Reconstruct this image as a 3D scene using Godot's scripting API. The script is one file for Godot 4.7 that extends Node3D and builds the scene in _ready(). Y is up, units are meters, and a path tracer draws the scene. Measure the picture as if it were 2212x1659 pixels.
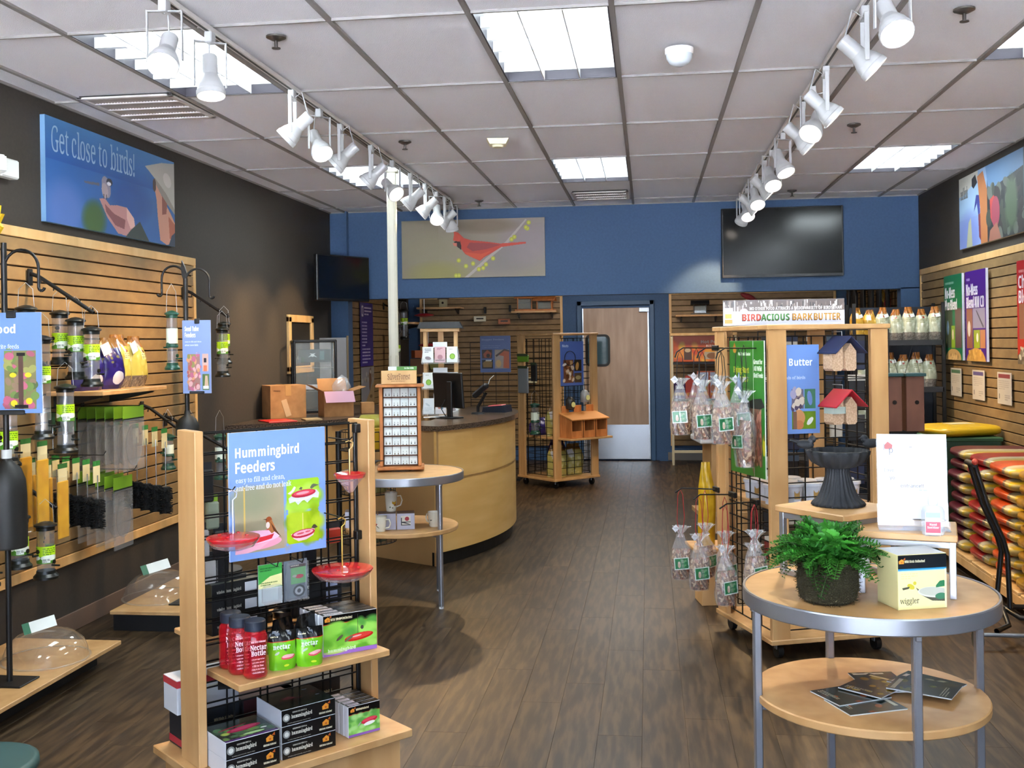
extends Node3D
# A shop interior, built thing by thing. Units are metres, y is up, the room runs along -z from the camera.

class MB:
	var v := PackedVector3Array()
	var n := PackedVector3Array()
	var u := PackedVector2Array()
	var k := PackedColorArray()
	var ix := PackedInt32Array()
	var xf := Transform3D()
	var col := Color.WHITE
	func at(p: Vector3, turn := 0.0, tilt := 0.0, roll := 0.0) -> MB:
		xf = Transform3D(Basis.from_euler(Vector3(tilt, turn, roll)), p)
		return self
	func vert(p: Vector3, nn: Vector3, uv: Vector2) -> int:
		v.append(xf * p)
		n.append((xf.basis * nn).normalized())
		u.append(uv)
		k.append(col)
		return v.size() - 1
	func tri(a: int, b: int, c: int) -> void:
		ix.append(a); ix.append(c); ix.append(b)
	# a, b, c, d counter-clockwise seen from outside: bottom left, bottom right, top right, top left
	func quad(a: Vector3, b: Vector3, c: Vector3, d: Vector3) -> void:
		var nn := (b - a).cross(d - a)
		if nn.length_squared() < 1e-16: nn = (c - b).cross(d - b)
		nn = nn.normalized()
		var i := vert(a, nn, Vector2(0, 1))
		vert(b, nn, Vector2(1, 1)); vert(c, nn, Vector2(1, 0)); vert(d, nn, Vector2(0, 0))
		tri(i, i + 1, i + 2); tri(i, i + 2, i + 3)
	func quad_from(o: Vector3, a: Vector3, b: Vector3, c: Vector3, d: Vector3) -> void:
		if (b - a).cross(d - a).dot((a + c) * 0.5 - o) < 0: quad(b, a, d, c)
		else: quad(a, b, c, d)
	func box(s: Vector3, o := Vector3.ZERO, bev := 0.0) -> MB:
		var h := s * 0.5
		var e := minf(bev, minf(h.x, minf(h.y, h.z)) * 0.9)
		for ax in 3:
			var a1 := (ax + 1) % 3
			var a2 := (ax + 2) % 3
			for sg in [-1.0, 1.0]:
				var p := []
				for q in [[-1, -1], [1, -1], [1, 1], [-1, 1]]:
					var t := Vector3.ZERO
					t[ax] = sg * h[ax]; t[a1] = q[0] * (h[a1] - e); t[a2] = q[1] * (h[a2] - e)
					p.append(t + o)
				quad_from(o, p[0], p[1], p[2], p[3])
			if e > 0:
				for s1 in [-1.0, 1.0]:
					for s2 in [-1.0, 1.0]:
						var p := []
						for q in [[0, -1], [0, 1], [1, 1], [1, -1]]:
							var t := Vector3.ZERO
							t[ax] = q[1] * (h[ax] - e)
							t[a1] = s1 * (h[a1] - (e if q[0] else 0.0))
							t[a2] = s2 * (h[a2] - (0.0 if q[0] else e))
							p.append(t + o)
						quad_from(o, p[0], p[1], p[2], p[3])
		if e > 0:
			for sx in [-1.0, 1.0]:
				for sy in [-1.0, 1.0]:
					for sz in [-1.0, 1.0]:
						var c := Vector3(sx * h.x, sy * h.y, sz * h.z)
						var a := c - Vector3(0, sy * e, sz * e)
						var b := c - Vector3(sx * e, 0, sz * e)
						var d := c - Vector3(sx * e, sy * e, 0)
						var nn := Vector3(sx, sy, sz).normalized()
						var i := vert(a + o, nn, Vector2.ZERO)
						vert(b + o, nn, Vector2.ZERO); vert(d + o, nn, Vector2.ZERO)
						if (b - a).cross(d - a).dot(nn) > 0: tri(i, i + 1, i + 2)
						else: tri(i, i + 2, i + 1)
		return self
	func cyl(p0: Vector3, p1: Vector3, r0: float, r1 := -1.0, seg := 10, caps := true) -> MB:
		if r1 < 0: r1 = r0
		var d := (p1 - p0).normalized()
		var s := d.cross(Vector3.UP if absf(d.y) < 0.9 else Vector3.RIGHT).normalized()
		var t := s.cross(d)
		var slope := (r0 - r1) / maxf(p0.distance_to(p1), 1e-6)
		var i := v.size()
		for j in seg + 1:
			var a := TAU * j / seg
			var w := s * cos(a) + t * sin(a)
			vert(p0 + w * r0, w + d * slope, Vector2(float(j) / seg, 1))
			vert(p1 + w * r1, w + d * slope, Vector2(float(j) / seg, 0))
		for j in seg:
			tri(i + 2 * j, i + 2 * j + 1, i + 2 * j + 3); tri(i + 2 * j, i + 2 * j + 3, i + 2 * j + 2)
		if caps:
			for q in [[p0, r0, -1.0], [p1, r1, 1.0]]:
				if q[1] <= 0: continue
				var c0 := vert(q[0], d * q[2], Vector2(0.5, 0.5))
				for j in seg + 1:
					var a := TAU * j / seg
					vert(q[0] + (s * cos(a) + t * sin(a)) * q[1], d * q[2], Vector2(0.5 + 0.5 * cos(a), 0.5 + 0.5 * sin(a)))
				for j in seg:
					if q[2] > 0: tri(c0, c0 + 2 + j, c0 + 1 + j)
					else: tri(c0, c0 + 1 + j, c0 + 2 + j)
		return self
	func tube(pts: Array, r: float, seg := 6) -> MB:
		var s := Vector3.ZERO
		var base := v.size()
		for j in pts.size():
			var d: Vector3 = (pts[mini(j + 1, pts.size() - 1)] - pts[maxi(j - 1, 0)]).normalized()
			if s == Vector3.ZERO: s = d.cross(Vector3.UP if absf(d.y) < 0.9 else Vector3.RIGHT).normalized()
			s = (s - d * s.dot(d)).normalized()
			var t := s.cross(d)
			for m in seg + 1:
				var a := TAU * m / seg
				var w := s * cos(a) + t * sin(a)
				vert(pts[j] + w * r, w, Vector2(float(m) / seg, j))
		for j in pts.size() - 1:
			for m in seg:
				var a := base + j * (seg + 1) + m
				tri(a, a + seg + 1, a + seg + 2); tri(a, a + seg + 2, a + 1)
		return self
	# profile of (radius, height) turned about y; flute bends the radius
	func lathe(prof: Array, seg := 20, sm := true, flutes := 0, amp := 0.0, sx := 1.0, sz := 1.0) -> MB:
		var rows := prof.size()
		var base := v.size()
		if sm:
			for j in rows:
				var a: Vector2 = prof[maxi(j - 1, 0)]
				var b: Vector2 = prof[mini(j + 1, rows - 1)]
				ring(prof[j], Vector2(b.y - a.y, a.x - b.x), seg, flutes, amp, sx, sz, float(j) / (rows - 1))
			for j in rows - 1: band(base + j * (seg + 1), base + (j + 1) * (seg + 1), seg)
		else:
			for j in rows - 1:
				var a: Vector2 = prof[j]
				var b: Vector2 = prof[j + 1]
				var i := v.size()
				var nn := Vector2(b.y - a.y, a.x - b.x)
				ring(a, nn, seg, flutes, amp, sx, sz, 0.0); ring(b, nn, seg, flutes, amp, sx, sz, 1.0)
				band(i, i + seg + 1, seg)
		return self
	func ring(p: Vector2, nn: Vector2, seg: int, flutes: int, amp: float, sx: float, sz: float, tv: float) -> void:
		nn = nn.normalized()
		for m in seg + 1:
			var a := TAU * m / seg
			var r := p.x * (1.0 + amp * cos(flutes * a)) if flutes else p.x
			var w := Vector3(cos(a) * nn.x / sx, nn.y, sin(a) * nn.x / sz)
			if flutes: w += Vector3(-sin(a), 0, cos(a)) * amp * flutes * sin(flutes * a) * 0.9
			vert(Vector3(cos(a) * r * sx, p.y, sin(a) * r * sz), w, Vector2(1.0 - float(m) / seg, 1.0 - tv))
	func band(i: int, j: int, seg: int) -> void:
		for m in seg:
			tri(i + m, j + m, j + m + 1); tri(i + m, j + m + 1, i + m + 1)
	func ball(o: Vector3, r: Vector3, seg := 10, rows := 6) -> MB:
		var keep := xf
		xf = xf * Transform3D(Basis(), o)
		var pr := []
		for j in rows + 1:
			var a := PI * j / rows - PI / 2
			pr.append(Vector2(maxf(cos(a), 0.0) * r.x, sin(a) * r.y))
		lathe(pr, seg, true, 0, 0.0, 1.0, r.z / r.x)
		xf = keep
		return self
	# polygon in xy pushed from z0 to z1
	func prism(poly: Array, z0: float, z1: float) -> MB:
		var pp := PackedVector2Array(poly)
		if Geometry2D.is_polygon_clockwise(pp): pp.reverse()
		var lo := pp[0]
		var hi := pp[0]
		for p in pp:
			lo = lo.min(p); hi = hi.max(p)
		var ids := Geometry2D.triangulate_polygon(pp)
		for side in [[z1, 1.0], [z0, -1.0]]:
			var i := v.size()
			for p in pp:
				var uv := (p - lo) / (hi - lo)
				vert(Vector3(p.x, p.y, side[0]), Vector3(0, 0, side[1]), Vector2(uv.x, 1.0 - uv.y))
			for t in range(0, ids.size(), 3):
				var a := ids[t]
				var b := ids[t + 1]
				var c := ids[t + 2]
				var ccw := (pp[b] - pp[a]).cross(pp[c] - pp[a]) > 0
				if ccw == (side[1] > 0): tri(i + a, i + b, i + c)
				else: tri(i + a, i + c, i + b)
		for j in pp.size():
			var a := pp[j]
			var b := pp[(j + 1) % pp.size()]
			quad(Vector3(a.x, a.y, z1), Vector3(a.x, a.y, z0), Vector3(b.x, b.y, z0), Vector3(b.x, b.y, z1))
		return self
	# upright sheet in xy facing +z
	func panel(w: float, h: float, o := Vector3.ZERO) -> MB:
		quad(o + Vector3(-w / 2, -h / 2, 0), o + Vector3(w / 2, -h / 2, 0), o + Vector3(w / 2, h / 2, 0), o + Vector3(-w / 2, h / 2, 0))
		return self
	# a filled soft bag standing on y = 0: w wide, h tall, d deep, gathered at the top by pinch
	func bag(w: float, h: float, d: float, pinch := 0.2, wave := 0.0, seed := 0, nx := 8, ny := 10, flat_bottom := 0.6) -> MB:
		var rng := RandomNumberGenerator.new()
		rng.seed = seed + 11
		var ph := rng.randf() * 6.0
		for side in [1.0, -1.0]:
			var i := v.size()
			for j in ny + 1:
				var t := float(j) / ny
				for q in nx + 1:
					var s := 2.0 * q / nx - 1.0
					var prof := pow(maxf(0.0, 1.0 - pow(absf(s), 2.6)), 0.55)
					var th := lerpf(flat_bottom, 1.0, smoothstep(0.0, 0.25, t)) * (1.0 - smoothstep(0.55, 1.0, t) * 0.95)
					var ww := w * (1.0 - pinch * smoothstep(0.6, 1.0, t)) * lerpf(0.93, 1.0, smoothstep(0.0, 0.15, t))
					var z: float = side * d * 0.5 * prof * th
					z += wave * sin(s * 7.0 + t * 9.0 + ph + side) * prof
					var p := Vector3(s * ww * 0.5 + wave * 0.6 * sin(t * 8.0 + ph), h * t, z)
					if absf(s) > 0.99: p.z = 0
					vert(p, Vector3(s * 0.8, -0.2 + 0.4 * t, side), Vector2((s * side + 1) * 0.5, 1.0 - t))
			for j in ny:
				for q in nx:
					var a := i + j * (nx + 1) + q
					if side > 0: tri(a, a + 1, a + nx + 2); tri(a, a + nx + 2, a + nx + 1)
					else: tri(a, a + nx + 2, a + 1); tri(a, a + nx + 1, a + nx + 2)
			smooth_grid(i, nx, ny, side)
		return self
	func smooth_grid(i: int, nx: int, ny: int, side: float) -> void:
		for j in ny + 1:
			for q in nx + 1:
				var a := v[i + j * (nx + 1) + maxi(q - 1, 0)]
				var b := v[i + j * (nx + 1) + mini(q + 1, nx)]
				var c := v[i + maxi(j - 1, 0) * (nx + 1) + q]
				var d := v[i + mini(j + 1, ny) * (nx + 1) + q]
				var nn := (b - a).cross(d - c) * side
				if nn.length_squared() > 1e-14: n[i + j * (nx + 1) + q] = nn.normalized()
	# wires: w by h, cells sx by sy, centred at o, in the xy plane
	func wires(w: float, h: float, sx: float, sy: float, r := 0.003, o := Vector3.ZERO) -> MB:
		var cx := int(round(w / sx))
		var cy := int(round(h / sy))
		for j in cx + 1: box(Vector3(r * 2, h, r * 2), o + Vector3(-w / 2 + w * j / cx, 0, 0))
		for j in cy + 1: box(Vector3(w, r * 2, r * 2), o + Vector3(0, -h / 2 + h * j / cy, r * 1.6))
		return self
	func done() -> ArrayMesh:
		var a := []
		a.resize(Mesh.ARRAY_MAX)
		a[Mesh.ARRAY_VERTEX] = v
		a[Mesh.ARRAY_NORMAL] = n
		a[Mesh.ARRAY_TEX_UV] = u
		a[Mesh.ARRAY_COLOR] = k
		a[Mesh.ARRAY_INDEX] = ix
		var m := ArrayMesh.new()
		m.add_surface_from_arrays(Mesh.PRIMITIVE_TRIANGLES, a)
		return m

# a picture printed on something: coordinates run 0 to 100 on both sides, y down
class Pic:
	var im: Image
	var W: float
	var H: float
	func _init(w: int, h: int, bg: String) -> void:
		im = Image.create(w, h, false, Image.FORMAT_RGB8)
		im.fill(Color(bg))
		W = w / 100.0
		H = h / 100.0
	func r(x: float, y: float, w: float, h: float, c: String) -> Pic:
		im.fill_rect(Rect2i(int(x * W), int(y * H), maxi(1, int(round(w * W))), maxi(1, int(round(h * H)))), Color(c))
		return self
	func e(cx: float, cy: float, rx: float, ry: float, c: String, deg := 0.0, soft := 0.0) -> Pic:
		var co := Color(c)
		var ca := cos(deg_to_rad(deg))
		var sa := sin(deg_to_rad(deg))
		var px := cx * W
		var py := cy * H
		var ax := rx * W
		var ay := ry * W
		var m := maxf(ax, ay) + 1
		for y in range(maxi(0, int(py - m)), mini(im.get_height(), int(py + m) + 1)):
			for x in range(maxi(0, int(px - m)), mini(im.get_width(), int(px + m) + 1)):
				var dx := x - px
				var dy := y - py
				var q := pow((dx * ca + dy * sa) / ax, 2) + pow((-dx * sa + dy * ca) / ay, 2)
				if q <= 1.0:
					if soft > 0: im.set_pixel(x, y, im.get_pixel(x, y).lerp(co, clampf((1.0 - q) / soft, 0, 1)))
					else: im.set_pixel(x, y, co)
		return self
	func p(pts: Array, c: String) -> Pic:
		var co := Color(c)
		var y0 := 1e9
		var y1 := -1e9
		for q in range(0, pts.size(), 2):
			y0 = minf(y0, pts[q + 1] * H); y1 = maxf(y1, pts[q + 1] * H)
		for y in range(maxi(0, int(y0)), mini(im.get_height(), int(y1) + 1)):
			var xs := []
			var m := pts.size() / 2
			for j in m:
				var ay: float = pts[2 * j + 1] * H
				var by: float = pts[2 * ((j + 1) % m) + 1] * H
				var yy := y + 0.5
				if (ay <= yy) != (by <= yy):
					xs.append(lerpf(pts[2 * j] * W, pts[2 * ((j + 1) % m)] * W, (yy - ay) / (by - ay)))
			xs.sort()
			for j in range(0, xs.size() - 1, 2):
				im.fill_rect(Rect2i(int(xs[j]), y, maxi(1, int(xs[j + 1]) - int(xs[j])), 1), co)
		return self
	# many small spots of the given colours inside a rectangle
	func spots(x: float, y: float, w: float, h: float, cols: Array, count: int, r0: float, r1: float, sd := 1, soft := 0.0) -> Pic:
		var g := RandomNumberGenerator.new()
		g.seed = sd
		for j in count:
			e(x + g.randf() * w, y + g.randf() * h, g.randf_range(r0, r1), g.randf_range(r0, r1), cols[g.randi() % cols.size()], g.randf() * 180, soft)
		return self
	# rows of tiny marks that read as small print
	func lines(x: float, y: float, w: float, rows: int, dy: float, c: String, sd := 3) -> Pic:
		var g := RandomNumberGenerator.new()
		g.seed = sd
		for j in rows:
			var xx := x
			var end := x + w * (1.0 if j < rows - 1 else 0.6)
			while xx < end:
				var l := g.randf_range(2.0, 7.0)
				r(xx, y + j * dy, minf(l, end - xx), dy * 0.45, c)
				xx += l + 1.5
		return self

var used := {}
var MT := {}
var fonts := []
var texts := {}
var group_of := {}

func M(c: String, rough := 0.6, metal := 0.0, alpha := 1.0) -> StandardMaterial3D:
	var key := "%s|%s|%s|%s" % [c, rough, metal, alpha]
	if not MT.has(key):
		var m := StandardMaterial3D.new()
		m.albedo_color = Color(c)
		m.roughness = rough
		m.metallic = metal
		if alpha < 1.0:
			m.albedo_color.a = alpha
			m.transparency = BaseMaterial3D.TRANSPARENCY_ALPHA
		MT[key] = m
	return MT[key]

func glow(c: String, power: float, base := "ffffff") -> StandardMaterial3D:
	var m := StandardMaterial3D.new()
	m.albedo_color = Color(base)
	m.emission_enabled = true
	m.emission = Color(c)
	m.emission_energy_multiplier = power
	return m

func PM(p: Pic, rough := 0.5) -> StandardMaterial3D:
	var m := StandardMaterial3D.new()
	m.albedo_texture = ImageTexture.create_from_image(p.im)
	m.roughness = rough
	m.texture_repeat = false
	return m

# a grained or mottled material laid on by position; sc stretches the grain along each axis
func grain(c0: String, c1: String, freq: float, sc: Vector3, rough := 0.5, world := false, octaves := 4, size := 256, sd := 1, relief := 0.0, spread := 0.4) -> StandardMaterial3D:
	var nz := FastNoiseLite.new()
	nz.seed = sd
	nz.frequency = freq
	nz.fractal_octaves = octaves
	var t := NoiseTexture2D.new()
	t.width = size
	t.height = size
	t.seamless = true
	t.noise = nz
	var gr := Gradient.new()
	gr.offsets = PackedFloat32Array([0.5 - spread, 0.5 + spread])
	gr.colors = PackedColorArray([Color(c0), Color(c1)])
	t.color_ramp = gr
	var m := StandardMaterial3D.new()
	m.albedo_texture = t
	m.roughness = rough
	m.uv1_triplanar = true
	m.uv1_world_triplanar = world
	m.uv1_scale = sc
	if relief > 0.0:
		var tn := NoiseTexture2D.new()
		tn.width = size
		tn.height = size
		tn.seamless = true
		tn.noise = nz
		tn.as_normal_map = true
		tn.bump_strength = relief
		m.normal_enabled = true
		m.normal_texture = tn
	return m

func numbered(nm: String) -> String:
	used[nm] = used.get(nm, -1) + 1
	return nm if used[nm] == 0 else "%s_%03d" % [nm, used[nm]]

func tag(o: Node, label: String, cat: String, group := "", kind := "") -> Node:
	if label: o.set_meta("label", label)
	if cat: o.set_meta("category", cat)
	if group: o.set_meta("group", group)
	if kind: o.set_meta("kind", kind)
	return o

func thing(nm: String, label: String, cat: String, at := Vector3.ZERO, deg := 0.0, group := "") -> Node3D:
	var o := Node3D.new()
	o.name = numbered(nm)
	add_child(o)
	o.position = at
	o.rotation.y = deg_to_rad(deg)
	tag(o, label, cat, group)
	return o

func part(parent: Node, nm: String, mb: MB, m: Material, label := "") -> MeshInstance3D:
	return put(parent, nm, mb.done(), m, label)

func put(parent: Node, nm: String, mesh: Mesh, m: Material, label := "") -> MeshInstance3D:
	var o := MeshInstance3D.new()
	o.mesh = mesh
	o.material_override = m
	if parent == self:
		o.name = numbered(nm)
		add_child(o)
	else:
		o.name = nm
		parent.add_child(o, true)
	if label: o.set_meta("label", label)
	return o

func solo(nm: String, mb: MB, m: Material, label: String, cat: String, at := Vector3.ZERO, deg := 0.0, group := "") -> MeshInstance3D:
	var o := put(self, nm, mb.done(), m)
	o.position = at
	o.rotation.y = deg_to_rad(deg)
	tag(o, label, cat, group)
	return o

func struct(nm: String, mb: MB, m: Material) -> MeshInstance3D:
	var o := put(self, nm, mb.done(), m)
	o.set_meta("kind", "structure")
	return o

func dup(o: Node3D, label: String, at: Vector3, deg := 0.0, base := "") -> Node3D:
	var c: Node3D = o.duplicate()
	c.name = numbered(base if base else str(o.name))
	add_child(c)
	c.position = at
	c.rotation = Vector3(o.rotation.x, deg_to_rad(deg), o.rotation.z)
	c.set_meta("label", label)
	return c

func b() -> MB:
	return MB.new()

func bx(s: Vector3, o := Vector3.ZERO, bev := 0.003) -> MB:
	return MB.new().box(s, o, bev)

# lettering as thin raised type; w is the width it fills, h its height if given
func txt(parent: Node, s: String, w: float, o: Vector3, c: String, font := 1, h := 0.0, turn := 0.0, tilt := 0.0, left := false) -> MeshInstance3D:
	if fonts.is_empty():
		for q in [["Droid Sans", 400], ["Droid Sans", 700], ["Droid Serif", 400], ["Droid Serif", 700]]:
			var f := SystemFont.new()
			f.font_names = PackedStringArray([q[0]])
			f.font_weight = q[1]
			fonts.append(f)
	var key := "%s|%d" % [s, font]
	if not texts.has(key):
		var t := TextMesh.new()
		t.text = s
		t.font = fonts[font]
		t.font_size = 24
		t.pixel_size = 0.01
		t.depth = 0.004
		t.curve_step = 3.0
		texts[key] = t
	var tm: TextMesh = texts[key]
	var bb := tm.get_aabb()
	var o2 := MeshInstance3D.new()
	o2.mesh = tm
	o2.material_override = M(c, 0.5)
	o2.name = "lettering"
	parent.add_child(o2, true)
	var sx := w / maxf(bb.size.x, 0.001)
	var sy := h / maxf(bb.size.y, 0.001) if h > 0 else sx
	o2.transform = Transform3D(Basis.from_euler(Vector3(tilt, turn, 0)) * Basis.from_scale(Vector3(sx, sy, 0.2)), o)
	if left: o2.position += o2.transform.basis.x.normalized() * w * 0.5
	return o2

const ORD := ["first", "second", "third", "fourth", "fifth", "sixth", "seventh", "eighth", "ninth", "tenth", "eleventh", "twelfth"]
var maple: StandardMaterial3D
var maple_edge: StandardMaterial3D
var granite: StandardMaterial3D
var slat_wood: StandardMaterial3D
var card_board: StandardMaterial3D
var black_metal: StandardMaterial3D
var silver: StandardMaterial3D
var pine: StandardMaterial3D
var cedar: StandardMaterial3D

func _ready() -> void:
	# camera: level, turned 7.4 degrees to the left, the lens shifted down as in the cropped photograph
	var cam := Camera3D.new()
	cam.name = "camera"
	add_child(cam)
	cam.projection = Camera3D.PROJECTION_FRUSTUM
	cam.near = 0.05
	cam.far = 200.0
	cam.size = 1659.0 / 2275.0 * 0.05
	cam.frustum_offset = Vector2(0, -90.3 / 2275.0 * 0.05)
	cam.transform = Transform3D(Basis(Vector3.UP, 0.12852) * Basis(Vector3.BACK, -0.0143), Vector3(0, 1.65, 0))
	cam.current = true
	# sky seen through the shop front behind the camera
	var env := Environment.new()
	env.background_mode = Environment.BG_SKY
	var sm := ProceduralSkyMaterial.new()
	sm.sky_top_color = Color(0.62, 0.75, 0.95)
	sm.sky_horizon_color = Color(0.86, 0.91, 0.97)
	sm.ground_bottom_color = Color(0.45, 0.45, 0.44)
	sm.ground_horizon_color = Color(0.6, 0.62, 0.64)
	var sky := Sky.new()
	sky.sky_material = sm
	env.sky = sky
	env.background_energy_multiplier = 1.0
	env.tonemap_mode = Environment.TONE_MAPPER_LINEAR
	env.tonemap_exposure = 11.5
	env.sdfgi_enabled = true
	env.ssao_enabled = true
	env.ssil_enabled = true
	var we := WorldEnvironment.new()
	we.name = "environment"
	we.environment = env
	add_child(we)
	# sun high behind the building: it lights the pavement outside, which lights the ceiling through the shop front
	var sun := DirectionalLight3D.new()
	sun.name = "sun"
	sun.light_energy = 13.5
	sun.light_color = Color(0.95, 0.97, 1.0)
	sun.light_angular_distance = 0.5
	sun.shadow_enabled = true
	sun.sky_mode = DirectionalLight3D.SKY_MODE_LIGHT_ONLY
	add_child(sun)
	sun.basis = Basis.looking_at(Vector3(0.25, -0.85, 0.47).normalized(), Vector3.UP)
	materials()
	shell()
	floor_planks()
	ceiling_grid()
	track_lights()
	shop()

func materials() -> void:
	maple = grain("b88b57", "cba16c", 0.012, Vector3(2.2, 0.5, 2.2), 0.42, false, 3, 256, 4)
	maple_edge = grain("ba9162", "c9a272", 0.02, Vector3(2, 2, 2), 0.5, false, 3, 128, 5)
	granite = grain("1d1713", "7d6654", 0.06, Vector3(5, 5, 5), 0.25, false, 5, 256, 9)
	slat_wood = grain("7f643f", "90744b", 0.02, Vector3(1.2, 2.0, 1.2), 0.55, true, 4, 256, 7)
	card_board = grain("a06f42", "b5824f", 0.02, Vector3(3, 3, 3), 0.85, false, 3, 128, 12)
	pine = grain("c99d62", "e0ba80", 0.012, Vector3(3, 0.4, 3), 0.5, false, 3, 128, 14)
	cedar = grain("a4622f", "c98247", 0.02, Vector3(4, 1, 4), 0.6, false, 3, 128, 15)
	black_metal = M("131313", 0.45, 0.3)
	silver = M("a3a6ad", 0.32, 0.75)

func shell() -> void:
	var brown := grain("352e27", "3a332b", 0.08, Vector3(1.5, 1.5, 1.5), 0.75, true, 3, 256, 21)
	var blue := grain("345175", "39577c", 0.08, Vector3(1.5, 1.5, 1.5), 0.7, true, 3, 256, 22)
	struct("wall_left", b().box(Vector3(0.16, 3.4, 17.4), Vector3(-3.44, 1.6, -6.2)), brown)
	struct("wall_right", b().box(Vector3(0.16, 3.4, 17.4), Vector3(2.77, 1.6, -6.2)), brown)
	struct("wall_back", b().box(Vector3(6.4, 3.4, 0.16), Vector3(-0.33, 1.6, -14.68)), blue)
	struct("wall_soffit", b().box(Vector3(6.06, 1.1, 0.16), Vector3(-0.335, 2.68, -11.01)), blue)
	struct("wall_soffit_left", b().box(Vector3(0.19, 2.14, 0.16), Vector3(-3.265, 1.07, -11.01)), blue)
	struct("wall_soffit_right", b().box(Vector3(0.18, 2.14, 0.16), Vector3(2.6, 1.07, -11.01)), blue)
	# blue return at the left corner of the soffit
	struct("trim_1", b().box(Vector3(0.02, 0.93, 0.17), Vector3(-3.165, 2.6, -10.935)), blue)
	struct("ceiling_recess", b().box(Vector3(6.2, 0.1, 3.7), Vector3(-0.335, 2.8, -12.9)), M("b9b6b2", 0.9))
	struct("floor", b().box(Vector3(6.4, 0.1, 17.6), Vector3(-0.33, -0.062, -6.2)), M("3a2d1f", 0.7))
	struct("ground_outside", b().box(Vector3(60, 0.1, 40), Vector3(0, -0.2, 22.7)), M("a3a4a6", 0.9))
	var base := M("6a5547", 0.6)
	struct("baseboard_left", b().box(Vector3(0.012, 0.11, 13.4), Vector3(-3.354, 0.055, -4.2), 0.002), base)
	struct("baseboard_right", b().box(Vector3(0.012, 0.11, 13.4), Vector3(2.684, 0.055, -4.2), 0.002), base)
	struct("baseboard_back", b().box(Vector3(2.4, 0.11, 0.012), Vector3(1.45, 0.055, -14.594), 0.002), M("6f6a66", 0.6))
	# glazed shop front behind the camera
	var wf := struct("wall_front", b().box(Vector3(6.2, 0.55, 0.16), Vector3(-0.33, 2.98, 2.5)).box(Vector3(6.2, 0.35, 0.16), Vector3(-0.33, 0.1, 2.5)), brown)
	part(wf, "pier", b().box(Vector3(0.3, 3.2, 0.16), Vector3(-3.25, 1.6, 2.5)).box(Vector3(0.3, 3.2, 0.16), Vector3(2.6, 1.6, 2.5)), brown)
	var xs := [-3.1, -1.7, -0.33, 1.05, 2.45]
	for j in 4:
		var w: float = xs[j + 1] - xs[j]
		var cx: float = (xs[j] + xs[j + 1]) * 0.5
		var fr := b()
		for sx in [-1, 1]: fr.box(Vector3(0.05, 2.43, 0.1), Vector3(cx + sx * (w * 0.5 - 0.025), 1.49, 2.5), 0.004)
		for y in [0.3, 2.68]: fr.box(Vector3(w - 0.1, 0.05, 0.1), Vector3(cx, y, 2.5), 0.004)
		var win := struct("window_%d" % (j + 1), fr, M("8f9296", 0.4, 0.7))
		part(win, "pane", b().box(Vector3(w - 0.1, 2.33, 0.008), Vector3(cx, 1.49, 2.5)), M("eef6f6", 0.02, 0.0, 0.06))

func floor_planks() -> void:
	var f: Node3D = get_node("floor")
	var mats := []
	var tone := [["291d11", "4c3a25"], ["281c10", "493824"], ["2b1f12", "4f3e29"], ["291e13", "4b3b27"], ["271c10", "483722"], ["2c2013", "503f2a"]]
	for j in 6:
		var m := grain(tone[j][0], tone[j][1], 0.016, Vector3(2.6, 2.6, 0.3), 0.36, true, 6, 512, 31 + j, 0.0, 0.22)
		m.uv1_offset = Vector3(0.37 * j, 0, 0.21 * j)
		m.roughness = 0.42
		mats.append(m)
	var pw := 0.184
	var pl := 1.22
	var mesh := b().box(Vector3(pw - 0.0006, 0.012, pl - 0.0008), Vector3.ZERO, 0.0004).done()
	var g := RandomNumberGenerator.new()
	g.seed = 5
	var rest := b()
	var all := []
	for i in 34:
		var x := -3.36 + pw * (i + 0.5)
		if x > 2.76: break
		var off: float = [0.0, 0.5, 0.25, 0.75][i % 4] * pl + g.randf_range(-0.1, 0.1)
		var z := 2.9 - off
		while z > -15.0:
			all.append([Vector3(x, -0.006, z), g.randi() % 6])
			z -= pl
	all.sort_custom(func(p, q): return absf(p[0].z + 5.6) < absf(q[0].z + 5.6))
	for j in all.size():
		var p: Vector3 = all[j][0]
		if j < 300:
			var o := put(f, "plank", mesh, mats[all[j][1]])
			o.position = p
		else:
			rest.box(Vector3(pw - 0.0012, 0.012, pl - 0.0015), p)
	part(f, "planks_beyond", rest, mats[0]).set_meta("kind", "stuff")

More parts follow.
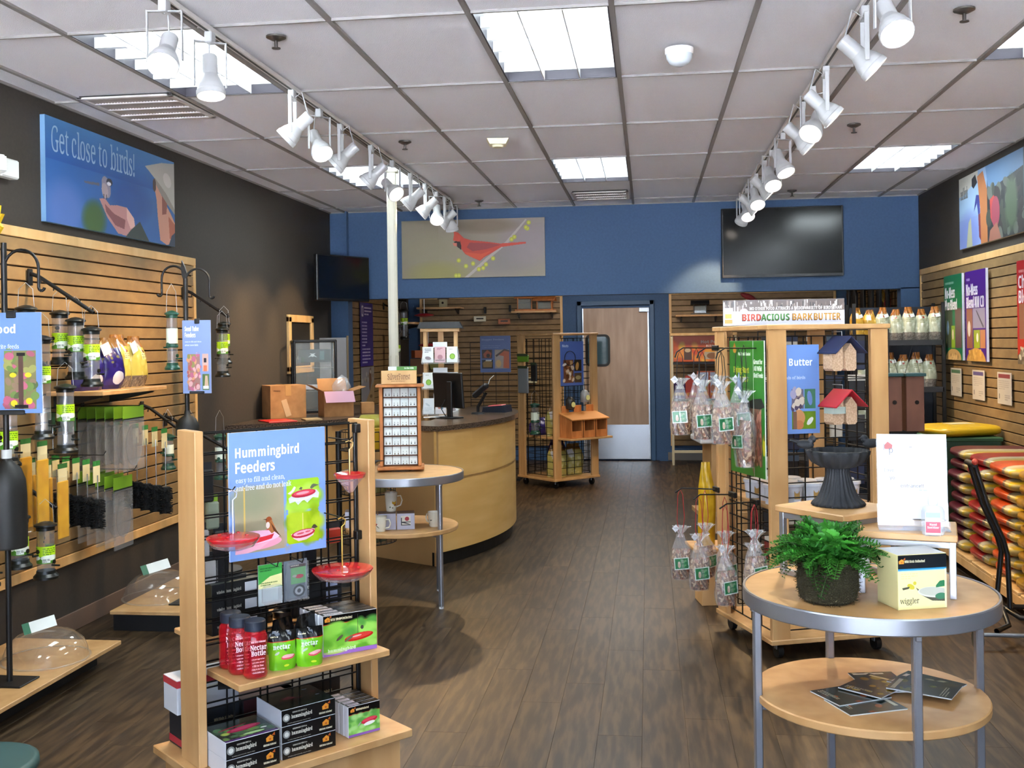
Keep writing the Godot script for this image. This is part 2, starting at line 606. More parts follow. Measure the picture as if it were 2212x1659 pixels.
func ceiling_grid() -> void:
	var c := Node3D.new()
	c.name = "ceiling"
	add_child(c)
	c.set_meta("kind", "structure")
	part(c, "slab", b().box(Vector3(6.5, 0.1, 13.7), Vector3(-0.33, 3.28, -4.25)), M("77746f", 0.9))
	var tm := grain("dedde0", "e8e7ea", 0.25, Vector3(3, 3, 3), 0.95, true, 3, 256, 41, 2.0)
	var xl := [-3.36]
	for j in 10: xl.append(-3.182 + 0.61 * j)
	xl.append(2.69)
	var zl := [2.42]
	for j in 12:
		var z := 1.67 - 1.22 * j
		if z > -10.85: zl.append(z)
	zl.append(-10.93)
	var bars := M("8d8884", 0.7)
	for x in xl: part(c, "runner", b().box(Vector3(0.024, 0.03, 13.4), Vector3(x, 3.067, -4.25)), bars)
	for z in zl: part(c, "cross_tee", b().box(Vector3(6.05, 0.028, 0.012), Vector3(-0.335, 3.0665, z)), bars)
	var open := {}
	for col in [2, 5, 9]:
		for row in [1, 4, 7]: open[Vector2i(col, row)] = 1
	var shared := {}
	for i in xl.size() - 1:
		for j in zl.size() - 1:
			if is_lamp_cell(xl[i], zl[j]): continue
			var w: float = xl[i + 1] - xl[i] - 0.006
			var d: float = zl[j] - zl[j + 1] - 0.006
			var key := "%.2f %.2f" % [w, d]
			if not shared.has(key): shared[key] = b().box(Vector3(w, 0.016, d), Vector3.ZERO, 0.002).done()
			var o := put(c, "tile", shared[key], tm)
			o.position = Vector3((xl[i] + xl[i + 1]) * 0.5, 3.072, (zl[j] + zl[j + 1]) * 0.5)
	var names := ["beside the bird-watcher canvas", "over the curved counter", "in the centre, nearest to the entrance", "in the centre, above the far floor", "at the edge over the seed stacks", "over the tall seed-bag rack"]
	var n := 0
	for p in [[-2.267, -5.04], [-2.267, -8.7], [-0.437, -5.04], [-0.437, -8.7], [2.003, -5.04], [2.003, -8.7]]:
		troffer(Vector3(p[0], 3.05, p[1]), "bright recessed ceiling light with white louvre " + names[n])
		n += 1
	for x in [-2.267, -0.437, 2.003]:
		troffer(Vector3(x, 3.05, -1.38), "recessed ceiling light with white louvre above the shop entrance")
	recess_lamp(Vector3(-0.3, 2.745, -12.7))
	grille(Vector3(-2.87, 3.05, -5.83), 0.56, 0.6, "white slatted return air grille in the ceiling above the canvas", 4)
	grille(Vector3(-0.43, 3.05, -10.15), 0.54, 0.5, "grey square air diffuser in the ceiling by the blue wall", 3)
	var sp := [[-1.66, -4.62, "beside the nearest bright ceiling light over the middle track"], [-1.66, -7.18, "left of the pale smoke detector"], [-1.64, -10.3, "above the cardinal picture"], [1.37, -4.75, "at the top corner past the track lamps"], [1.37, -7.2, "in front of the ceiling light over the rack"], [1.38, -10.3, "above the large black television"]]
	var first: Node3D = null
	for s in sp:
		if first == null:
			first = thing("sprinkler_head", "small metal fire sprinkler head " + s[2], "sprinkler", Vector3(s[0], 3.05, s[1]), 0, "sprinkler heads in the ceiling")
			part(first, "escutcheon", b().lathe([Vector2(0.045, 0.008), Vector2(0.045, 0.0), Vector2(0.02, -0.012), Vector2(0.012, -0.014)], 16, false), M("6b6661", 0.4, 0.8))
			part(first, "deflector", b().cyl(Vector3(0, -0.012, 0), Vector3(0, -0.045, 0), 0.008).cyl(Vector3(0, -0.045, 0), Vector3(0, -0.049, 0), 0.02, -1, 12), M("56514d", 0.4, 0.8))
		else: dup(first, "small metal fire sprinkler head " + s[2], Vector3(s[0], 3.05, s[1]), 0, "sprinkler_head")
	var ms := thing("motion_sensor", "white round dome motion sensor on the ceiling", "sensor", Vector3(0.168, 3.05, -5.13))
	part(ms, "housing", b().lathe([Vector2(0.068, 0.0), Vector2(0.068, -0.02), Vector2(0.066, -0.03)], 28, false), M("e6e4e0", 0.4))
	part(ms, "dome", b().lathe([Vector2(0.064, -0.028), Vector2(0.06, -0.05), Vector2(0.045, -0.072), Vector2(0.02, -0.084), Vector2(0.0, -0.086)], 28), M("c4cbd0", 0.25))
	var sd := thing("smoke_detector", "cream smoke detector with a tapered base on the ceiling", "detector", Vector3(-1.01, 3.05, -7.2), 8)
	part(sd, "housing", b().prism([Vector2(-0.075, 0.0), Vector2(0.075, 0.0), Vector2(0.055, -0.04), Vector2(-0.055, -0.04)], -0.06, 0.06), M("e8e2bf", 0.5))
	part(sd, "chamber", b().lathe([Vector2(0.04, -0.038), Vector2(0.036, -0.055), Vector2(0.0, -0.056)], 20, false), M("dad4b2", 0.5))

func is_lamp_cell(x: float, z: float) -> bool:
	for lx in [-2.572, -0.742, 1.698]:
		if absf(x - lx) < 0.1:
			for lz in [-0.77, -4.43, -8.09]:
				if absf(z - lz) < 0.1: return true
	return false

var troffer0: Node3D
func troffer(p: Vector3, label: String) -> void:
	if troffer0 != null:
		dup(troffer0, label, p, 0, "ceiling_light")
		return
	var t := thing("ceiling_light", label, "light", p, 0, "recessed ceiling lights")
	troffer0 = t
	var h := b()
	for s in [-1, 1]:
		h.box(Vector3(0.014, 0.1, 1.2), Vector3(s * 0.293, 0.055, 0))
		h.box(Vector3(0.6, 0.1, 0.014), Vector3(0, 0.055, s * 0.6))
	part(t, "trim_frame", h, M("34313a", 0.5))
	part(t, "lamp_panel", b().box(Vector3(0.57, 0.01, 1.18), Vector3(0, 0.1, 0)), glow("eefaff", 0.5))
	var lv := b()
	for x in [-0.095, 0.095]: lv.box(Vector3(0.006, 0.05, 1.18), Vector3(x, 0.03, 0))
	for j in range(1, 6): lv.box(Vector3(0.57, 0.05, 0.006), Vector3(0, 0.03, -0.59 + 1.18 * j / 6.0))
	part(t, "louvre", lv, M("e4e9ec", 0.3))
	var l := AreaLight3D.new()
	l.name = "glow"
	l.area_size = Vector2(0.54, 1.14)
	l.light_energy = 0.25
	l.light_color = Color(0.93, 0.985, 1.0)
	l.area_range = 30.0
	l.shadow_enabled = true
	t.add_child(l, true)
	l.position = Vector3(0, -0.004, 0)
	l.rotation_degrees = Vector3(-90, 0, 0)

func recess_lamp(p: Vector3) -> void:
	var t := thing("ceiling_light", "flat panel light in the low alcove ceiling near the swinging door", "light", p, 0, "alcove ceiling lights")
	part(t, "trim_frame", b().box(Vector3(1.2, 0.02, 0.6), Vector3(0, -0.006, 0), 0.004), M("d5d5d2", 0.5))
	part(t, "lamp_panel", b().box(Vector3(1.12, 0.008, 0.52), Vector3(0, -0.014, 0)), glow("f4f8ff", 0.2))
	var l := AreaLight3D.new()
	l.name = "glow"
	l.area_size = Vector2(1.1, 0.5)
	l.light_energy = 0.45
	l.light_color = Color(1.0, 0.96, 0.9)
	l.shadow_enabled = true
	t.add_child(l, true)
	l.position = Vector3(0, -0.025, 0)
	l.rotation_degrees = Vector3(-90, 0, 0)

func grille(p: Vector3, w: float, d: float, label: String, bands: int) -> void:
	var t := thing("air_grille", label, "vent", p)
	var fr := b()
	for s in [-1, 1]:
		fr.box(Vector3(0.03, 0.012, d), Vector3(s * (w / 2 - 0.015), -0.004, 0), 0.002)
		fr.box(Vector3(w, 0.012, 0.03), Vector3(0, -0.004, s * (d / 2 - 0.015)), 0.002)
	for j in range(1, bands): fr.box(Vector3(w - 0.06, 0.012, 0.016), Vector3(0, -0.004, -d / 2 + d * j / bands))
	part(t, "frame", fr, M("c9c3bd", 0.6))
	part(t, "backing", b().box(Vector3(w - 0.02, 0.004, d - 0.02), Vector3(0, 0.008, 0)), M("3c3836", 0.8))
	var blades := int(w / 0.02)
	for j in blades:
		part(t, "slat", b().at(Vector3(-w / 2 + 0.04 + (w - 0.08) * j / (blades - 1), -0.001, 0), 0, 0, 0.6).box(Vector3(0.012, 0.0015, d - 0.06)), M("a29b95", 0.6))

func track_lights() -> void:
	var wht := M("e3e3e0", 0.35)
	for q in [[-1.89, -5.75, 8.9, "long white lighting track hung with lamps near the bird-watcher canvas"], [0.915, -5.85, 9.3, "long white lighting track hung with lamps toward the black television"]]:
		var t := thing("lighting_track", q[3], "light track", Vector3(q[0], 3.05, q[1]))
		part(t, "rail", b().box(Vector3(0.036, 0.02, q[2]), Vector3(0, -0.01, 0), 0.002), M("d4d0cb", 0.5))
		part(t, "slot", b().box(Vector3(0.012, 0.003, q[2] - 0.02), Vector3(0, -0.0205, 0)), M("4a4744", 0.6))
	# where each lamp hangs on its track and the way it points
	var L := Vector3(-0.72, -0.66, 0.1)
	var C := Vector3(0.12, -0.75, 0.62)
	var R := Vector3(0.7, -0.68, 0.05)
	var left := [[-3.98, C], [-4.42, Vector3(0.1, -0.95, 0.15)], [-5.5, L], [-5.97, Vector3(0.45, -0.75, 0.45)], [-6.4, L], [-7.13, L], [-7.75, Vector3(0.6, -0.6, 0.5)], [-8.36, L], [-8.92, L], [-9.42, C], [-9.8, L], [-10.12, Vector3(0.1, -0.9, -0.35)]]
	var right := [[-4.05, C], [-4.55, R], [-5.52, R], [-5.95, Vector3(-0.35, -0.7, 0.6)], [-6.33, R], [-7.25, Vector3(0.3, -0.85, 0.4)], [-7.9, C], [-8.35, R], [-9.0, C], [-9.4, R], [-9.85, C], [-10.25, Vector3(-1.2, -2.8, -2.35)]]
	for j in left.size(): track_lamp(Vector3(-1.89, 3.03, left[j][0]), left[j][1], "white track spotlight with twin straps, %s lamp on the track near the canvas" % ORD[j])
	for j in right.size(): track_lamp(Vector3(0.915, 3.03, right[j][0]), right[j][1], "white track spotlight with twin straps, %s lamp on the track toward the television" % ORD[j])

var lamp_meshes := []
func track_lamp(p: Vector3, dir: Vector3, label: String) -> void:
	var wht := M("b2b3b3", 0.4)
	if lamp_meshes.is_empty():
		lamp_meshes.append(b().box(Vector3(0.034, 0.05, 0.05), Vector3(0, -0.025, 0), 0.004).done())
		lamp_meshes.append(b().box(Vector3(0.02, 0.2, 0.006), Vector3(0, -0.14, 0), 0.002).done())
		# the can: y runs back, the lens end at y = 0
		lamp_meshes.append(b().lathe([Vector2(0.06, 0.0), Vector2(0.063, 0.0), Vector2(0.063, 0.022), Vector2(0.06, 0.026), Vector2(0.055, 0.05), Vector2(0.036, 0.095), Vector2(0.034, 0.1), Vector2(0.034, 0.185), Vector2(0.03, 0.19), Vector2(0.0, 0.19)], 22, false).done())
		lamp_meshes.append(b().cyl(Vector3(0, 0.004, 0), Vector3(0, 0.01, 0), 0.058, -1, 22).done())
		lamp_meshes.append(glow("fff2e2", 0.4))
	dir = dir.normalized()
	var t := thing("track_spotlight", label, "spotlight", p, 0, "spotlights on the ceiling tracks")
	put(t, "connector", lamp_meshes[0], wht)
	var flat := Vector3(dir.x, 0, dir.z).normalized()
	var side := flat.cross(Vector3.UP)
	var yaw := atan2(-side.z, side.x) + PI / 2
	for s in [-1, 1]:
		var st := put(t, "strap", lamp_meshes[1], wht)
		st.position = side * s * 0.068
		st.rotation.y = yaw
	part(t, "yoke_bar", b().at(Vector3(0, -0.045, 0), yaw).box(Vector3(0.02, 0.006, 0.142), Vector3.ZERO, 0.002), wht)
	var can := put(t, "can", lamp_meshes[2], wht)
	var up := -dir
	var sx := up.cross(side).normalized()
	can.basis = Basis(side, up, side.cross(up))
	can.position = Vector3(0, -0.225, 0) + dir * 0.06
	put(can, "lens", lamp_meshes[3], lamp_meshes[4])
	part(t, "cable", b().tube([Vector3(0, -0.05, 0), Vector3(0, -0.06, 0) - dir * 0.07, can.position - dir * 0.17 + Vector3(0, 0.03, 0), can.position - dir * 0.185], 0.004, 5), wht)
	var l := SpotLight3D.new()
	l.name = "beam"
	l.spot_angle = 25.0
	l.spot_angle_attenuation = 0.6
	l.spot_range = 30.0
	l.light_size = 0.05
	l.light_energy = 0.3
	l.light_color = Color(1.0, 0.83, 0.6)
	l.shadow_enabled = true
	t.add_child(l, true)
	l.position = can.position + dir * 0.012
	l.basis = Basis.looking_at(dir, Vector3.UP if absf(dir.y) < 0.98 else Vector3.FORWARD)
# ---- shared builders -------------------------------------------------------------------------------------------------
func slatwall(label: String, at: Vector3, deg: float, w: float, y0: float, y1: float, trims := "lrtb", mat: StandardMaterial3D = null) -> Node3D:
	var t := thing("slatwall_panel", label, "wall panel", at, deg, "slatwall panels")
	part(t, "backing", b().box(Vector3(w, y1 - y0, 0.012), Vector3(0, (y0 + y1) / 2, 0.006)), M("3a2c1c", 0.8))
	var pitch := 0.0762
	var n := int((y1 - y0) / pitch)
	var p := (y1 - y0) / n
	var mesh := b().box(Vector3(w, p - 0.009, 0.016), Vector3.ZERO, 0.0025).done()
	for j in n:
		var o := put(t, "slat", mesh, mat if mat else slat_wood)
		o.position = Vector3(0, y0 + p * (j + 0.5), 0.02)
	var tr := 0.035
	if "t" in trims: part(t, "edge_trim", b().box(Vector3(w + 2 * tr, tr * 1.6, 0.034), Vector3(0, y1 + tr * 0.8, 0.017), 0.003), pine)
	if "b" in trims: part(t, "edge_trim", b().box(Vector3(w + 2 * tr, tr * 1.6, 0.034), Vector3(0, y0 - tr * 0.8, 0.017), 0.003), pine)
	if "l" in trims: part(t, "edge_trim", b().box(Vector3(tr, y1 - y0, 0.034), Vector3(-w / 2 - tr / 2, (y0 + y1) / 2, 0.017), 0.003), pine)
	if "r" in trims: part(t, "edge_trim", b().box(Vector3(tr, y1 - y0, 0.034), Vector3(w / 2 + tr / 2, (y0 + y1) / 2, 0.017), 0.003), pine)
	return t

func board(nm: String, label: String, cat: String, at: Vector3, deg: float, w: float, h: float, m: Material, edge := "e8e8ea", d := 0.006, group := "") -> Node3D:
	var t := thing(nm, label, cat, at, deg, group)
	part(t, "board", b().box(Vector3(w, h, d), Vector3.ZERO, 0.0008), M(edge, 0.5))
	part(t, "print", b().panel(w - 0.001, h - 0.001, Vector3(0, 0, d / 2 + 0.0006)), m)
	return t

func wall_shelf(label: String, at: Vector3, deg: float, w: float, d: float) -> Node3D:
	var t := thing("wall_shelf", label, "shelf", at, deg, "wooden shelves on slatwall brackets")
	part(t, "shelf_board", bx(Vector3(w, 0.025, d), Vector3(0, -0.0125, d / 2)), maple)
	for s in [-1, 1]:
		part(t, "bracket", b().at(Vector3(s * (w / 2 - 0.08), -0.026, 0), PI / 2).prism([Vector2(0, 0), Vector2(-d * 0.85, 0), Vector2(-d * 0.85, -0.012), Vector2(-0.02, -0.07), Vector2(0, -0.07)], -0.008, 0.008), black_metal)
	return t

# a display arm that slopes out from the wall along +z, with stop pegs
func faceout(label: String, at: Vector3, deg: float, ln: float, drop: float) -> void:
	var t := thing("faceout_arm", label, "display hook", at, deg, "notched black display arms")
	part(t, "bracket", bx(Vector3(0.04, 0.09, 0.012), Vector3(0, 0, 0.006)), black_metal)
	part(t, "arm", b().tube([Vector3(0, 0.02, 0.01), Vector3(0, 0.0, 0.06), Vector3(0, -drop, ln)], 0.011, 8), black_metal)
	for j in 5:
		var f := (j + 0.9) / 5.0
		part(t, "peg", b().cyl(Vector3(0, -drop * f, ln * f), Vector3(0, -drop * f + 0.024, ln * f + 0.004), 0.004, -1, 6), black_metal)

var lime_label: StandardMaterial3D
var feeder_kit := {}
func tube_feeder(label: String, top: Vector3, h: float, r: float, kind := "black", hang := 0.12, group := "tube seed feeders on the slatwall") -> Node3D:
	if lime_label == null:
		var p := Pic.new(128, 64, "b4e01e")
		for c in 3: p.r(c * 34, 60, 34, 40, "4f8a2a").e(17 + c * 34, 66, 17, 8, "e8f0e0").r(4 + c * 34, 70, 14, 26, "e9efe8").lines(5 + c * 34, 12, 24, 4, 11, "4c7a14", c).lines(5 + c * 34, 74, 12, 3, 7, "54604a", c + 4)
		lime_label = PM(p, 0.35)
	var key := "%s %.2f %.3f %.2f" % [kind, h, r, hang]
	var t: Node3D
	if feeder_kit.has(key):
		t = dup(feeder_kit[key], label, top, (used.get("tube_feeder", 0) * 37) % 90 - 20, "tube_feeder")
		return t
	t = thing("tube_feeder", label, "bird feeder", top, 20, group)
	feeder_kit[key] = t
	var cm := M("101512", 0.35) if kind != "green" else M("1d4a39", 0.35)
	part(t, "cap", b().lathe([Vector2(0.0, 0.0), Vector2(r * 0.5, -0.004), Vector2(r * 1.2, -0.016), Vector2(r * 1.25, -0.024), Vector2(r, -0.03), Vector2(r, -0.045)], 18, false), cm)
	part(t, "tube", b().lathe([Vector2(r * 0.93, -0.04), Vector2(r * 0.93, -h + 0.03)], 18, false), M("8a8f92", 0.12, 0.0, 0.3 if kind != "mesh" else 0.55))
	part(t, "base", b().lathe([Vector2(r, -h + 0.045), Vector2(r * 1.05, -h + 0.03), Vector2(r * 1.35, -h + 0.016), Vector2(r * 1.35, -h + 0.004), Vector2(0, -h)], 18, false), cm)
	if kind != "green":
		var ly := -h * (0.3 if h > 0.3 else 0.42)
		part(t, "label_sleeve", b().lathe([Vector2(r * 0.985, ly - 0.085), Vector2(r * 0.985, ly)], 18, false), lime_label)
	else:
		part(t, "label_sleeve", b().lathe([Vector2(r * 0.985, -h * 0.55), Vector2(r * 0.985, -h * 0.3)], 18, false), M("d9e3d2", 0.5))
		part(t, "collar", b().lathe([Vector2(r, -h * 0.62), Vector2(r * 1.1, -h * 0.6), Vector2(r, -h * 0.56)], 18, false), cm)
	for j in 3:
		var y := -h + 0.07 + j * h * 0.19
		var a := j * 1.9 + 0.4
		part(t, "perch", b().cyl(Vector3(cos(a), 0, sin(a)) * r * 0.7 + Vector3(0, y, 0), Vector3(cos(a), 0, sin(a)) * (r + 0.03) + Vector3(0, y, 0), 0.005, -1, 6).cyl(Vector3(cos(a), 0, sin(a)) * r * 0.85 + Vector3(0, y + 0.018, 0), Vector3(cos(a), 0, sin(a)) * (r + 0.003) + Vector3(0, y + 0.018, 0), 0.011, -1, 10), cm)
	part(t, "hanger_wire", b().tube([Vector3(-r * 0.9, -0.02, 0), Vector3(-r * 0.75, hang * 0.7, 0), Vector3(0, hang, 0), Vector3(r * 0.75, hang * 0.7, 0), Vector3(r * 0.9, -0.02, 0)], 0.0016, 5), M("b9bbbd", 0.3, 0.9))
	return t

# ---- the wall with the bird-watcher canvas ---------------------------------------------------------------------------
func left_wall() -> void:
	slatwall("long wooden slatwall panel under the bird-watcher canvas", Vector3(-3.36, 0, -4.3), 90, 6.26, 0.46, 2.25, "lrtb")
	# canvas picture
	var p := Pic.new(400, 160, "2a5c9c")
	for j in 40: p.r(0, j * 1.0, 100, 1.1, Color("4d80b4").lerp(Color("1f4f93"), j / 40.0).to_html(false))
	p.e(12, 85, 16, 14, "4a6aa8", 0, 0.8).e(60, 60, 20, 12, "1d4a8e", 0, 0.8).e(32, 88, 9, 10, "3c5a2c", 80, 0.7)
	p.p([73, 16, 88, 6, 100, 2, 100, 58, 92, 42, 82, 27], "a9a49a").p([82, 26, 92, 40, 100, 56, 100, 62, 90, 48, 80, 30], "8c8478").e(93, 24, 4, 3, "bdb8b0", 30)
	p.p([80, 28, 84, 36, 96, 62, 100, 72, 100, 96, 92, 100, 86, 96, 84, 70, 83, 50], "c58a72").p([88, 44, 93, 52, 92, 64, 88, 66], "8a4a38").p([94, 66, 100, 74, 100, 92, 95, 92], "a8583a").e(81, 34, 1.5, 3, "4a342c")
	p.p([97, 88, 100, 84, 100, 100, 94, 100], "2c3a50")
	p.p([36, 66, 40, 64, 44, 70, 50, 68, 57, 68, 63, 78, 64, 88, 58, 99, 50, 98, 42, 84], "b5807c").p([40, 70, 47, 78, 56, 82, 55, 92, 48, 90, 41, 78], "7f4a4c").p([57, 68, 63, 78, 64, 88, 60, 90, 57, 80], "d4a69c").p([60, 92, 68, 80, 76, 100, 56, 100], "2a3530")
	p.e(41, 52, 4.6, 3.2, "8a8290", 65).e(40, 56, 3.2, 2.4, "a8969a", 70).p([25, 52, 36, 50, 36, 53, 26, 54], "5e5a66").e(43.5, 46, 2.3, 1.6, "2c2a36").e(43.2, 47.6, 1.6, 0.8, "d8d6dc").r(39, 60, 0.5, 5, "3a3030").r(41, 60, 0.5, 5, "3a3030")
	var t := board("wall_canvas", "wide blue canvas print of a small bird on a hand on the brown wall", "picture", Vector3(-3.345, 2.664, -6.32), 90, 1.62, 0.6, PM(p, 0.6), "6d94b8", 0.03)
	txt(t, "Get close to birds!", 0.97, Vector3(-0.26, 0.18, 0.018), "8fa9c4", 2, 0.16)
	# emergency lamp
	t = thing("emergency_light", "white emergency light head on the brown wall beside the blue canvas", "lamp", Vector3(-3.36, 2.6, -5.12), 90)
	part(t, "housing", bx(Vector3(0.16, 0.1, 0.06), Vector3(0.02, 0, 0.03), 0.008), M("d9d9d4", 0.5))
	part(t, "lamp_head", b().at(Vector3(-0.13, 0, 0.07), -0.4).box(Vector3(0.1, 0.095, 0.07), Vector3.ZERO, 0.014), M("e0e0da", 0.4))
	part(t, "lens", b().at(Vector3(-0.13, 0, 0.07), -0.4).box(Vector3(0.08, 0.075, 0.006), Vector3(0, 0, 0.036), 0.002), M("cfd4d4", 0.15))
	# low platforms
	t = thing("display_platform", "low wooden display platform with black base along the brown wall", "platform", Vector3(-3.05, 0, -3.3))
	part(t, "top_board", bx(Vector3(0.59, 0.022, 3.8), Vector3(0, 0.109, 0)), maple)
	part(t, "kick_base", b().box(Vector3(0.46, 0.098, 3.72), Vector3(-0.05, 0.049, 0)), M("0c0b0b", 0.6))
	t = thing("display_platform", "low wooden display platform with black base, mostly hidden behind the hummingbird stand", "platform", Vector3(-2.72, 0, -6.2))
	part(t, "top_board", bx(Vector3(0.82, 0.022, 0.85), Vector3(0, 0.109, 0)), maple)
	part(t, "kick_base", b().box(Vector3(0.8, 0.098, 0.8), Vector3(0, 0.049, 0)), M("0c0b0b", 0.6))
	# clear domes lying on them
	dome("large clear plastic squirrel dome with white tag on the near platform", Vector3(-2.97, 0.12, -4.86), 0.2)
	dome("large clear plastic squirrel dome with tag on the far platform", Vector3(-2.98, 0.12, -6.12), 0.22)
	dome("clear plastic dome at the foot of the pole stand, cut by the frame edge", Vector3(-3.0, 0.12, -4.18), 0.17)
	pole_stands()
	shelf_stock()
	hung_stock()

func dome(label: String, at: Vector3, r: float) -> void:
	var t := thing("squirrel_dome", label, "dome", at, 0, "clear plastic squirrel domes")
	var gl := M("d8cdbd", 0.03, 0.0, 0.08)
	part(t, "dome_shell", b().lathe([Vector2(r * 1.04, 0.003), Vector2(r, 0.008), Vector2(r * 0.98, r * 0.18), Vector2(r * 0.88, r * 0.42), Vector2(r * 0.65, r * 0.62), Vector2(r * 0.35, r * 0.72), Vector2(r * 0.12, r * 0.75)], 40), gl)
	part(t, "rim", b().lathe([Vector2(r * 1.05, 0.0), Vector2(r * 1.05, 0.006), Vector2(r * 0.99, 0.006)], 40, false), M("c9b9a3", 0.1, 0.0, 0.35))
	part(t, "hang_tag", b().at(Vector3(-r * 0.1, r * 0.86, r * 0.1), 0.5, -0.7, 0.25).box(Vector3(r * 0.75, r * 0.3, 0.002)), M("dfe2da", 0.5))
	part(t, "tag_stripe", b().at(Vector3(-r * 0.1, r * 0.86, r * 0.1), 0.5, -0.7, 0.25).box(Vector3(r * 0.16, r * 0.3, 0.003), Vector3(-r * 0.3, 0, 0.0004)), M("2e6a4a", 0.5))

func pole_stands() -> void:
	var bm := M("1b1a19", 0.42, 0.2)
	# nearer stand
	var t := thing("pole_stand", "tall black pole stand with squirrel baffle and yellow finial at the frame edge", "pole stand", Vector3(-2.93, 0.12, -4.5), 0, "black feeder pole stands")
	part(t, "base_plate", bx(Vector3(0.2, 0.008, 0.16), Vector3(0, 0.004, 0)), bm)
	part(t, "pole", b().cyl(Vector3(0, 0, 0), Vector3(0, 2.02, 0), 0.013, -1, 12), bm)
	part(t, "baffle", b().lathe([Vector2(0.082, 0.62), Vector2(0.085, 0.63), Vector2(0.085, 0.86), Vector2(0.08, 0.93), Vector2(0.06, 0.985), Vector2(0.03, 1.01), Vector2(0.018, 1.03), Vector2(0.018, 1.07)], 28), M("22211f", 0.5, 0.2))
	part(t, "hook_arm", b().tube(arc_pts(Vector3(0.0, 1.72, 0), 0.085, 1.9, 0.09), 0.007, 8), bm)
	part(t, "sleeve", b().cyl(Vector3(-0.035, 1.74, 0.02), Vector3(-0.035, 2.0, 0.02), 0.024, 0.02, 14), M("14171a", 0.5))
	part(t, "tag", bx(Vector3(0.035, 0.05, 0.003), Vector3(-0.03, 1.93, 0.046), 0), M("c9cbc8", 0.5))
	part(t, "clamp_collar", b().cyl(Vector3(0, 1.03, 0), Vector3(0, 1.07, 0), 0.022, -1, 12), M("bfc1be", 0.5))
	var fin := part(t, "finial", b().prism([Vector2(-0.012, 2.0), Vector2(0.012, 2.0), Vector2(0.02, 2.05), Vector2(0.045, 2.09), Vector2(0.03, 2.11), Vector2(0.05, 2.15), Vector2(0.028, 2.15), Vector2(0.034, 2.19), Vector2(0.012, 2.17), Vector2(0, 2.2), Vector2(-0.012, 2.16), Vector2(-0.035, 2.17), Vector2(-0.022, 2.1)], 0.01, 0.03), M("e0b412", 0.5), "yellow bird-shaped finial")
	fin.position = Vector3(-0.035, 0, 0)
	# its blue sign
	var p := Pic.new(256, 320, "6d8fc8")
	p.r(0, 38, 26, 25, "5c6a28").e(8, 46, 8, 6, "e3c21c", 30).e(12, 55, 5, 3, "d8b81a", 70).r(6, 58, 18, 3, "d8d4c8").r(30, 39, 16, 26, "8a6468")
	p.r(0, 67, 44, 30, "7c5f62").e(14, 80, 5, 3, "d8b01c").e(30, 74, 8, 5, "3f7a30").r(0, 92, 40, 5, "d8a12a").r(24, 76, 16, 20, "2f2a30")
	p.r(56, 38, 38, 58, "7d7a4c").spots(56, 38, 38, 58, ["a85a6c", "6f8a45", "9a9a58", "b8607a", "54683a", "8f7660"], 46, 3, 6, 3).r(73, 40, 6, 56, "5a3f38").r(71, 40, 10, 3, "1d1a1c").e(66, 62, 4, 3, "d9c022").e(84, 62, 4, 3, "d9c022").e(67, 90, 4, 4, "d9c022").e(85, 88, 4, 4, "d9c022").r(68, 92, 16, 3, "1e1a1c").r(56, 36.9, 38, 1, "6d8fc8").r(56, 96, 38, 4, "6d8fc8")
	t = board("sign_board", "blue feeder sign with finch photos clipped to the pole at the frame edge", "sign", Vector3(-2.943, 1.588, -4.478), 3, 0.4, 0.46, PM(p, 0.4), "9db4dc", 0.008, "blue feeder signs")
	txt(t, "Finch Food", 0.27, Vector3(-0.055, 0.155, 0.0055), "eef2f8", 1, 0.042)
	txt(t, "finches' favorite feeds", 0.23, Vector3(-0.02, 0.075, 0.0055), "e4ebf6", 2, 0.02)
	part(t, "clip", bx(Vector3(0.045, 0.035, 0.02), Vector3(0.06, 0.222, 0.002)), M("16171a", 0.5))
	part(t, "clip", bx(Vector3(0.2, 0.022, 0.02), Vector3(0.02, -0.226, 0.002)), M("16171a", 0.5))
	# farther stand
	t = thing("pole_stand", "tall black pole stand with double hooks and leaf finial beside the hummingbird stand", "pole stand", Vector3(-2.74, 0.12, -6.0), 0, "black feeder pole stands")
	part(t, "base_plate", bx(Vector3(0.2, 0.008, 0.16), Vector3(0, 0.004, 0)), bm)
	part(t, "pole", b().cyl(Vector3(0, 0, 0), Vector3(0, 1.94, 0), 0.014, -1, 12), bm)
	part(t, "baffle", b().lathe([Vector2(0.066, 1.0), Vector2(0.07, 1.01), Vector2(0.068, 1.06), Vector2(0.05, 1.1), Vector2(0.02, 1.12), Vector2(0.015, 1.15)], 24), M("22211f", 0.5, 0.2))
	part(t, "hook_arm", b().tube(arc_pts(Vector3(0, 1.8, 0), -0.075, 1.94, 0.09), 0.007, 8), bm)
	part(t, "hook_arm", b().tube(arc_pts(Vector3(0, 1.78, 0), 0.075, 1.92, 0.09), 0.007, 8), bm)
	part(t, "finial", b().at(Vector3(0, 1.92, 0), 0, 0, 0.16).prism([Vector2(-0.006, 0), Vector2(0.006, 0), Vector2(0.018, 0.05), Vector2(0.012, 0.09), Vector2(0, 0.13), Vector2(-0.012, 0.08), Vector2(-0.014, 0.04)], -0.006, 0.006), bm)
	p = Pic.new(192, 320, "7f93c2")
	p.r(18, 46, 44, 50, "9a7068").spots(18, 46, 44, 50, ["b5607c", "c9906a", "8a8a4c", "d0a0a0", "a85a58"], 40, 3, 8, 8).r(17, 45, 46, 1.4, "7f93c2").r(70, 46, 22, 24, "c9a49a").r(76, 52, 9, 6, "2a2430").r(74, 62, 12, 8, "d9744a").r(70, 74, 24, 22, "54703c").p([76, 94, 80, 76, 88, 76, 92, 94], "c9a98a").r(72, 90, 20, 4, "dcdcd8")
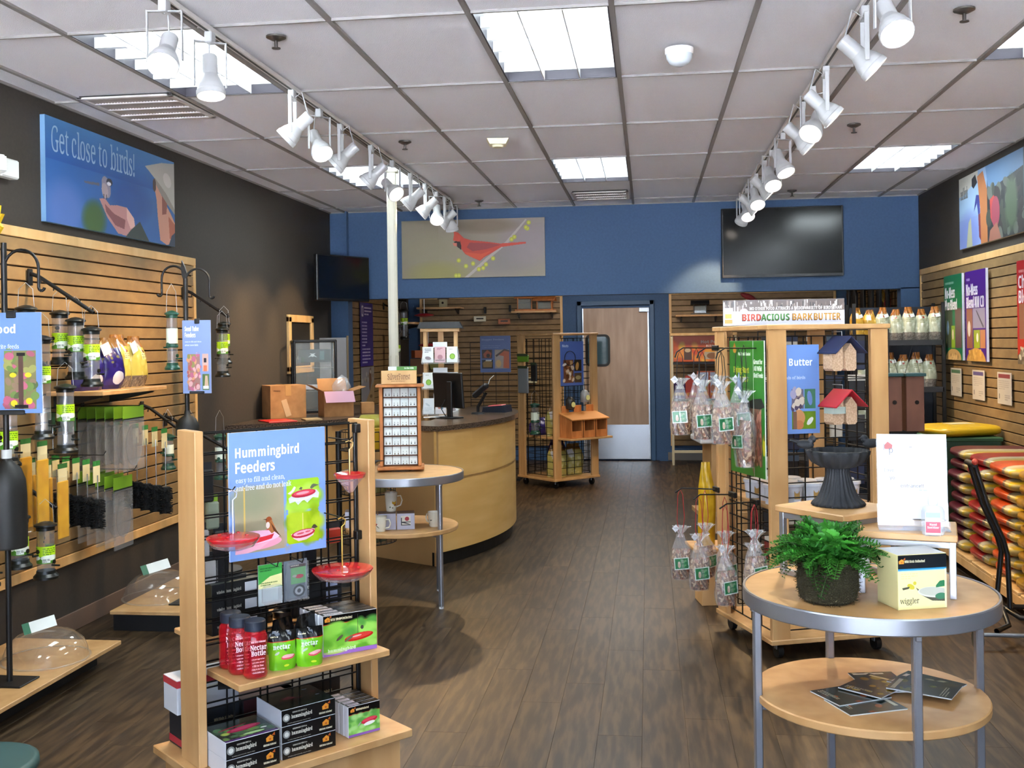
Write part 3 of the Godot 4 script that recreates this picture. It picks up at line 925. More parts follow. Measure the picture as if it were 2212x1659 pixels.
	t = board("sign_board", "narrow blue feeder sign clipped to the double-hook pole stand", "sign", Vector3(-2.665, 1.59, -5.978), 3, 0.172, 0.435, PM(p, 0.4), "a9b6d6", 0.008, "blue feeder signs")
	txt(t, "Seed Tube", 0.085, Vector3(-0.028, 0.167, 0.0055), "f3f4f8", 1, 0.03)
	txt(t, "Feeders", 0.065, Vector3(-0.038, 0.13, 0.0055), "f3f4f8", 1, 0.03)
	txt(t, "easy to fill and clean", 0.1, Vector3(-0.02, 0.09, 0.0055), "e4e8f2", 2, 0.011)
	txt(t, "attract more birds", 0.08, Vector3(-0.03, 0.07, 0.0055), "e4e8f2", 2, 0.011)
	part(t, "clip", bx(Vector3(0.03, 0.03, 0.02), Vector3(0.005, 0.212, 0.002)), M("16171a", 0.5))
	part(t, "clip", bx(Vector3(0.09, 0.016, 0.02), Vector3(0.0, -0.212, 0.002)), M("16171a", 0.5))

# a shepherd's hook: up from p, over by w, down to a small curl
func arc_pts(p: Vector3, w: float, top: float, drop: float) -> Array:
	var a := [p]
	for j in 13:
		var f := PI * j / 12.0
		a.append(Vector3(p.x + w * (1.0 - cos(f)), top + absf(w) * sin(f) * 1.0, p.z))
	a.append(Vector3(p.x + 2 * w, top - drop, p.z))
	for j in 6:
		var f := PI * j / 5.0
		a.append(Vector3(p.x + 2 * w + signf(w) * 0.014 * (1.0 - cos(f)), top - drop - 0.014 * sin(f), p.z))
	return a

func shelf_stock() -> void:
	wall_shelf("wooden shelf of golden seed bags on the slatwall", Vector3(-3.335, 1.41, -5.88), 90, 0.78, 0.34)
	var p := Pic.new(128, 160, "cdbb57")
	p.r(0, 0, 100, 22, "8a5a22").spots(0, 0, 100, 20, ["6e4418", "a87434", "94642a"], 30, 4, 10, 2, 0.6).r(0, 78, 100, 22, "75675a").spots(0, 78, 100, 22, ["8a7a68", "5f5348", "998570"], 120, 1, 3, 5).spots(0, 20, 100, 58, ["d8c868", "c2ae4c", "d2c05c"], 30, 5, 14, 6, 0.8).r(54, 34, 30, 12, "e0d69a").lines(56, 36, 26, 3, 3.4, "7a6a2a", 4).e(70, 30, 9, 4, "8a4a2a")
	var gold := PM(p, 0.22)
	p = Pic.new(96, 160, "241a66")
	p.r(0, 0, 100, 20, "7a5422").spots(10, 20, 80, 45, ["332a7a", "1c1452", "6b6a48"], 30, 3, 8, 7, 0.6).e(60, 78, 22, 22, "c9c6d0").r(0, 92, 100, 8, "191150")
	var purple := PM(p, 0.25)
	var spots := [[-5.62, 0.27, purple, "purple seed bag behind the hanging feeder on the wall shelf"], [-5.82, 0.3, purple, "purple seed bag with white tag on the wall shelf, next to the golden bags"], [-5.95, 0.32, gold, "golden seed bag with white tag in the middle of the wall shelf"], [-6.12, 0.31, gold, "golden seed bag at the far end of the wall shelf"]]
	for j in 4:
		var s: Array = spots[j]
		var t := thing("seed_bag", s[3], "seed bag", Vector3(-3.16 + (j % 2) * 0.02, 1.41, s[0]), 62 + j * 6, "seed bags on the wall shelf")
		part(t, "bag", b().bag(0.2, s[1], 0.13, 0.45, 0.006, j), s[2])
		if j != 0: part(t, "price_tag", b().at(Vector3(-0.055, s[1] * 0.78, 0.05), 0.2, -0.2, 0.3).box(Vector3(0.08, 0.065, 0.002)), M("d8d9de", 0.5))

func hung_stock() -> void:
	# arms that come out from the slatwall
	for q in [[2.04, -5.33, 0.37, 0.2, "high on the slatwall over the golden bags"], [2.04, -7.24, 0.34, 0.18, "high on the slatwall beyond the double-hook pole"], [1.25, -6.58, 0.26, 0.14, "under the wall shelf toward the hummingbird stand"], [1.15, -6.92, 0.46, 0.21, "behind the end panel of the hummingbird stand"], [1.72, -5.0, 0.3, 0.16, "at mid height behind the blue sign"], [0.99, -5.06, 0.3, 0.16, "low on the slatwall beside the squirrel baffle"]]:
		faceout("notched black display arm " + q[4], Vector3(-3.325, q[0], q[1]), 90, q[2], q[3])
	# feeders: centre x, top y, z, height, radius, kind, what sets it apart
	var fs := [
		[-2.97, 1.77, -5.33, 0.33, 0.043, "black", "hanging lowest of the high arm, in front of a purple bag"],
		[-3.06, 1.82, -5.33, 0.34, 0.043, "mesh", "second along the high arm beside the golden bags"],
		[-3.15, 1.86, -5.33, 0.3, 0.043, "black", "against the slatwall at the root of the high arm"],
		[-3.05, 1.87, -4.86, 0.36, 0.043, "black", "partly hidden behind the blue sign at the frame edge"],
		[-2.98, 1.72, -4.88, 0.52, 0.04, "clear", "long clear one just past the edge of the blue sign"],
		[-2.99, 1.47, -5.1, 0.36, 0.045, "clear", "hanging below the wall shelf with a lime band"],
		[-3.08, 1.38, -4.75, 0.3, 0.042, "clear", "with only its base showing below the blue sign"],
		[-3.02, 1.83, -7.24, 0.31, 0.04, "black", "behind the narrow blue sign on the far arm"],
		[-2.985, 1.79, -7.12, 0.36, 0.04, "black", "at the tip of the far arm, right of the narrow sign"],
		[-2.83, 1.87, -6.0, 0.36, 0.034, "green", "slim green one on the hook of the pole stand"],
		[-3.0, 0.79, -4.92, 0.29, 0.045, "clear", "lowest clear one at the slatwall foot with lime band"],
		[-3.05, 0.85, -4.78, 0.27, 0.042, "clear", "low clear one next to the squirrel baffle"],
		[-3.1, 0.8, -4.6, 0.27, 0.042, "clear", "low one at the frame edge behind the pole"],
		[-3.0, 1.08, -6.6, 0.32, 0.036, "green", "lower green one beside the black brushes"],
		[-3.15, 1.08, -6.6, 0.24, 0.036, "green", "lower green one behind the brush rods"],
		[-2.94, 1.05, -6.95, 0.32, 0.036, "green", "lower green one at the hummingbird stand's end panel"]]
	for f in fs: tube_feeder(("green" if f[5] == "green" else "clear") + " tube seed feeder, " + f[6], Vector3(f[0], f[1], f[2]), f[3], f[4], f[5], 0.16 if f[5] == "green" else 0.11)
	# yellow scrubbing sleeves
	var yl := grain("d09a10", "e0ac1c", 0.03, Vector3(5, 5, 5), 0.6, false, 2, 64, 51)
	for j in 4: pack_yellow("flat yellow pouch with header card, %s of the taller row on the slatwall" % ORD[j], Vector3(-3.3 + 0.09 * j, 1.22 - 0.012 * j, -4.95), 0.36 + (0.1 if j == 3 else 0.0), yl)
	for j in 3: pack_yellow("flat yellow pouch with header card, %s of the shorter row by the brushes" % ORD[j], Vector3(-3.25 + 0.09 * j, 1.07 - 0.014 * j, -5.2), 0.3, yl)
	# plain wire hooks for the rows
	for q in [[1.222, -4.95, 0.36, "over the taller yellow pouches"], [1.072, -5.2, 0.3, "over the shorter yellow pouches"], [1.062, -5.47, 0.34, "over the nearer brushes"], [1.202, -6.15, 0.42, "over the farther brushes"], [1.302, -5.42, 0.22, "over the dark green cards"], [1.312, -5.85, 0.36, "over the upper clear sleeves"], [0.942, -5.82, 0.34, "over the lower clear sleeves"], [1.55, -5.1, 0.34, "holding the feeder below the wall shelf"]]:
		var w := thing("wire_hook", "straight black wire hook on the slatwall " + q[3], "display hook", Vector3(-3.325, q[0], q[1]), 90, "straight wire hooks")
		part(w, "wire", b().tube([Vector3(0, -0.002, 0), Vector3(0, -0.002, q[2]), Vector3(0, 0.02, q[2] + 0.012)], 0.003, 6), black_metal)
		part(w, "plate", bx(Vector3(0.04, 0.035, 0.006), Vector3(0, 0, 0.003)), black_metal)
	# brushes
	for j in 5: brush("black tube brush with cream card, %s of the nearer slatwall bundle" % ORD[j], Vector3(-3.27 + 0.06 * j, 1.06 - 0.008 * j, -5.47), 0.33)
	for j in 6: brush("black tube brush with cream card, %s of the farther slatwall bundle" % ORD[j], Vector3(-3.27 + 0.062 * j, 1.2 - 0.01 * j, -6.15), 0.48)
	for j in 3: brush("slim brush with dark green card, %s of a short row above the brushes" % ORD[j], Vector3(-3.26 + 0.06 * j, 1.3, -5.42), 0.3, "1f4a33", false)
	# flat domes in clear sleeves
	for j in 6: sleeve("clear lime-topped sleeve with a tray, %s in the row under the wall shelf" % ORD[j], Vector3(-3.28 + 0.055 * j, 1.31, -5.85), 0.25, 0.38)
	for j in 5: sleeve("clear lime-topped sleeve with a tray, %s in the lowest row by the brushes" % ORD[j], Vector3(-3.28 + 0.055 * j, 0.94 - 0.01 * j, -5.82), 0.22, 0.42)
	# teal stool at the corner of the picture
	var t := thing("round_stool", "dark teal round stool in the near corner of the floor", "stool", Vector3(-1.96, 0, -2.84))
	part(t, "seat", b().lathe([Vector2(0.0, 0.45), Vector2(0.155, 0.45), Vector2(0.17, 0.444), Vector2(0.172, 0.425), Vector2(0.16, 0.41), Vector2(0, 0.41)], 36), M("123f40", 0.5))
	part(t, "pedestal", b().lathe([Vector2(0.14, 0.0), Vector2(0.15, 0.03), Vector2(0.12, 0.1), Vector2(0.11, 0.35), Vector2(0.14, 0.41)], 28), M("0f3334", 0.5))

var kits := {}
func pack_yellow(label: String, at: Vector3, h: float, m: Material) -> void:
	var t := thing("yellow_pouch", label, "pouch", at, 0, "flat yellow pouches on the slatwall")
	part(t, "pouch", b().box(Vector3(0.01, h, 0.1), Vector3(0, -0.09 - h / 2, 0), 0.004), m)
	part(t, "header_card", b().box(Vector3(0.002, 0.1, 0.085), Vector3(0, -0.05, 0)), M("d9cfa2", 0.6))
	part(t, "card_band", b().box(Vector3(0.003, 0.025, 0.087), Vector3(0, -0.01, 0)), M("2c6a2c", 0.6))
	part(t, "zip_bag", b().box(Vector3(0.014, h + 0.05, 0.11), Vector3(0, -0.09 - h / 2, 0), 0.004), M("e9dcae", 0.08, 0.0, 0.06))

func brush(label: String, at: Vector3, h: float, card := "d8cc9c", dark := true) -> void:
	var t := thing("tube_brush", label, "brush", at, 0, "long tube brushes on the slatwall")
	part(t, "header_card", b().box(Vector3(0.003, 0.12 if dark else 0.09, 0.07), Vector3(0, -0.06, 0)), M(card, 0.6))
	part(t, "card_band", b().box(Vector3(0.004, 0.028, 0.072), Vector3(0, -0.014, 0)), M("2a7a30" if dark else "17341f", 0.6))
	part(t, "rod", b().cyl(Vector3(0.006, -0.08, 0), Vector3(0.006, -h + 0.1, 0), 0.003, -1, 6), M("a8abac", 0.2, 0.8))
	if not dark: return
	if not kits.has("bristle"):
		var m := b()
		var g := RandomNumberGenerator.new()
		g.seed = 8
		m.cyl(Vector3(0, 0.0, 0), Vector3(0, 0.16, 0), 0.026, -1, 10)
		for j in 260:
			var y := g.randf() * 0.16
			var a := g.randf() * TAU
			m.cyl(Vector3(0, y, 0), Vector3(cos(a) * 0.04, y - 0.006, sin(a) * 0.04), 0.004, 0.0025, 3, false)
		kits["bristle"] = m.done()
	var o := put(t, "bristles", kits["bristle"], M("070708", 0.9))
	o.position = Vector3(0.006, -h - 0.04, 0)

func sleeve(label: String, at: Vector3, w: float, h: float) -> void:
	var key := "sleeve %.2f" % h
	var t: Node3D
	if kits.has(key):
		dup(kits[key], label, at, 0, "clear_sleeve")
		return
	t = thing("clear_sleeve", label, "package", at, 0, "clear sleeves with lime headers")
	kits[key] = t
	part(t, "header_card", b().box(Vector3(0.003, 0.085, w), Vector3(0, -0.045, 0)), M("6f9a1f", 0.5))
	part(t, "card_band", b().box(Vector3(0.004, 0.018, w), Vector3(0, -0.08, 0)), M("16201a", 0.5))
	part(t, "film", b().box(Vector3(0.01, h - 0.08, w), Vector3(0, -0.08 - (h - 0.08) / 2, 0), 0.003), M("cfd3d6", 0.12, 0.0, 0.12))
	part(t, "tray", b().at(Vector3(0.0, -0.08 - (h - 0.08) / 2, 0), 0, 0, PI / 2).lathe([Vector2(0.0, 0.002), Vector2(w * 0.3, 0.004), Vector2(w * 0.42, 0.001), Vector2(w * 0.42, -0.004)], 24, true, 0, 0.0, 1.15, 0.9), M("8f9295", 0.15, 0.0, 0.45))
# ---- the hummingbird feeder stand ------------------------------------------------------------------------------------
var U := Transform3D()
var udeg := 0.0
func unit(o: Vector3, deg: float) -> void:
	U = Transform3D(Basis(Vector3.UP, deg_to_rad(deg)), o)
	udeg = deg

# a printed carton standing on its base point; prints are laid on its front (+z), top and side (-x)
func carton(nm: String, label: String, at: Vector3, deg: float, s: Vector3, body: Material, front: Material = null, top: Material = null, side: Material = null, group := "") -> Node3D:
	var t := thing(nm, label, "box", at, deg, group)
	part(t, "carton", b().box(s, Vector3(0, s.y / 2, 0), 0.0012), body)
	if front: part(t, "front_print", b().panel(s.x - 0.002, s.y - 0.002, Vector3(0, s.y / 2, s.z / 2 + 0.0006)), front)
	if top: part(t, "top_print", b().at(Vector3(0, s.y + 0.0006, 0), 0, -PI / 2).panel(s.x - 0.002, s.z - 0.002), top)
	if side: part(t, "side_print", b().at(Vector3(-s.x / 2 - 0.0006, s.y / 2, 0), -PI / 2).panel(s.z - 0.002, s.y - 0.002), side)
	return t

func hum_stand() -> void:
	unit(Vector3(-1.37, 0, -3.8), 48)
	var t := thing("display_stand", "wooden display stand with black wire grid, holding red hummingbird feeders", "display stand", U.origin, 48)
	for s in [-1, 1]: part(t, "end_panel", bx(Vector3(0.032, 1.17, 0.15), Vector3(s * 0.354, 0.77, 0.0)), maple)
	for z in [-0.004, -0.06]: part(t, "wire_grid", b().wires(0.668, 1.13, 0.148, 0.0762, 0.0026, Vector3(0, 0.775, z)), black_metal)
	part(t, "grid_post", bx(Vector3(0.014, 1.14, 0.014), Vector3(0.325, 0.77, -0.002)), black_metal)
	for y in [1.32, 0.9, 0.42]:
		part(t, "grid_clip", bx(Vector3(0.03, 0.035, 0.03), Vector3(0.33, y, 0.006)), black_metal)
		part(t, "grid_clip", bx(Vector3(0.03, 0.035, 0.03), Vector3(-0.33, y, -0.06)), black_metal)
	part(t, "deck", bx(Vector3(0.8, 0.03, 0.52), Vector3(0, 0.17, 0)), maple)
	part(t, "base_box", bx(Vector3(0.74, 0.13, 0.44), Vector3(0, 0.09, 0)), maple)
	part(t, "foot_plinth", b().box(Vector3(0.66, 0.03, 0.36), Vector3(0, 0.015, 0)), M("0d0c0b", 0.7))
	part(t, "shelf", bx(Vector3(0.61, 0.024, 0.255), Vector3(0, 0.493, 0.128)), maple)
	part(t, "shelf", bx(Vector3(0.61, 0.02, 0.22), Vector3(0, 0.585, -0.17)), maple)
	for x in [-0.26, 0.26]: part(t, "shelf_bracket", b().at(Vector3(x, 0.48, 0.002), PI / 2).prism([Vector2(0, 0), Vector2(-0.17, 0), Vector2(-0.17, -0.012), Vector2(0, -0.06)], -0.004, 0.004), black_metal)
	# the blue sign
	var p := Pic.new(512, 600, "7c9cd6")
	p.r(5, 43, 50, 52, "a3997c").e(20, 55, 30, 18, "8f9074", 0, 0.9).e(46, 88, 22, 16, "b09a80", 0, 0.9).r(14, 43, 1.6, 40, "cfae5c")
	p.e(22, 88, 30, 6.5, "e79ab0").e(20, 84, 30, 5.5, "ecc0d4").p([5, 84, 45, 77, 46, 80, 42, 86, 5, 91], "d8303a").e(20, 81, 26, 3.4, "eab8d2").p([5, 93, 40, 88, 30, 93, 5, 97], "e8a9bc").r(0, 95, 56, 5, "7c9cd6").r(0, 70, 5, 30, "7c9cd6")
	p.e(39, 71, 3.2, 3.2, "a8542c").p([33, 70, 37, 70, 37, 71], "5a3a2a").p([37, 73, 42, 71, 47, 80, 42, 82, 38, 78], "b5713f").p([41, 73, 52, 86, 44, 80], "6b3f26").e(38, 75, 2, 3, "ecd9cf")
	for q in [[58, 41, "9cc92c"], [58, 68, "a8c614"]]:
		p.r(q[0], q[1], 35, 25, q[2]).e(q[0] + 17, q[1] + 12, 16, 8, "b4d84a", 0, 0.8)
	p.spots(58, 41, 35, 25, ["a6d044", "8fbc28", "b2da58"], 14, 5, 10, 3, 0.9).spots(58, 68, 35, 25, ["9ab818", "b4cc30", "8aa814"], 14, 5, 10, 5, 0.9)
	p.p([60, 56, 64, 54, 90, 51, 93, 54, 92, 58, 86, 57, 80, 61, 76, 58, 70, 62, 67, 59, 61, 60], "ccd2dc").p([62, 57, 70, 58, 84, 56, 90, 56, 86, 57, 74, 59, 68, 59], "e6e6ee").e(76, 53, 13, 3.6, "b8283c", -4).e(76, 52.4, 11, 2.4, "d84a5c", -4).e(75, 52.6, 7, 1.3, "eaa0aa", -4)
	p.p([59, 52, 63, 50, 66, 46.5, 68, 47.5, 66, 50.5, 62, 53], "d8dcd8").p([71, 49.4, 73, 47.6, 75, 48.2, 74, 50], "54564c").p([83, 49, 85, 46.6, 87, 46, 93, 47.4, 88, 48.6, 85, 50], "5c6450").p([92, 47, 96, 45.6, 92, 48], "8a8f80")
	p.r(74.6, 69, 0.7, 15, "d9c88a").p([62, 85, 88, 82, 86, 88, 78, 91, 70, 91.5, 65, 89], "e8c4cc").e(75, 85.5, 12.6, 3.8, "c02840", -5).e(75, 85, 10.6, 2.6, "f0a8b4", -5).e(72, 85.3, 4, 0.9, "d85a6c", -5).e(80, 84.4, 3, 0.8, "d85a6c", -5).p([84, 82, 86, 79.6, 88, 79.4, 91, 82, 87, 83], "5a5440")
	for q in [[58, 41], [58, 68]]:
		for c in [[0, 0], [35, 0], [0, 25], [35, 25]]: p.e(q[0] + c[0], q[1] + c[1], 1.4, 1.4, "7c9cd6")
	p.e(5, 43, 1.6, 1.6, "7c9cd6").e(55, 43, 1.6, 1.6, "7c9cd6")
	var s := board("sign_board", "large blue sign about feeders on the front of the hummingbird stand", "sign", U * Vector3(-0.023, 1.105, 0.02), 48, 0.396, 0.464, PM(p, 0.35), "b4c8ee", 0.008, "blue feeder signs")
	txt(s, "Hummingbird", 0.258, Vector3(-0.174, 0.158, 0.006), "ffffff", 1, 0.05, 0, 0, true)
	txt(s, "Feeders", 0.157, Vector3(-0.174, 0.104, 0.006), "ffffff", 1, 0.042, 0, 0, true)
	txt(s, "easy to fill and clean,", 0.196, Vector3(-0.172, 0.058, 0.006), "eaf0fc", 2, 0.024, 0, 0, true)
	txt(s, "ant-free and do not leak", 0.222, Vector3(-0.172, 0.03, 0.006), "eaf0fc", 2, 0.02, 0, 0, true)
	# red dish feeders
	dish("red dish hummingbird feeder on a clear rod in front of the blue sign", U * Vector3(-0.268, 0.966, 0.15), 0.09, 0.15, "c8ccd6")
	dish("large red dish hummingbird feeder on a brass rod, lowest on the stand", U * Vector3(0.168, 0.79, 0.15), 0.112, 0.18, "c9a24c")
	dish("small red cone hummingbird feeder high beside the end panel", U * Vector3(0.218, 1.143, 0.13), 0.06, 0.11, "c9a86c", true)
	dish("red hummingbird feeder hanging on the far side of the wire grid", U * Vector3(0.2, 0.98, -0.16), 0.06, 0.1, "3a2a22", false)
	# blister packs
	var bp := Pic.new(128, 200, "3f9a44")
	bp.r(0, 14, 100, 40, "4aa84c").p([0, 48, 50, 30, 100, 26, 100, 56, 0, 60], "e3dd9c").r(0, 58, 100, 42, "a9b2b4").lines(8, 8, 80, 2, 6, "1e5a2c").lines(10, 44, 70, 2, 5, "5a7a3a", 5)
	var t1 := thing("blister_pack", "green and clear hanging pack under the blue sign", "package", U * Vector3(-0.07, 0.773, 0.035), 46, "packs under the blue sign")
	part(t1, "card", b().box(Vector3(0.095, 0.15, 0.003), Vector3.ZERO), M("9aa4a6", 0.4))
	part(t1, "print", b().panel(0.094, 0.149, Vector3(0, 0, 0.0022)), PM(bp, 0.3))
	part(t1, "bubble", bx(Vector3(0.08, 0.07, 0.03), Vector3(0, -0.035, 0.017), 0.01), M("dfe6e8", 0.05, 0.0, 0.15))
	bp = Pic.new(128, 200, "5a6068")
	bp.r(0, 0, 100, 100, "636a72").r(30, 18, 66, 42, "5a9a5a").e(66, 42, 18, 8, "b03a44").e(45, 40, 10, 5, "9a9a8a").r(26, 12, 70, 7, "2a1c18").e(64, 78, 26, 24, "2f3136").e(64, 78, 18, 16, "9a9c9e").e(64, 78, 8, 8, "3a3c40").lines(30, 13, 60, 1, 5, "c9c2b0")
	t1 = thing("blister_pack", "grey hanging pack with round white part under the blue sign", "package", U * Vector3(0.034, 0.773, 0.035), 50, "packs under the blue sign")
	part(t1, "card", b().box(Vector3(0.1, 0.15, 0.003), Vector3.ZERO), M("4a5056", 0.4))
	part(t1, "print", b().panel(0.099, 0.149, Vector3(0, 0, 0.0022)), PM(bp, 0.3))
	part(t1, "bubble", bx(Vector3(0.094, 0.145, 0.026), Vector3(0, 0, 0.014), 0.008), M("aeb6bc", 0.05, 0.0, 0.16))
	for q in [[-0.07, 0.856], [0.034, 0.856]]:
		t1 = thing("grid_hook", "thin black wire hook carrying the %s pack under the blue sign" % ("green" if q[0] < 0.0 else "grey"), "display hook", U * Vector3(q[0], q[1], 0.0), 48)
		part(t1, "wire", b().tube([Vector3(0, 0, 0), Vector3(0, -0.01, 0.09), Vector3(0, 0.01, 0.1)], 0.0022, 5), black_metal)
	hum_shelf()
	hum_deck()
	hum_rear()

func dish(label: String, at: Vector3, r: float, rod: float, rod_col: String, cone := false) -> void:
	var t := thing("dish_feeder", label, "bird feeder", at, 30, "red dish hummingbird feeders")
	var red := M("c4101f", 0.12, 0.0, 0.72)
	if cone:
		part(t, "reservoir", b().lathe([Vector2(0.003, -0.055), Vector2(0.012, -0.05), Vector2(r * 0.55, -0.02), Vector2(r * 0.95, 0.008)], 30), M("d9b6bc", 0.04, 0.0, 0.25))
		part(t, "cover", b().lathe([Vector2(r * 0.94, 0.004), Vector2(r, 0.018), Vector2(r * 0.96, 0.02), Vector2(r * 0.5, 0.012), Vector2(0.006, 0.012)], 30), red)
	else:
		part(t, "reservoir", b().lathe([Vector2(0.0, -0.022), Vector2(r * 0.45, -0.021), Vector2(r * 0.8, -0.01), Vector2(r * 0.98, 0.012)], 36), M("d8aeb4", 0.04, 0.0, 0.25))
		part(t, "cover", b().lathe([Vector2(r * 0.9, 0.002), Vector2(r * 1.02, 0.02), Vector2(r, 0.024), Vector2(r * 0.7, 0.028), Vector2(r * 0.2, 0.031), Vector2(0.006, 0.034)], 36), red)
		for j in 4:
			var a := j * PI / 2 + 0.5
			part(t, "feeding_port", b().lathe([Vector2(0.007, 0.027), Vector2(0.006, 0.032), Vector2(0.003, 0.032)], 10), red).position = Vector3(cos(a) * r * 0.55, 0, sin(a) * r * 0.55)
	part(t, "hanging_rod", b().tube([Vector3(0, 0.01, 0), Vector3(0, rod, 0), Vector3(0.012, rod + 0.01, 0), Vector3(0.014, rod + 0.024, 0), Vector3(0, rod + 0.034, 0), Vector3(-0.014, rod + 0.028, 0)], 0.0028, 8), M(rod_col, 0.3, 0.6))
	var h := thing("grid_hook", "short black wire hook holding the " + label.get_slice(" ", 0) + " " + label.get_slice(" ", 1) + " feeder " + {true: "with the cone", false: ("on the clear rod" if rod_col == "c8ccd6" else ("on the brass rod" if rod_col == "c9a24c" else "on the far side"))}[cone], "display hook", at + Vector3(0, rod + 0.036, 0), 48)
	part(h, "wire", b().tube([Vector3(0, 0.012, 0.02), Vector3(0, -0.002, 0.0), Vector3(0, 0.0, -0.1), Vector3(0, 0.0, -0.15)], 0.0026, 5), black_metal)

func hum_shelf() -> void:
	var y := 0.505
	# nectar bottles
	var red := M("b30a1e", 0.08, 0.0, 0.62)
	var spots := [[-0.232, 0.045, "rearmost red nectar bottle on the stand's shelf"], [-0.236, 0.125, "middle red nectar bottle on the stand's shelf"], [-0.219, 0.205, "foremost red nectar bottle with white print on the shelf"]]
	for j in 3:
		var s: Array = spots[j]
		var t := thing("nectar_bottle", s[2], "bottle", U * Vector3(s[0], y, s[1]), 48 - 12, "red nectar bottles")
		var r := 0.042
		part(t, "bottle_body", b().lathe([Vector2(0.0, 0.001), Vector2(r * 0.85, 0.001), Vector2(r, 0.012), Vector2(r, 0.035), Vector2(r * 0.985, 0.04), Vector2(r * 0.985, 0.125), Vector2(r, 0.13), Vector2(r * 0.98, 0.145), Vector2(r * 0.78, 0.162), Vector2(r * 0.76, 0.168)], 28), red)
		part(t, "screw_cap", b().lathe([Vector2(r * 0.86, 0.164), Vector2(r * 0.87, 0.168), Vector2(r * 0.87, 0.194), Vector2(r * 0.8, 0.198), Vector2(0, 0.198)], 28, false, 28, 0.012), M("1c2433", 0.5))
		for q in [["Nectar", 0.056, 0.112, 0.018], ["Bottle", 0.05, 0.092, 0.018]]:
			txt(t, q[0], q[1], Vector3(0, q[2], r + 0.0005), "f2e4ea", 3, q[3])
		txt(t, "Wild Birds Unlimited", 0.05, Vector3(0, 0.131, r + 0.0005), "ecd6dc", 1, 0.007)
		for k in 5: txt(t, ["• one part sugar to four", "• parts water, stir well", "• fill to line", "• keep in the fridge", "• shake before use"][k], 0.046 - 0.004 * (k % 3), Vector3(-0.002, 0.072 - 0.0115 * k, r + 0.0005), "e8ccd4", 1, 0.006)
	# pouches
	var p := Pic.new(192, 256, "6cb81c")
	p.r(0, 0, 100, 26, "0d0d0c").r(0, 26, 100, 2, "b8331c").e(30, 60, 40, 30, "86cc2c", 0, 0.9).e(66, 66, 26, 9, "d8525c", -6).e(66, 64, 22, 6, "f0b4b4", -6).e(28, 55, 10, 4, "c8d0c0", -30).e(58, 46, 7, 4, "5a6a3a", 50).e(60, 88, 10, 4, "d2e23a").lines(8, 14, 44, 1, 6, "d8c8a0")
	var pm := PM(p, 0.15)
	for j in 2:
		var t := thing("nectar_pouch", ["green nectar pouch with black top, nearest the red bottles", "green nectar pouch with black top, beside the tall white cartons"][j], "pouch", U * Vector3([-0.105, -0.01][j], y, [0.185, 0.21][j]), 48 - 18 + j * 4, "green nectar pouches")
		part(t, "pouch", b().bag(0.098, 0.135, 0.05, 0.0, 0.003, j + 3, 10, 10, 0.95), pm)
		txt(t, "nectar", 0.06, Vector3(-0.006, 0.084, 0.026), "f2f8e8", 3, 0.016)
	for j in 2:
		var t := thing("coil_pack", ["black folded feeder part behind the nectar pouches", "second black folded part behind the cartons"][j], "package", U * Vector3([-0.07, 0.03][j], y, 0.12), 60, "black parts behind the pouches")
		part(t, "pouch", b().bag(0.12, 0.16, 0.03, 0.3, 0.004, 20 + j), M("0b0c0d", 0.2))
	# tall white cartons standing in a row
	var f := Pic.new(256, 256, "74b838")
	f.r(0, 0, 100, 21, "0c0c0c").r(0, 21, 100, 2, "b5331e").spots(0, 24, 100, 66, ["8ccc4a", "62a82e", "9ad65c", "58a040"], 40, 8, 20, 4, 0.9).e(66, 62, 27, 9, "c9281e", -8).e(66, 60, 24, 6, "e0443a", -8).e(62, 60, 9, 2, "e8b0a8", -8).r(64, 6, 0.8, 50, "4a4a3a").e(30, 58, 9, 3, "5a5a44", -50).e(47, 64, 10, 3, "6a6a50", -40).e(72, 40, 3, 5, "4a5040").r(0, 90, 100, 10, "9a6ac0").e(20, 92, 24, 5, "b4d070", 0, 0.8).lines(24, 8, 46, 1, 8, "d8ccb0")
	var fm := PM(f, 0.25)
	var tp := Pic.new(256, 64, "0e0d0d")
	tp.r(5, 14, 34, 70, "cfcfd4").lines(8, 22, 26, 4, 14, "5a5a62").lines(46, 36, 44, 2, 22, "7a7468", 9)
	var tm := PM(tp, 0.35)
	var sd := Pic.new(64, 128, "dcdde0")
	sd.lines(30, 20, 20, 6, 4, "9a9aa2").r(60, 30, 8, 3, "3a3a6a")
	var sm := PM(sd, 0.5)
	var white := M("d9d9da", 0.5)
	for j in 5:
		var t := carton("feeder_carton", "tall white feeder carton with black top on the shelf, %s from the front" % ORD[j], U * Vector3(0.175, y, 0.175 - 0.036 * j), 48 - 9, Vector3(0.215, 0.15, 0.035), white, fm if j == 0 else null, tm, sm, "tall feeder cartons on the shelf")
		if j == 0:
			txt(t, "hummingbird", 0.11, Vector3(-0.035, 0.02, 0.019), "dff0c8", 3, 0.016)
			txt(t, "Wild Birds Unlimited", 0.085, Vector3(-0.035, 0.134, 0.019), "d8c9a0", 1, 0.01)
			logo(t, Vector3(-0.09, 0.135, 0.0187), 0.02)

# the little orange birdhouse mark
func logo(t: Node3D, o: Vector3, s: float) -> void:
	part(t, "emblem", b().at(o).prism([Vector2(-0.5, -0.4) * s, Vector2(0.5, -0.4) * s, Vector2(0.5, 0.1) * s, Vector2(0.62, 0.1) * s, Vector2(0.1, 0.5) * s, Vector2(-0.55, 0.1) * s], 0, 0.0006), M("d98a2a", 0.5))
	part(t, "emblem", b().at(o).cyl(Vector3(0.05 * s, -0.1 * s, 0), Vector3(0.05 * s, -0.1 * s, 0.001), s * 0.16, -1, 10).prism([Vector2(0.3, 0.35) * s, Vector2(0.75, 0.75) * s, Vector2(0.8, 0.3) * s], 0, 0.0007), M("b0541c", 0.5))

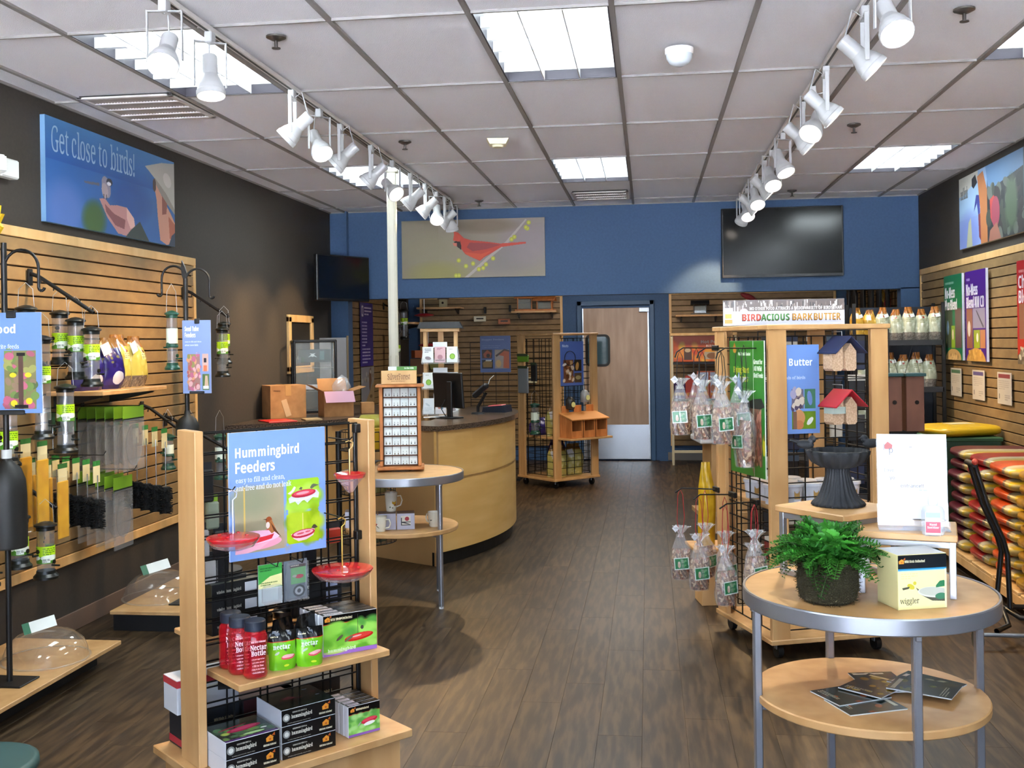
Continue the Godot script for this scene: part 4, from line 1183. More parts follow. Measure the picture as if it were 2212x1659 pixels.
func flat_box(label: String, at: Vector3, deg: float, s: Vector3, top: Material, word := "hummingbird") -> void:
	var t := carton("flat_carton", label, at, deg, s, M("cfd0d4", 0.5), M("0b0b0c", 0.35), top, null, "flat black-fronted feeder cartons")
	var z := s.z / 2 + 0.001
	txt(t, word, s.x * 0.38, Vector3(-s.x * 0.13, s.y * 0.5, z), "cfcabc", 3, s.y * 0.3)
	txt(t, "WINDOW HIGH VIEW 12 oz", s.x * 0.26, Vector3(-s.x * 0.17, s.y * 0.76, z), "a8a498", 1, s.y * 0.09)
	txt(t, "Durable polycarbonate, easy to clean", s.x * 0.42, Vector3(-s.x * 0.18, s.y * 0.14, z), "9a968c", 0, s.y * 0.07)
	txt(t, "Wild Birds Unlimited", s.x * 0.24, Vector3(s.x * 0.31, s.y * 0.26, z), "d8cfb4", 1, s.y * 0.12)
	logo(t, Vector3(s.x * 0.31, s.y * 0.62, z), s.y * 0.42)
	part(t, "seal", b().cyl(Vector3(-s.x * 0.41, s.y * 0.5, z - 0.0005), Vector3(-s.x * 0.41, s.y * 0.5, z + 0.0005), s.y * 0.24, -1, 16), M("8a8a86", 0.5))
	part(t, "seal", b().cyl(Vector3(-s.x * 0.41, s.y * 0.5, z), Vector3(-s.x * 0.41, s.y * 0.5, z + 0.001), s.y * 0.15, -1, 12), M("d6d4cc", 0.5))

func hum_deck() -> void:
	var y := 0.186
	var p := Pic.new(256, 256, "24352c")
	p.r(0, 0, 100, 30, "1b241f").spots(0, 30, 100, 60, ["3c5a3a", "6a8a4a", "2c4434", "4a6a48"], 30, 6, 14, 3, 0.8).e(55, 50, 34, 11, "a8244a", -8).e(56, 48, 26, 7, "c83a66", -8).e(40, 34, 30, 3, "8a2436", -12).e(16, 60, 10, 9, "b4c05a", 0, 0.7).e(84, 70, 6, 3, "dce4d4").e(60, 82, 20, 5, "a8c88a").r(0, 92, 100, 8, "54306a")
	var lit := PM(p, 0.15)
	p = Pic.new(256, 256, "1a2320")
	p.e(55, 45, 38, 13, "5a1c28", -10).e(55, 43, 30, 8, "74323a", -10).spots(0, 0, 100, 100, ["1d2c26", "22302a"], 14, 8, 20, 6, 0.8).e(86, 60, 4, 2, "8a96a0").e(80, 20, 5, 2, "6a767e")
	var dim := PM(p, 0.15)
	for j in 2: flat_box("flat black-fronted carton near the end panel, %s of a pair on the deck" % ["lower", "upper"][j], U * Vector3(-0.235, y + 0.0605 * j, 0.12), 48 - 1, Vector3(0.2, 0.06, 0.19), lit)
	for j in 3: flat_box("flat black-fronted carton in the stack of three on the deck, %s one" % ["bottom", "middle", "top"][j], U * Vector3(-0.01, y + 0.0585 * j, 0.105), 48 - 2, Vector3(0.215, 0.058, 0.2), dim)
	var f := Pic.new(192, 192, "6fb24a")
	f.r(0, 0, 100, 26, "0d0c0c").r(0, 26, 100, 2, "a8281c").spots(0, 30, 100, 60, ["8ccc62", "5aa048", "a4d884"], 30, 8, 18, 8, 0.9).e(66, 56, 26, 10, "c92c40", -8).e(66, 53, 22, 5, "e04a5c", -8).e(66, 66, 18, 6, "e6ece4", -8).e(34, 62, 8, 2, "9aa89a", -50).r(0, 92, 100, 8, "8a5ab0").lines(24, 10, 40, 1, 8, "d8c9a8")
	var fm := PM(f, 0.25)
	var tp := Pic.new(192, 48, "0e0d0d")
	tp.r(6, 14, 34, 70, "c4c0d0").lines(10, 22, 24, 3, 16, "5a5a62").lines(48, 36, 44, 2, 22, "857e6e", 4)
	var tm := PM(tp, 0.35)
	for j in 5:
		var t := carton("small_carton", "small white feeder carton in the row on the deck, %s from the front" % ORD[j], U * Vector3(0.232, y, 0.17 - 0.034 * j), 48 - 3, Vector3(0.135, 0.115, 0.033), M("d4d4d8", 0.5), fm if j == 0 else null, tm, null, "small feeder cartons on the deck")
		if j == 0:
			logo(t, Vector3(-0.05, 0.1, 0.0172), 0.016)
			txt(t, "Wild Birds Unlimited", 0.055, Vector3(-0.008, 0.1, 0.0175), "d8c9a0", 1, 0.008)

func hum_rear() -> void:
	# stock on the far side of the grid, seen through the wires
	var y := 0.595
	var blank := M("16181a", 0.5)
	for j in 3:
		var t := carton("dark_carton", "dark flat feeder carton behind the wire grid, %s of the pile beside the end panel" % ["lowest", "middle", "highest"][j], U * Vector3(-0.16, y + 0.063 * j, -0.17), 52, Vector3(0.2, 0.061, 0.2), M("23282b" if j < 2 else "454a40", 0.5), blank, null, null, "dark cartons behind the grid")
		txt(t, "window hummingbird", 0.1, Vector3(-0.03, 0.03, 0.1012), "b4b0a4", 3, 0.015)
		part(t, "price_label", b().panel(0.05, 0.036, Vector3(0.06, 0.032, 0.1016)), M("cdd0d4", 0.5))
	for j in 4:
		var t := carton("dark_carton", "black oriole feeder carton behind the large red feeder, %s of its pile" % ["bottom", "second", "third", "top"][j], U * Vector3(0.2, y + 0.046 * j, -0.17), 45, Vector3(0.21, 0.045, 0.18), M("17181b", 0.5), blank, null, null, "dark cartons behind the grid")
		txt(t, "oriole", 0.045, Vector3(-0.06, 0.023, 0.0912), "c9c4b8", 3, 0.02)
		part(t, "price_label", b().panel(0.05, 0.028, Vector3(0.06, 0.023, 0.0916)), M("8f96ae", 0.5))
	solo("black_tray", b().lathe([Vector2(0.0, 0.0), Vector2(0.07, 0.004), Vector2(0.075, 0.022), Vector2(0.07, 0.03), Vector2(0, 0.032)], 26), M("121312", 0.5), "round black tray on top of the dark cartons behind the grid", "tray", U * Vector3(-0.16, y + 0.19, -0.17))
	for j in 2:
		var t := thing("black_stand", ["squat black pedestal part behind the hanging packs, nearer the bottles", "squat black pedestal part behind the grey hanging pack"][j], "feeder part", U * Vector3(-0.02 + 0.1 * j, y, -0.14), 0, "black pedestal parts")
		part(t, "body", b().lathe([Vector2(0.045, 0.0), Vector2(0.045, 0.025), Vector2(0.03, 0.035), Vector2(0.028, 0.09), Vector2(0, 0.092)], 18, false), M("0d0e0f", 0.4))
	# items hung on the far grid
	var cols := [[-0.27, 1.2, "101312", 0.09, 0.12, "round black brush pad hung on the far grid near the top"], [-0.23, 1.08, "8f9a84", 0.05, 0.1, "small hanging pack with lime card behind the grid"], [-0.27, 0.98, "c4c6c6", 0.05, 0.1, "pale grey hanging pack behind the grid, beside a black one"], [-0.2, 0.97, "141518", 0.06, 0.2, "black hanging pack behind the grid near the end panel"], [-0.24, 0.87, "c9cac6", 0.06, 0.09, "lower pale hanging cup behind the grid"], [-0.17, 0.77, "17161b", 0.16, 0.1, "broad black hanging carton behind the grid"], [0.22, 1.2, "141518", 0.03, 0.12, "slim black hanging tool beside the small red feeder"], [0.16, 1.05, "141518", 0.05, 0.2, "black hanging tool behind the edge of the blue sign"], [0.17, 0.86, "17181b", 0.06, 0.2, "black hanging pack under the edge of the blue sign"], [0.27, 0.92, "a8301c", 0.08, 0.06, "red and black hanging piece between sign and end panel"]]
	for q in cols:
		var t := thing("hanging_pack", q[5], "package", U * Vector3(q[0], q[1], -0.1), 48, "packs hung on the far grid")
		part(t, "pack", bx(Vector3(q[3], q[4], 0.025), Vector3(0, -q[4] / 2, 0), 0.006), M(q[2], 0.5))
		part(t, "header_card", b().box(Vector3(q[3] * 0.9, 0.03, 0.002), Vector3(0, 0.012, 0)), M("7aa024" if "lime" in q[5] else "2a2c2e", 0.5))
	# cartons on the rear part of the deck
	var fl := [[-0.22, 0.0, "1c2229", "a8283a", "dark carton with a red stripe behind the paired flat cartons"], [-0.24, 0.13, "c9ccd0", "b03038", "pale carton with a red lid edge in the rear pile on the deck"], [0.2, 0.0, "15171a", "1f74c8", "black carton with a bright blue stripe at the rear of the deck"], [0.0, 0.0, "3a1218", "5a1a22", "dark red carton behind the stack of three"]]
	for q in fl:
		var t := thing("stripe_carton", q[4], "box", U * Vector3(q[0], 0.186 + q[1], -0.19), 48, "rear cartons on the deck")
		part(t, "carton", b().box(Vector3(0.24, 0.125, 0.12), Vector3(0, 0.0625, 0), 0.001), M(q[2], 0.5))
		part(t, "stripe", b().box(Vector3(0.242, 0.025, 0.122), Vector3(0, 0.02 if q[1] == 0.0 else 0.11, 0)), M(q[3], 0.5))
		txt(t, "Wild Birds Unlimited", 0.08, Vector3(0.04, 0.08, 0.0615), "c9bf9c", 1, 0.012)
# ---- round tables, counters and what stands on them ------------------------------------------------------------------
func round_table(label: String, at: Vector3, R: float, h: float, lr: float, deg: float, low: float, lowR: float) -> void:
	var t := thing("round_table", label, "table", at, deg, "round two-tier display tables")
	part(t, "table_top", b().lathe([Vector2(0.0, h), Vector2(R - 0.012, h), Vector2(R - 0.008, h - 0.002)], 64, false), maple)
	part(t, "metal_rim", b().lathe([Vector2(R - 0.01, h - 0.003), Vector2(R - 0.008, h + 0.002), Vector2(R - 0.002, h + 0.002), Vector2(R, h - 0.002), Vector2(R, h - 0.046), Vector2(R - 0.004, h - 0.05), Vector2(R - 0.02, h - 0.05)], 64, false), silver)
	part(t, "underside", b().lathe([Vector2(R - 0.004, h - 0.04), Vector2(0.0, h - 0.04)], 48, false), maple_edge)
	part(t, "lower_shelf", b().lathe([Vector2(0.0, low), Vector2(lowR - 0.004, low), Vector2(lowR, low - 0.004), Vector2(lowR, low - 0.024), Vector2(lowR - 0.004, low - 0.028), Vector2(0, low - 0.028)], 64, false), maple)
	for j in 4:
		var a := j * PI / 2
		var d := Vector3(cos(a), 0, sin(a))
		var leg := part(t, "leg", b().at(d * lr, -a).box(Vector3(0.026, h - 0.05, 0.026), Vector3(0, (h - 0.05) / 2, 0), 0.004), silver)
		part(leg, "bracket", b().at(d * (lr - 0.03), -a).box(Vector3(0.07, 0.02, 0.02), Vector3(0, low - 0.04, 0), 0.003).box(Vector3(0.06, 0.018, 0.02), Vector3(0.02, h - 0.058, 0), 0.003), silver)
		part(leg, "foot", b().cyl(d * lr, d * lr + Vector3(0, 0.012, 0), 0.016, -1, 10), M("c8c8c8", 0.5))

func counters() -> void:
	round_table("round two-tier table carrying the wooden earring display", Vector3(-1.583, 0, -6.615), 0.4, 0.83, 0.335, 58, 0.49, 0.36)
	# curved service counter: outline seen from above, in x and -z
	var C := Vector2(-3.433, 8.93)
	var R := 2.278
	var front := []
	for j in 25:
		var a := lerpf(-0.608, 0.52, j / 24.0)
		front.append(C + Vector2(cos(a), sin(a)) * R)
	var t := thing("service_counter", "curved maple service counter with brown granite top", "counter", Vector3.ZERO)
	var body := front.duplicate()
	body.append_array([Vector2(-2.0, 10.0), Vector2(-2.05, 9.2), Vector2(-2.12, 7.97)])
	part(t, "curved_front", ring_wall(front, 0.1, 1.0, 0.02), grain("d0a25a", "dfb571", 0.012, Vector3(0.5, 2.5, 0.5), 0.35, false, 3, 256, 61))
	var inner := []
	for q in front: inner.append(C + (q - C).normalized() * (R - 0.035))
	part(t, "kick_base", ring_wall(inner, 0.0, 0.1, 0.02), M("0e0d0c", 0.5))
	var e0: Vector2 = front[0]
	part(t, "end_panel", ring_wall([Vector2(-2.12, 7.97), e0 + Vector2(0.004, 0.004)], 0.0, 1.0, 0.02), grain("a98253", "b48d5c", 0.012, Vector3(2, 0.5, 2), 0.45, false, 3, 128, 62))
	part(t, "end_panel", ring_wall([front[24], Vector2(-2.0, 10.2)], 0.0, 1.0, 0.02), maple)
	part(t, "inner_shelf", b().at(Vector3.ZERO, 0, -PI / 2).prism(body.map(func(q): return Vector2(q.x, q.y)), 0.62, 0.64), maple)
	part(t, "work_top", b().at(Vector3.ZERO, 0, -PI / 2).prism(grow(front, C, R + 0.03) + [Vector2(-1.72, 9.98), Vector2(-1.72, 8.2), Vector2(-2.15, 8.1), Vector2(-2.16, 7.93)], 1.0, 1.038), granite)
	part(t, "low_desk", b().at(Vector3.ZERO, 0, -PI / 2).prism([Vector2(-1.7, 8.25), Vector2(-1.7, 9.95), Vector2(-2.0, 9.95), Vector2(-2.1, 8.2)], 0.78, 0.8), maple_edge)
	# long back counter by the brown wall
	var o := [Vector2(-3.34, 8.0), Vector2(-3.0, 8.22), Vector2(-2.62, 8.58), Vector2(-2.44, 9.0), Vector2(-2.4, 9.5), Vector2(-2.4, 10.7), Vector2(-3.34, 10.7)]
	t = thing("back_counter", "granite-topped counter along the brown wall, holding the cardboard boxes", "counter", Vector3.ZERO)
	part(t, "work_top", b().at(Vector3.ZERO, 0, -PI / 2).prism(o, 0.985, 1.02), granite)
	part(t, "cabinet_front", ring_wall(o.slice(0, 6).map(func(q): return q + Vector2(-0.04, 0.05)), 0.0, 0.985, 0.02), grain("b9884c", "c99a5c", 0.012, Vector3(2, 0.5, 2), 0.45, false, 3, 128, 63))
	# service pole
	t = thing("service_pole", "slim cream service pole from counter to ceiling", "pole", Vector3(-2.035, 0, -8.3), 8)
	part(t, "pole", bx(Vector3(0.075, 2.01, 0.055), Vector3(0, 2.043, 0), 0.006), M("c8c6b2", 0.5))
	part(t, "cover_strip", bx(Vector3(0.034, 2.0, 0.006), Vector3(0.0, 2.045, 0.03), 0.002), M("d2d0bd", 0.5))
	part(t, "lower_sleeve", bx(Vector3(0.078, 0.52, 0.058), Vector3(0, 1.3, 0), 0.006), M("bdbba6", 0.5))
	part(t, "ceiling_collar", bx(Vector3(0.11, 0.02, 0.09), Vector3(0, 3.04, 0), 0.004), M("c8c6b2", 0.5))
	earring_display()
	table_goods()
	till_goods()
	back_counter_goods()

func grow(pts: Array, c: Vector2, r: float) -> Array:
	return pts.map(func(q): return c + (q - c).normalized() * r)

# a standing sheet that follows points in (x, -z)
func ring_wall(pts: Array, y0: float, y1: float, d: float) -> MB:
	var m := b()
	for j in pts.size() - 1:
		var a := Vector3(pts[j].x, 0, -pts[j].y)
		var c := Vector3(pts[j + 1].x, 0, -pts[j + 1].y)
		var nn := (c - a).cross(Vector3.UP).normalized() * d
		var lo := Vector3(0, y0, 0)
		var hi := Vector3(0, y1, 0)
		m.quad(a + lo, c + lo, c + hi, a + hi)
		m.quad(c - nn + lo, a - nn + lo, a - nn + hi, c - nn + hi)
		m.quad(a + hi, c + hi, c - nn + hi, a - nn + hi)
		if j == 0: m.quad(a - nn + lo, a + lo, a + hi, a - nn + hi)
		if j == pts.size() - 2: m.quad(c + lo, c - nn + lo, c - nn + hi, c + hi)
	return m

func earring_display() -> void:
	var t := thing("earring_display", "wooden tabletop display rack with rows of white earring cards", "display rack", Vector3(-1.6, 0.83, -6.68), 12)
	part(t, "turntable", b().lathe([Vector2(0.07, 0.0), Vector2(0.08, 0.012), Vector2(0, 0.014)], 24, false), M("b9bcc0", 0.25, 0.8))
	part(t, "base_board", bx(Vector3(0.3, 0.018, 0.22), Vector3(0, 0.023, 0)), cedar)
	for s in [-1, 1]: part(t, "side_post", bx(Vector3(0.022, 0.51, 0.16), Vector3(s * 0.122, 0.287, -0.01)), cedar)
	part(t, "back_board", bx(Vector3(0.23, 0.51, 0.012), Vector3(0, 0.287, -0.05)), M("4a2c16", 0.6))
	part(t, "cap_board", bx(Vector3(0.31, 0.016, 0.2), Vector3(0, 0.55, 0)), cedar)
	part(t, "name_board", bx(Vector3(0.23, 0.09, 0.012), Vector3(-0.005, 0.603, 0.02)), pine)
	txt(t, "SilverForest", 0.145, Vector3(-0.005, 0.608, 0.0275), "5a3216", 2, 0.04)
	txt(t, "MADE IN VERMONT", 0.09, Vector3(-0.01, 0.578, 0.0275), "6a4226", 0, 0.006)
	for j in 2:
		part(t, "topper_card", b().at(Vector3([-0.01, 0.045][j], 0.635, [-0.02, -0.005][j])).box(Vector3(0.13, 0.075, 0.003)), M(["dfe6e6", "4f8a34"][j], 0.5))
	txt(t, "in the USA", 0.06, Vector3(0.06, 0.662, -0.002), "e4efd8", 1, 0.012)
	for r in 8:
		var y := 0.5 - 0.0625 * r
		part(t, "card_rail", bx(Vector3(0.22, 0.006, 0.016), Vector3(0, y - 0.024, 0.034), 0.001), M("5a3418", 0.6))
		for k in 4:
			var c := part(t, "earring_card", b().at(Vector3(-0.08 + 0.0535 * k, y + 0.006, 0.032), 0, -0.25).box(Vector3(0.05, 0.054, 0.0015)), M("d6dad6" if (r + k) % 3 else "ccd2d0", 0.5))
			var e := b()
			for s in [-1, 1]:
				var px: float = -0.08 + 0.0535 * k + s * 0.011
				e.cyl(Vector3(px, y + 0.004, 0.036), Vector3(px, y - 0.006, 0.0375), 0.0011, -1, 4)
				e.ball(Vector3(px, y - 0.01 - 0.004 * ((r * 3 + k) % 3), 0.0385), Vector3(0.0035, 0.005 + 0.002 * ((r + k) % 2), 0.002), 6, 4)
			part(c, "earring_pair", e, M(["3a3d40", "6a5a3a", "2c3a44", "777a7c"][(r * 5 + k * 3) % 4], 0.35, 0.5))

func mug(label: String, at: Vector3, deg: float, art: Array, tall := 0.095) -> void:
	var t := thing("mug", label, "mug", at, deg, "painted bird mugs")
	var r := 0.04
	var w := M("d8d3c2", 0.2)
	part(t, "mug_body", b().lathe([Vector2(0.0, 0.002), Vector2(r * 0.7, 0.0), Vector2(r * 0.76, 0.004), Vector2(r * 0.95, tall * 0.6), Vector2(r * 1.02, tall), Vector2(r * 0.97, tall), Vector2(r * 0.88, tall * 0.6), Vector2(r * 0.6, 0.008), Vector2(0, 0.008)], 28), w)
	part(t, "handle", b().tube([Vector3(r * 0.9, tall * 0.78, 0), Vector3(r * 1.5, tall * 0.8, 0), Vector3(r * 1.75, tall * 0.55, 0), Vector3(r * 1.5, tall * 0.3, 0), Vector3(r * 0.82, tall * 0.22, 0)], 0.0045, 8), w)
	for q in art:
		var a: float = q[0]
		var rr: float = r * 0.96 * lerpf(0.8, 1.02, q[1] / tall)
		part(t, "painted_motif", b().at(Vector3(sin(a) * rr, q[1], cos(a) * rr), a, 0, q[4]).ball(Vector3.ZERO, Vector3(q[2], q[3], 0.0018), 10, 6), M(q[5], 0.4))

func table_goods() -> void:
	# lower tier
	var y := 0.49
	mug("white mug painted with a red cardinal before the gift boxes", Vector3(-1.66, y, -6.36), -12, [[-0.35, 0.055, 0.009, 0.02, -0.5, "8e1620"], [-0.2, 0.05, 0.006, 0.016, -0.9, "a01c26"], [-0.15, 0.036, 0.02, 0.003, -0.6, "5a4a3c"]])
	mug("cream mug with small dark birds at the edge of the lower tier", Vector3(-1.36, y, -6.55), 150, [[2.4, 0.045, 0.011, 0.009, 0.2, "2f3a2a"], [3.3, 0.047, 0.009, 0.006, 0.5, "3a3d38"], [2.8, 0.025, 0.004, 0.004, 0, "6a6a50"]])
	mug("white mug with a yellow flower standing on the gift boxes", Vector3(-1.63, y + 0.1, -6.52), 20, [[0.45, 0.06, 0.015, 0.014, 0.2, "c99a1c"], [0.7, 0.045, 0.01, 0.01, 0.4, "9a5a22"], [-0.3, 0.03, 0.006, 0.004, 0.3, "5a6a4a"], [0.2, 0.025, 0.004, 0.004, 0, "4a3a2a"]], 0.12)
	var box_w := M("bcbccd", 0.5)
	for j in 4:
		var t := carton("gift_box", ["white gift box with a cardinal window on the table's lower tier", "plain white gift box behind the cardinal mug", "plain white gift box next to the stand's end panel", "white gift box at the rear of the lower tier"][j], Vector3(-1.53 - 0.115 * j, y, -6.49 - (0.1 if j == 3 else 0.0) + 0.02 * j), 14, Vector3(0.11, 0.1, 0.11), box_w, null, M("8d7a72", 0.5), null, "white mug gift boxes")
		if j == 0:
			var p := Pic.new(64, 64, "d6d2c4")
			p.r(0, 60, 100, 8, "2a2c30").e(62, 30, 22, 22, "a8182a").r(0, 20, 10, 80, "1f2226").r(0, 92, 100, 8, "1f2226").p([10, 60, 40, 66, 90, 84, 90, 90, 10, 72], "3a3c40")
			part(t, "window", b().panel(0.06, 0.06, Vector3(0.0, 0.055, 0.0565)), PM(p, 0.3))
	var dish2 := thing("bath_dish", "small black pedestal dish with a perched bird on the table beside the earring display", "bird bath", Vector3(-1.76, 0.83, -6.42), 0)
	part(dish2, "bowl", b().lathe([Vector2(0.03, 0.0), Vector2(0.034, 0.006), Vector2(0.014, 0.018), Vector2(0.012, 0.03), Vector2(0.045, 0.05), Vector2(0.062, 0.075), Vector2(0.058, 0.076), Vector2(0.03, 0.056), Vector2(0, 0.052)], 24), M("1b1b1c", 0.45))
	part(dish2, "bird", b().at(Vector3(0.06, 0.08, 0), 0, 0, 0.3).ball(Vector3(0, 0.006, 0), Vector3(0.026, 0.009, 0.009), 10, 6).ball(Vector3(-0.022, 0.014, 0), Vector3(0.009, 0.008, 0.008), 8, 5).cyl(Vector3(0.02, 0.005, 0), Vector3(0.055, -0.006, 0), 0.005, 0.002, 5), M("1d1d1f", 0.5))
	part(dish2, "water_insert", b().cyl(Vector3(0, 0.068, 0), Vector3(0, 0.072, 0), 0.05, -1, 20), M("c9ccd0", 0.3))
	# tall wire basket rack behind the table
	var t := thing("basket_rack", "black wire basket rack with yellow packets, behind the round table", "basket rack", Vector3(-1.95, 0, -7.15), 20)
	part(t, "pole", b().cyl(Vector3(-0.2, 0, 0), Vector3(-0.2, 1.05, 0), 0.02, -1, 12), black_metal)
	part(t, "foot", b().cyl(Vector3(-0.2, 0, 0), Vector3(-0.2, 0.02, 0), 0.14, 0.12, 20), black_metal)
	var n := 0
	for y0 in [0.28, 0.62, 0.92]:
		var m := b()
		for k in 26:
			var a := TAU * k / 26.0
			m.box(Vector3(0.004, 0.13, 0.004), Vector3(cos(a) * 0.19, y0 + 0.065, sin(a) * 0.19))
		for yy in [0.0, 0.065, 0.13]:
			var ring := []
			for k in 27: ring.append(Vector3(cos(TAU * k / 26.0) * 0.19, y0 + yy, sin(TAU * k / 26.0) * 0.19))
			m.tube(ring, 0.004, 5)
		for k in 7: m.box(Vector3(0.36 * sqrt(1.0 - pow((k - 3) / 4.0, 2)), 0.003, 0.003), Vector3(0, y0, (k - 3) * 0.045))
		part(t, "wire_basket", m, black_metal)
	for k in 22:
		var level := k % 3
		var a := k * 0.93
		var cols := ["6f6a3c", "86824e", "b8941c", "5c6044", "a99a58", "9a7a14"]
		var s := solo("seed_packet", b().box(Vector3(0.075, 0.15, 0.022), Vector3(0, 0.075, 0), 0.006), M(cols[k % 6], 0.35), "%s seed packet standing in the %s basket of the black wire rack" % [["olive", "khaki", "mustard", "grey-green", "tan", "ochre"][k % 6], ["lowest", "middle", "top"][level]], "packet", t.transform * Vector3(cos(a) * 0.115, [0.284, 0.624, 0.924][level], sin(a) * 0.115), 20 - rad_to_deg(a) + 90, "seed packets in the wire basket rack")
	# papers on that table edge
	solo("yellow_packet", b().bag(0.16, 0.1, 0.08, 0.2, 0.004, 9), M("a8a040", 0.3), "crumpled yellow packet on top of the wire basket rack", "packet", Vector3(-1.93, 1.06, -7.15), 20)

func till_goods() -> void:
	# screen, seen from behind
	var t := thing("till_monitor", "black till monitor turned away on the curved counter", "monitor", Vector3(-1.63, 1.038, -8.5), -38)
	part(t, "screen_shell", b().at(Vector3(0, 0.225, 0), 0, 0.08).box(Vector3(0.36, 0.29, 0.022), Vector3.ZERO, 0.006), M("0a0a0b", 0.5))
	part(t, "stand_neck", b().box(Vector3(0.06, 0.3, 0.018), Vector3(0.06, 0.15, 0.04), 0.004), M("101011", 0.45))
	part(t, "stand_foot", b().box(Vector3(0.2, 0.012, 0.14), Vector3(0.03, 0.006, 0.02), 0.004), M("0e0e0f", 0.45))
	part(t, "cable", b().tube([Vector3(-0.02, 0.15, 0.02), Vector3(-0.04, 0.08, 0.05), Vector3(0.03, 0.03, 0.07), Vector3(0.0, 0.006, 0.02)], 0.004, 6), M("17181a", 0.5))
	t = thing("barcode_scanner", "black barcode scanner tilted on its stand on the counter", "scanner", Vector3(-1.46, 1.038, -8.95), -30)
	part(t, "stand_neck", b().tube([Vector3(0, 0.0, 0), Vector3(0.0, 0.06, 0), Vector3(0.06, 0.14, 0), Vector3(0.09, 0.18, 0)], 0.014, 8), M("141517", 0.5))
	part(t, "stand_foot", b().lathe([Vector2(0.06, 0.0), Vector2(0.055, 0.012), Vector2(0.0, 0.018)], 20, false), M("141517", 0.5))
	part(t, "scanner_body", b().at(Vector3(0.03, 0.2, 0), 0, 0, 0.6).box(Vector3(0.2, 0.05, 0.06), Vector3.ZERO, 0.02), M("17191c", 0.45))
	part(t, "cord", b().tube([Vector3(0.1, 0.22, 0), Vector3(0.12, 0.3, -0.02), Vector3(0.14, 0.33, -0.05)], 0.003, 5), M("c9c9c4", 0.5))
	t = thing("card_terminal", "card terminal with red screen cover at the end of the counter", "card reader", Vector3(-1.33, 1.038, -9.2), -12)
	part(t, "terminal_body", b().prism([Vector2(-0.11, 0), Vector2(0.11, 0), Vector2(0.1, 0.06), Vector2(-0.1, 0.045)], -0.09, 0.09), M("1c2330", 0.4))
	part(t, "red_cover", b().at(Vector3(0.0, 0.056, 0.0), 0, 0, 0.07).box(Vector3(0.13, 0.01, 0.12), Vector3.ZERO, 0.004), M("b3282c", 0.4))
	t = thing("paper_pile", "small pile of white papers beside the till monitor", "papers", Vector3(-1.75, 1.038, -8.55), 12)
	for j in 3: part(t, "sheet", b().at(Vector3(0.02 * j, 0.002 + 0.003 * j, 0.015 * j), 0.3 * j).box(Vector3(0.2, 0.002, 0.15)), M("bfc2c6", 0.6))
	# greeting card tower
	var g := thing("card_tower", "wooden greeting card spinner with black top on the counter", "card rack", Vector3(-1.91, 0.826, -9.62), 8)
	part(g, "post", b().box(Vector3(0.05, 1.02, 0.05), Vector3(0, 0.46, 0)).box(Vector3(0.03, 0.95, 0.03), Vector3(-0.14, 0.5, 0.1)).box(Vector3(0.03, 0.95, 0.03), Vector3(0.14, 0.5, 0.1)).box(Vector3(0.03, 0.95, 0.03), Vector3(0.14, 0.5, -0.1)).box(Vector3(0.03, 0.95, 0.03), Vector3(-0.14, 0.5, -0.1)), pine)
	part(g, "base_board", bx(Vector3(0.36, 0.03, 0.32), Vector3(0, -0.01, 0)), pine)
	part(g, "roof", b().prism([Vector2(-0.21, 0.96), Vector2(0.21, 0.96), Vector2(0.18, 1.02), Vector2(-0.18, 1.02)], -0.17, 0.17), M("101413", 0.5))
	part(g, "roof_rail", bx(Vector3(0.36, 0.03, 0.3), Vector3(0, 0.945, 0)), pine)
	var arts := []
	for j in 6:
		var p := Pic.new(64, 80, ["d9dcdc", "c9a4a8", "dce0dc", "dcd8d8", "d6dde2", "d4d0d4"][j])
		match j:
			0: p.lines(20, 12, 60, 3, 10, "5a6068").e(50, 72, 28, 14, "8a7f84", 10)
			1: p.lines(24, 8, 50, 2, 8, "8a4a58").e(50, 66, 24, 20, "a87a80").r(8, 86, 84, 4, "4a3a3e")
			2: p.lines(24, 14, 50, 1, 8, "8a8f8a").e(52, 62, 26, 24, "6a9a24").e(52, 62, 18, 18, "86b83a")
			3: p.e(50, 50, 34, 26, "9a2440").lines(26, 44, 48, 2, 10, "e0c9ce").e(50, 24, 10, 4, "6a8a5a")
			4: p.lines(10, 60, 70, 3, 9, "a8b4bc").e(40, 40, 24, 8, "b8c4cc", 30)
			5: p.e(40, 50, 16, 24, "a86a5a", 20).e(62, 60, 10, 14, "5a7a8a", -20)
		arts.append(PM(p, 0.35))
	var n := 0
	for row in 4:
		var y := 0.72 - 0.235 * row
		for side in 2:
			for k in 3:
				var yaw := 0.0 if side == 0 else PI / 2
				var off := Vector3(-0.11 + 0.11 * k, y, 0.16)
				var c := part(g, "greeting_card", b().at(Basis(Vector3.UP, yaw) * off, yaw, -0.16).box(Vector3(0.1, 0.145, 0.004)).panel(0.098, 0.143, Vector3(0, 0, 0.0026)), arts[(row * 2 + k + side * 4) % 6])
				n += 1
			part(g, "card_pocket", b().at(Basis(Vector3.UP, 0.0 if side == 0 else PI / 2) * Vector3(0, y - 0.06, 0.172), 0.0 if side == 0 else PI / 2, -0.16).box(Vector3(0.34, 0.05, 0.002)), M("dfe6e8", 0.05, 0.0, 0.12))
			part(g, "tab_card", b().at(Basis(Vector3.UP, 0.0 if side == 0 else PI / 2) * Vector3(0.0, y + 0.09, 0.14), 0.0 if side == 0 else PI / 2).box(Vector3(0.13, 0.05, 0.003)), M("d4dade", 0.5))
		for k in 3:
			part(g, "greeting_card", b().at(Basis(Vector3.UP, -PI / 2) * Vector3(-0.11 + 0.11 * k, y, 0.16), -PI / 2, -0.16).box(Vector3(0.1, 0.145, 0.004)), M("cfc4bc", 0.5))

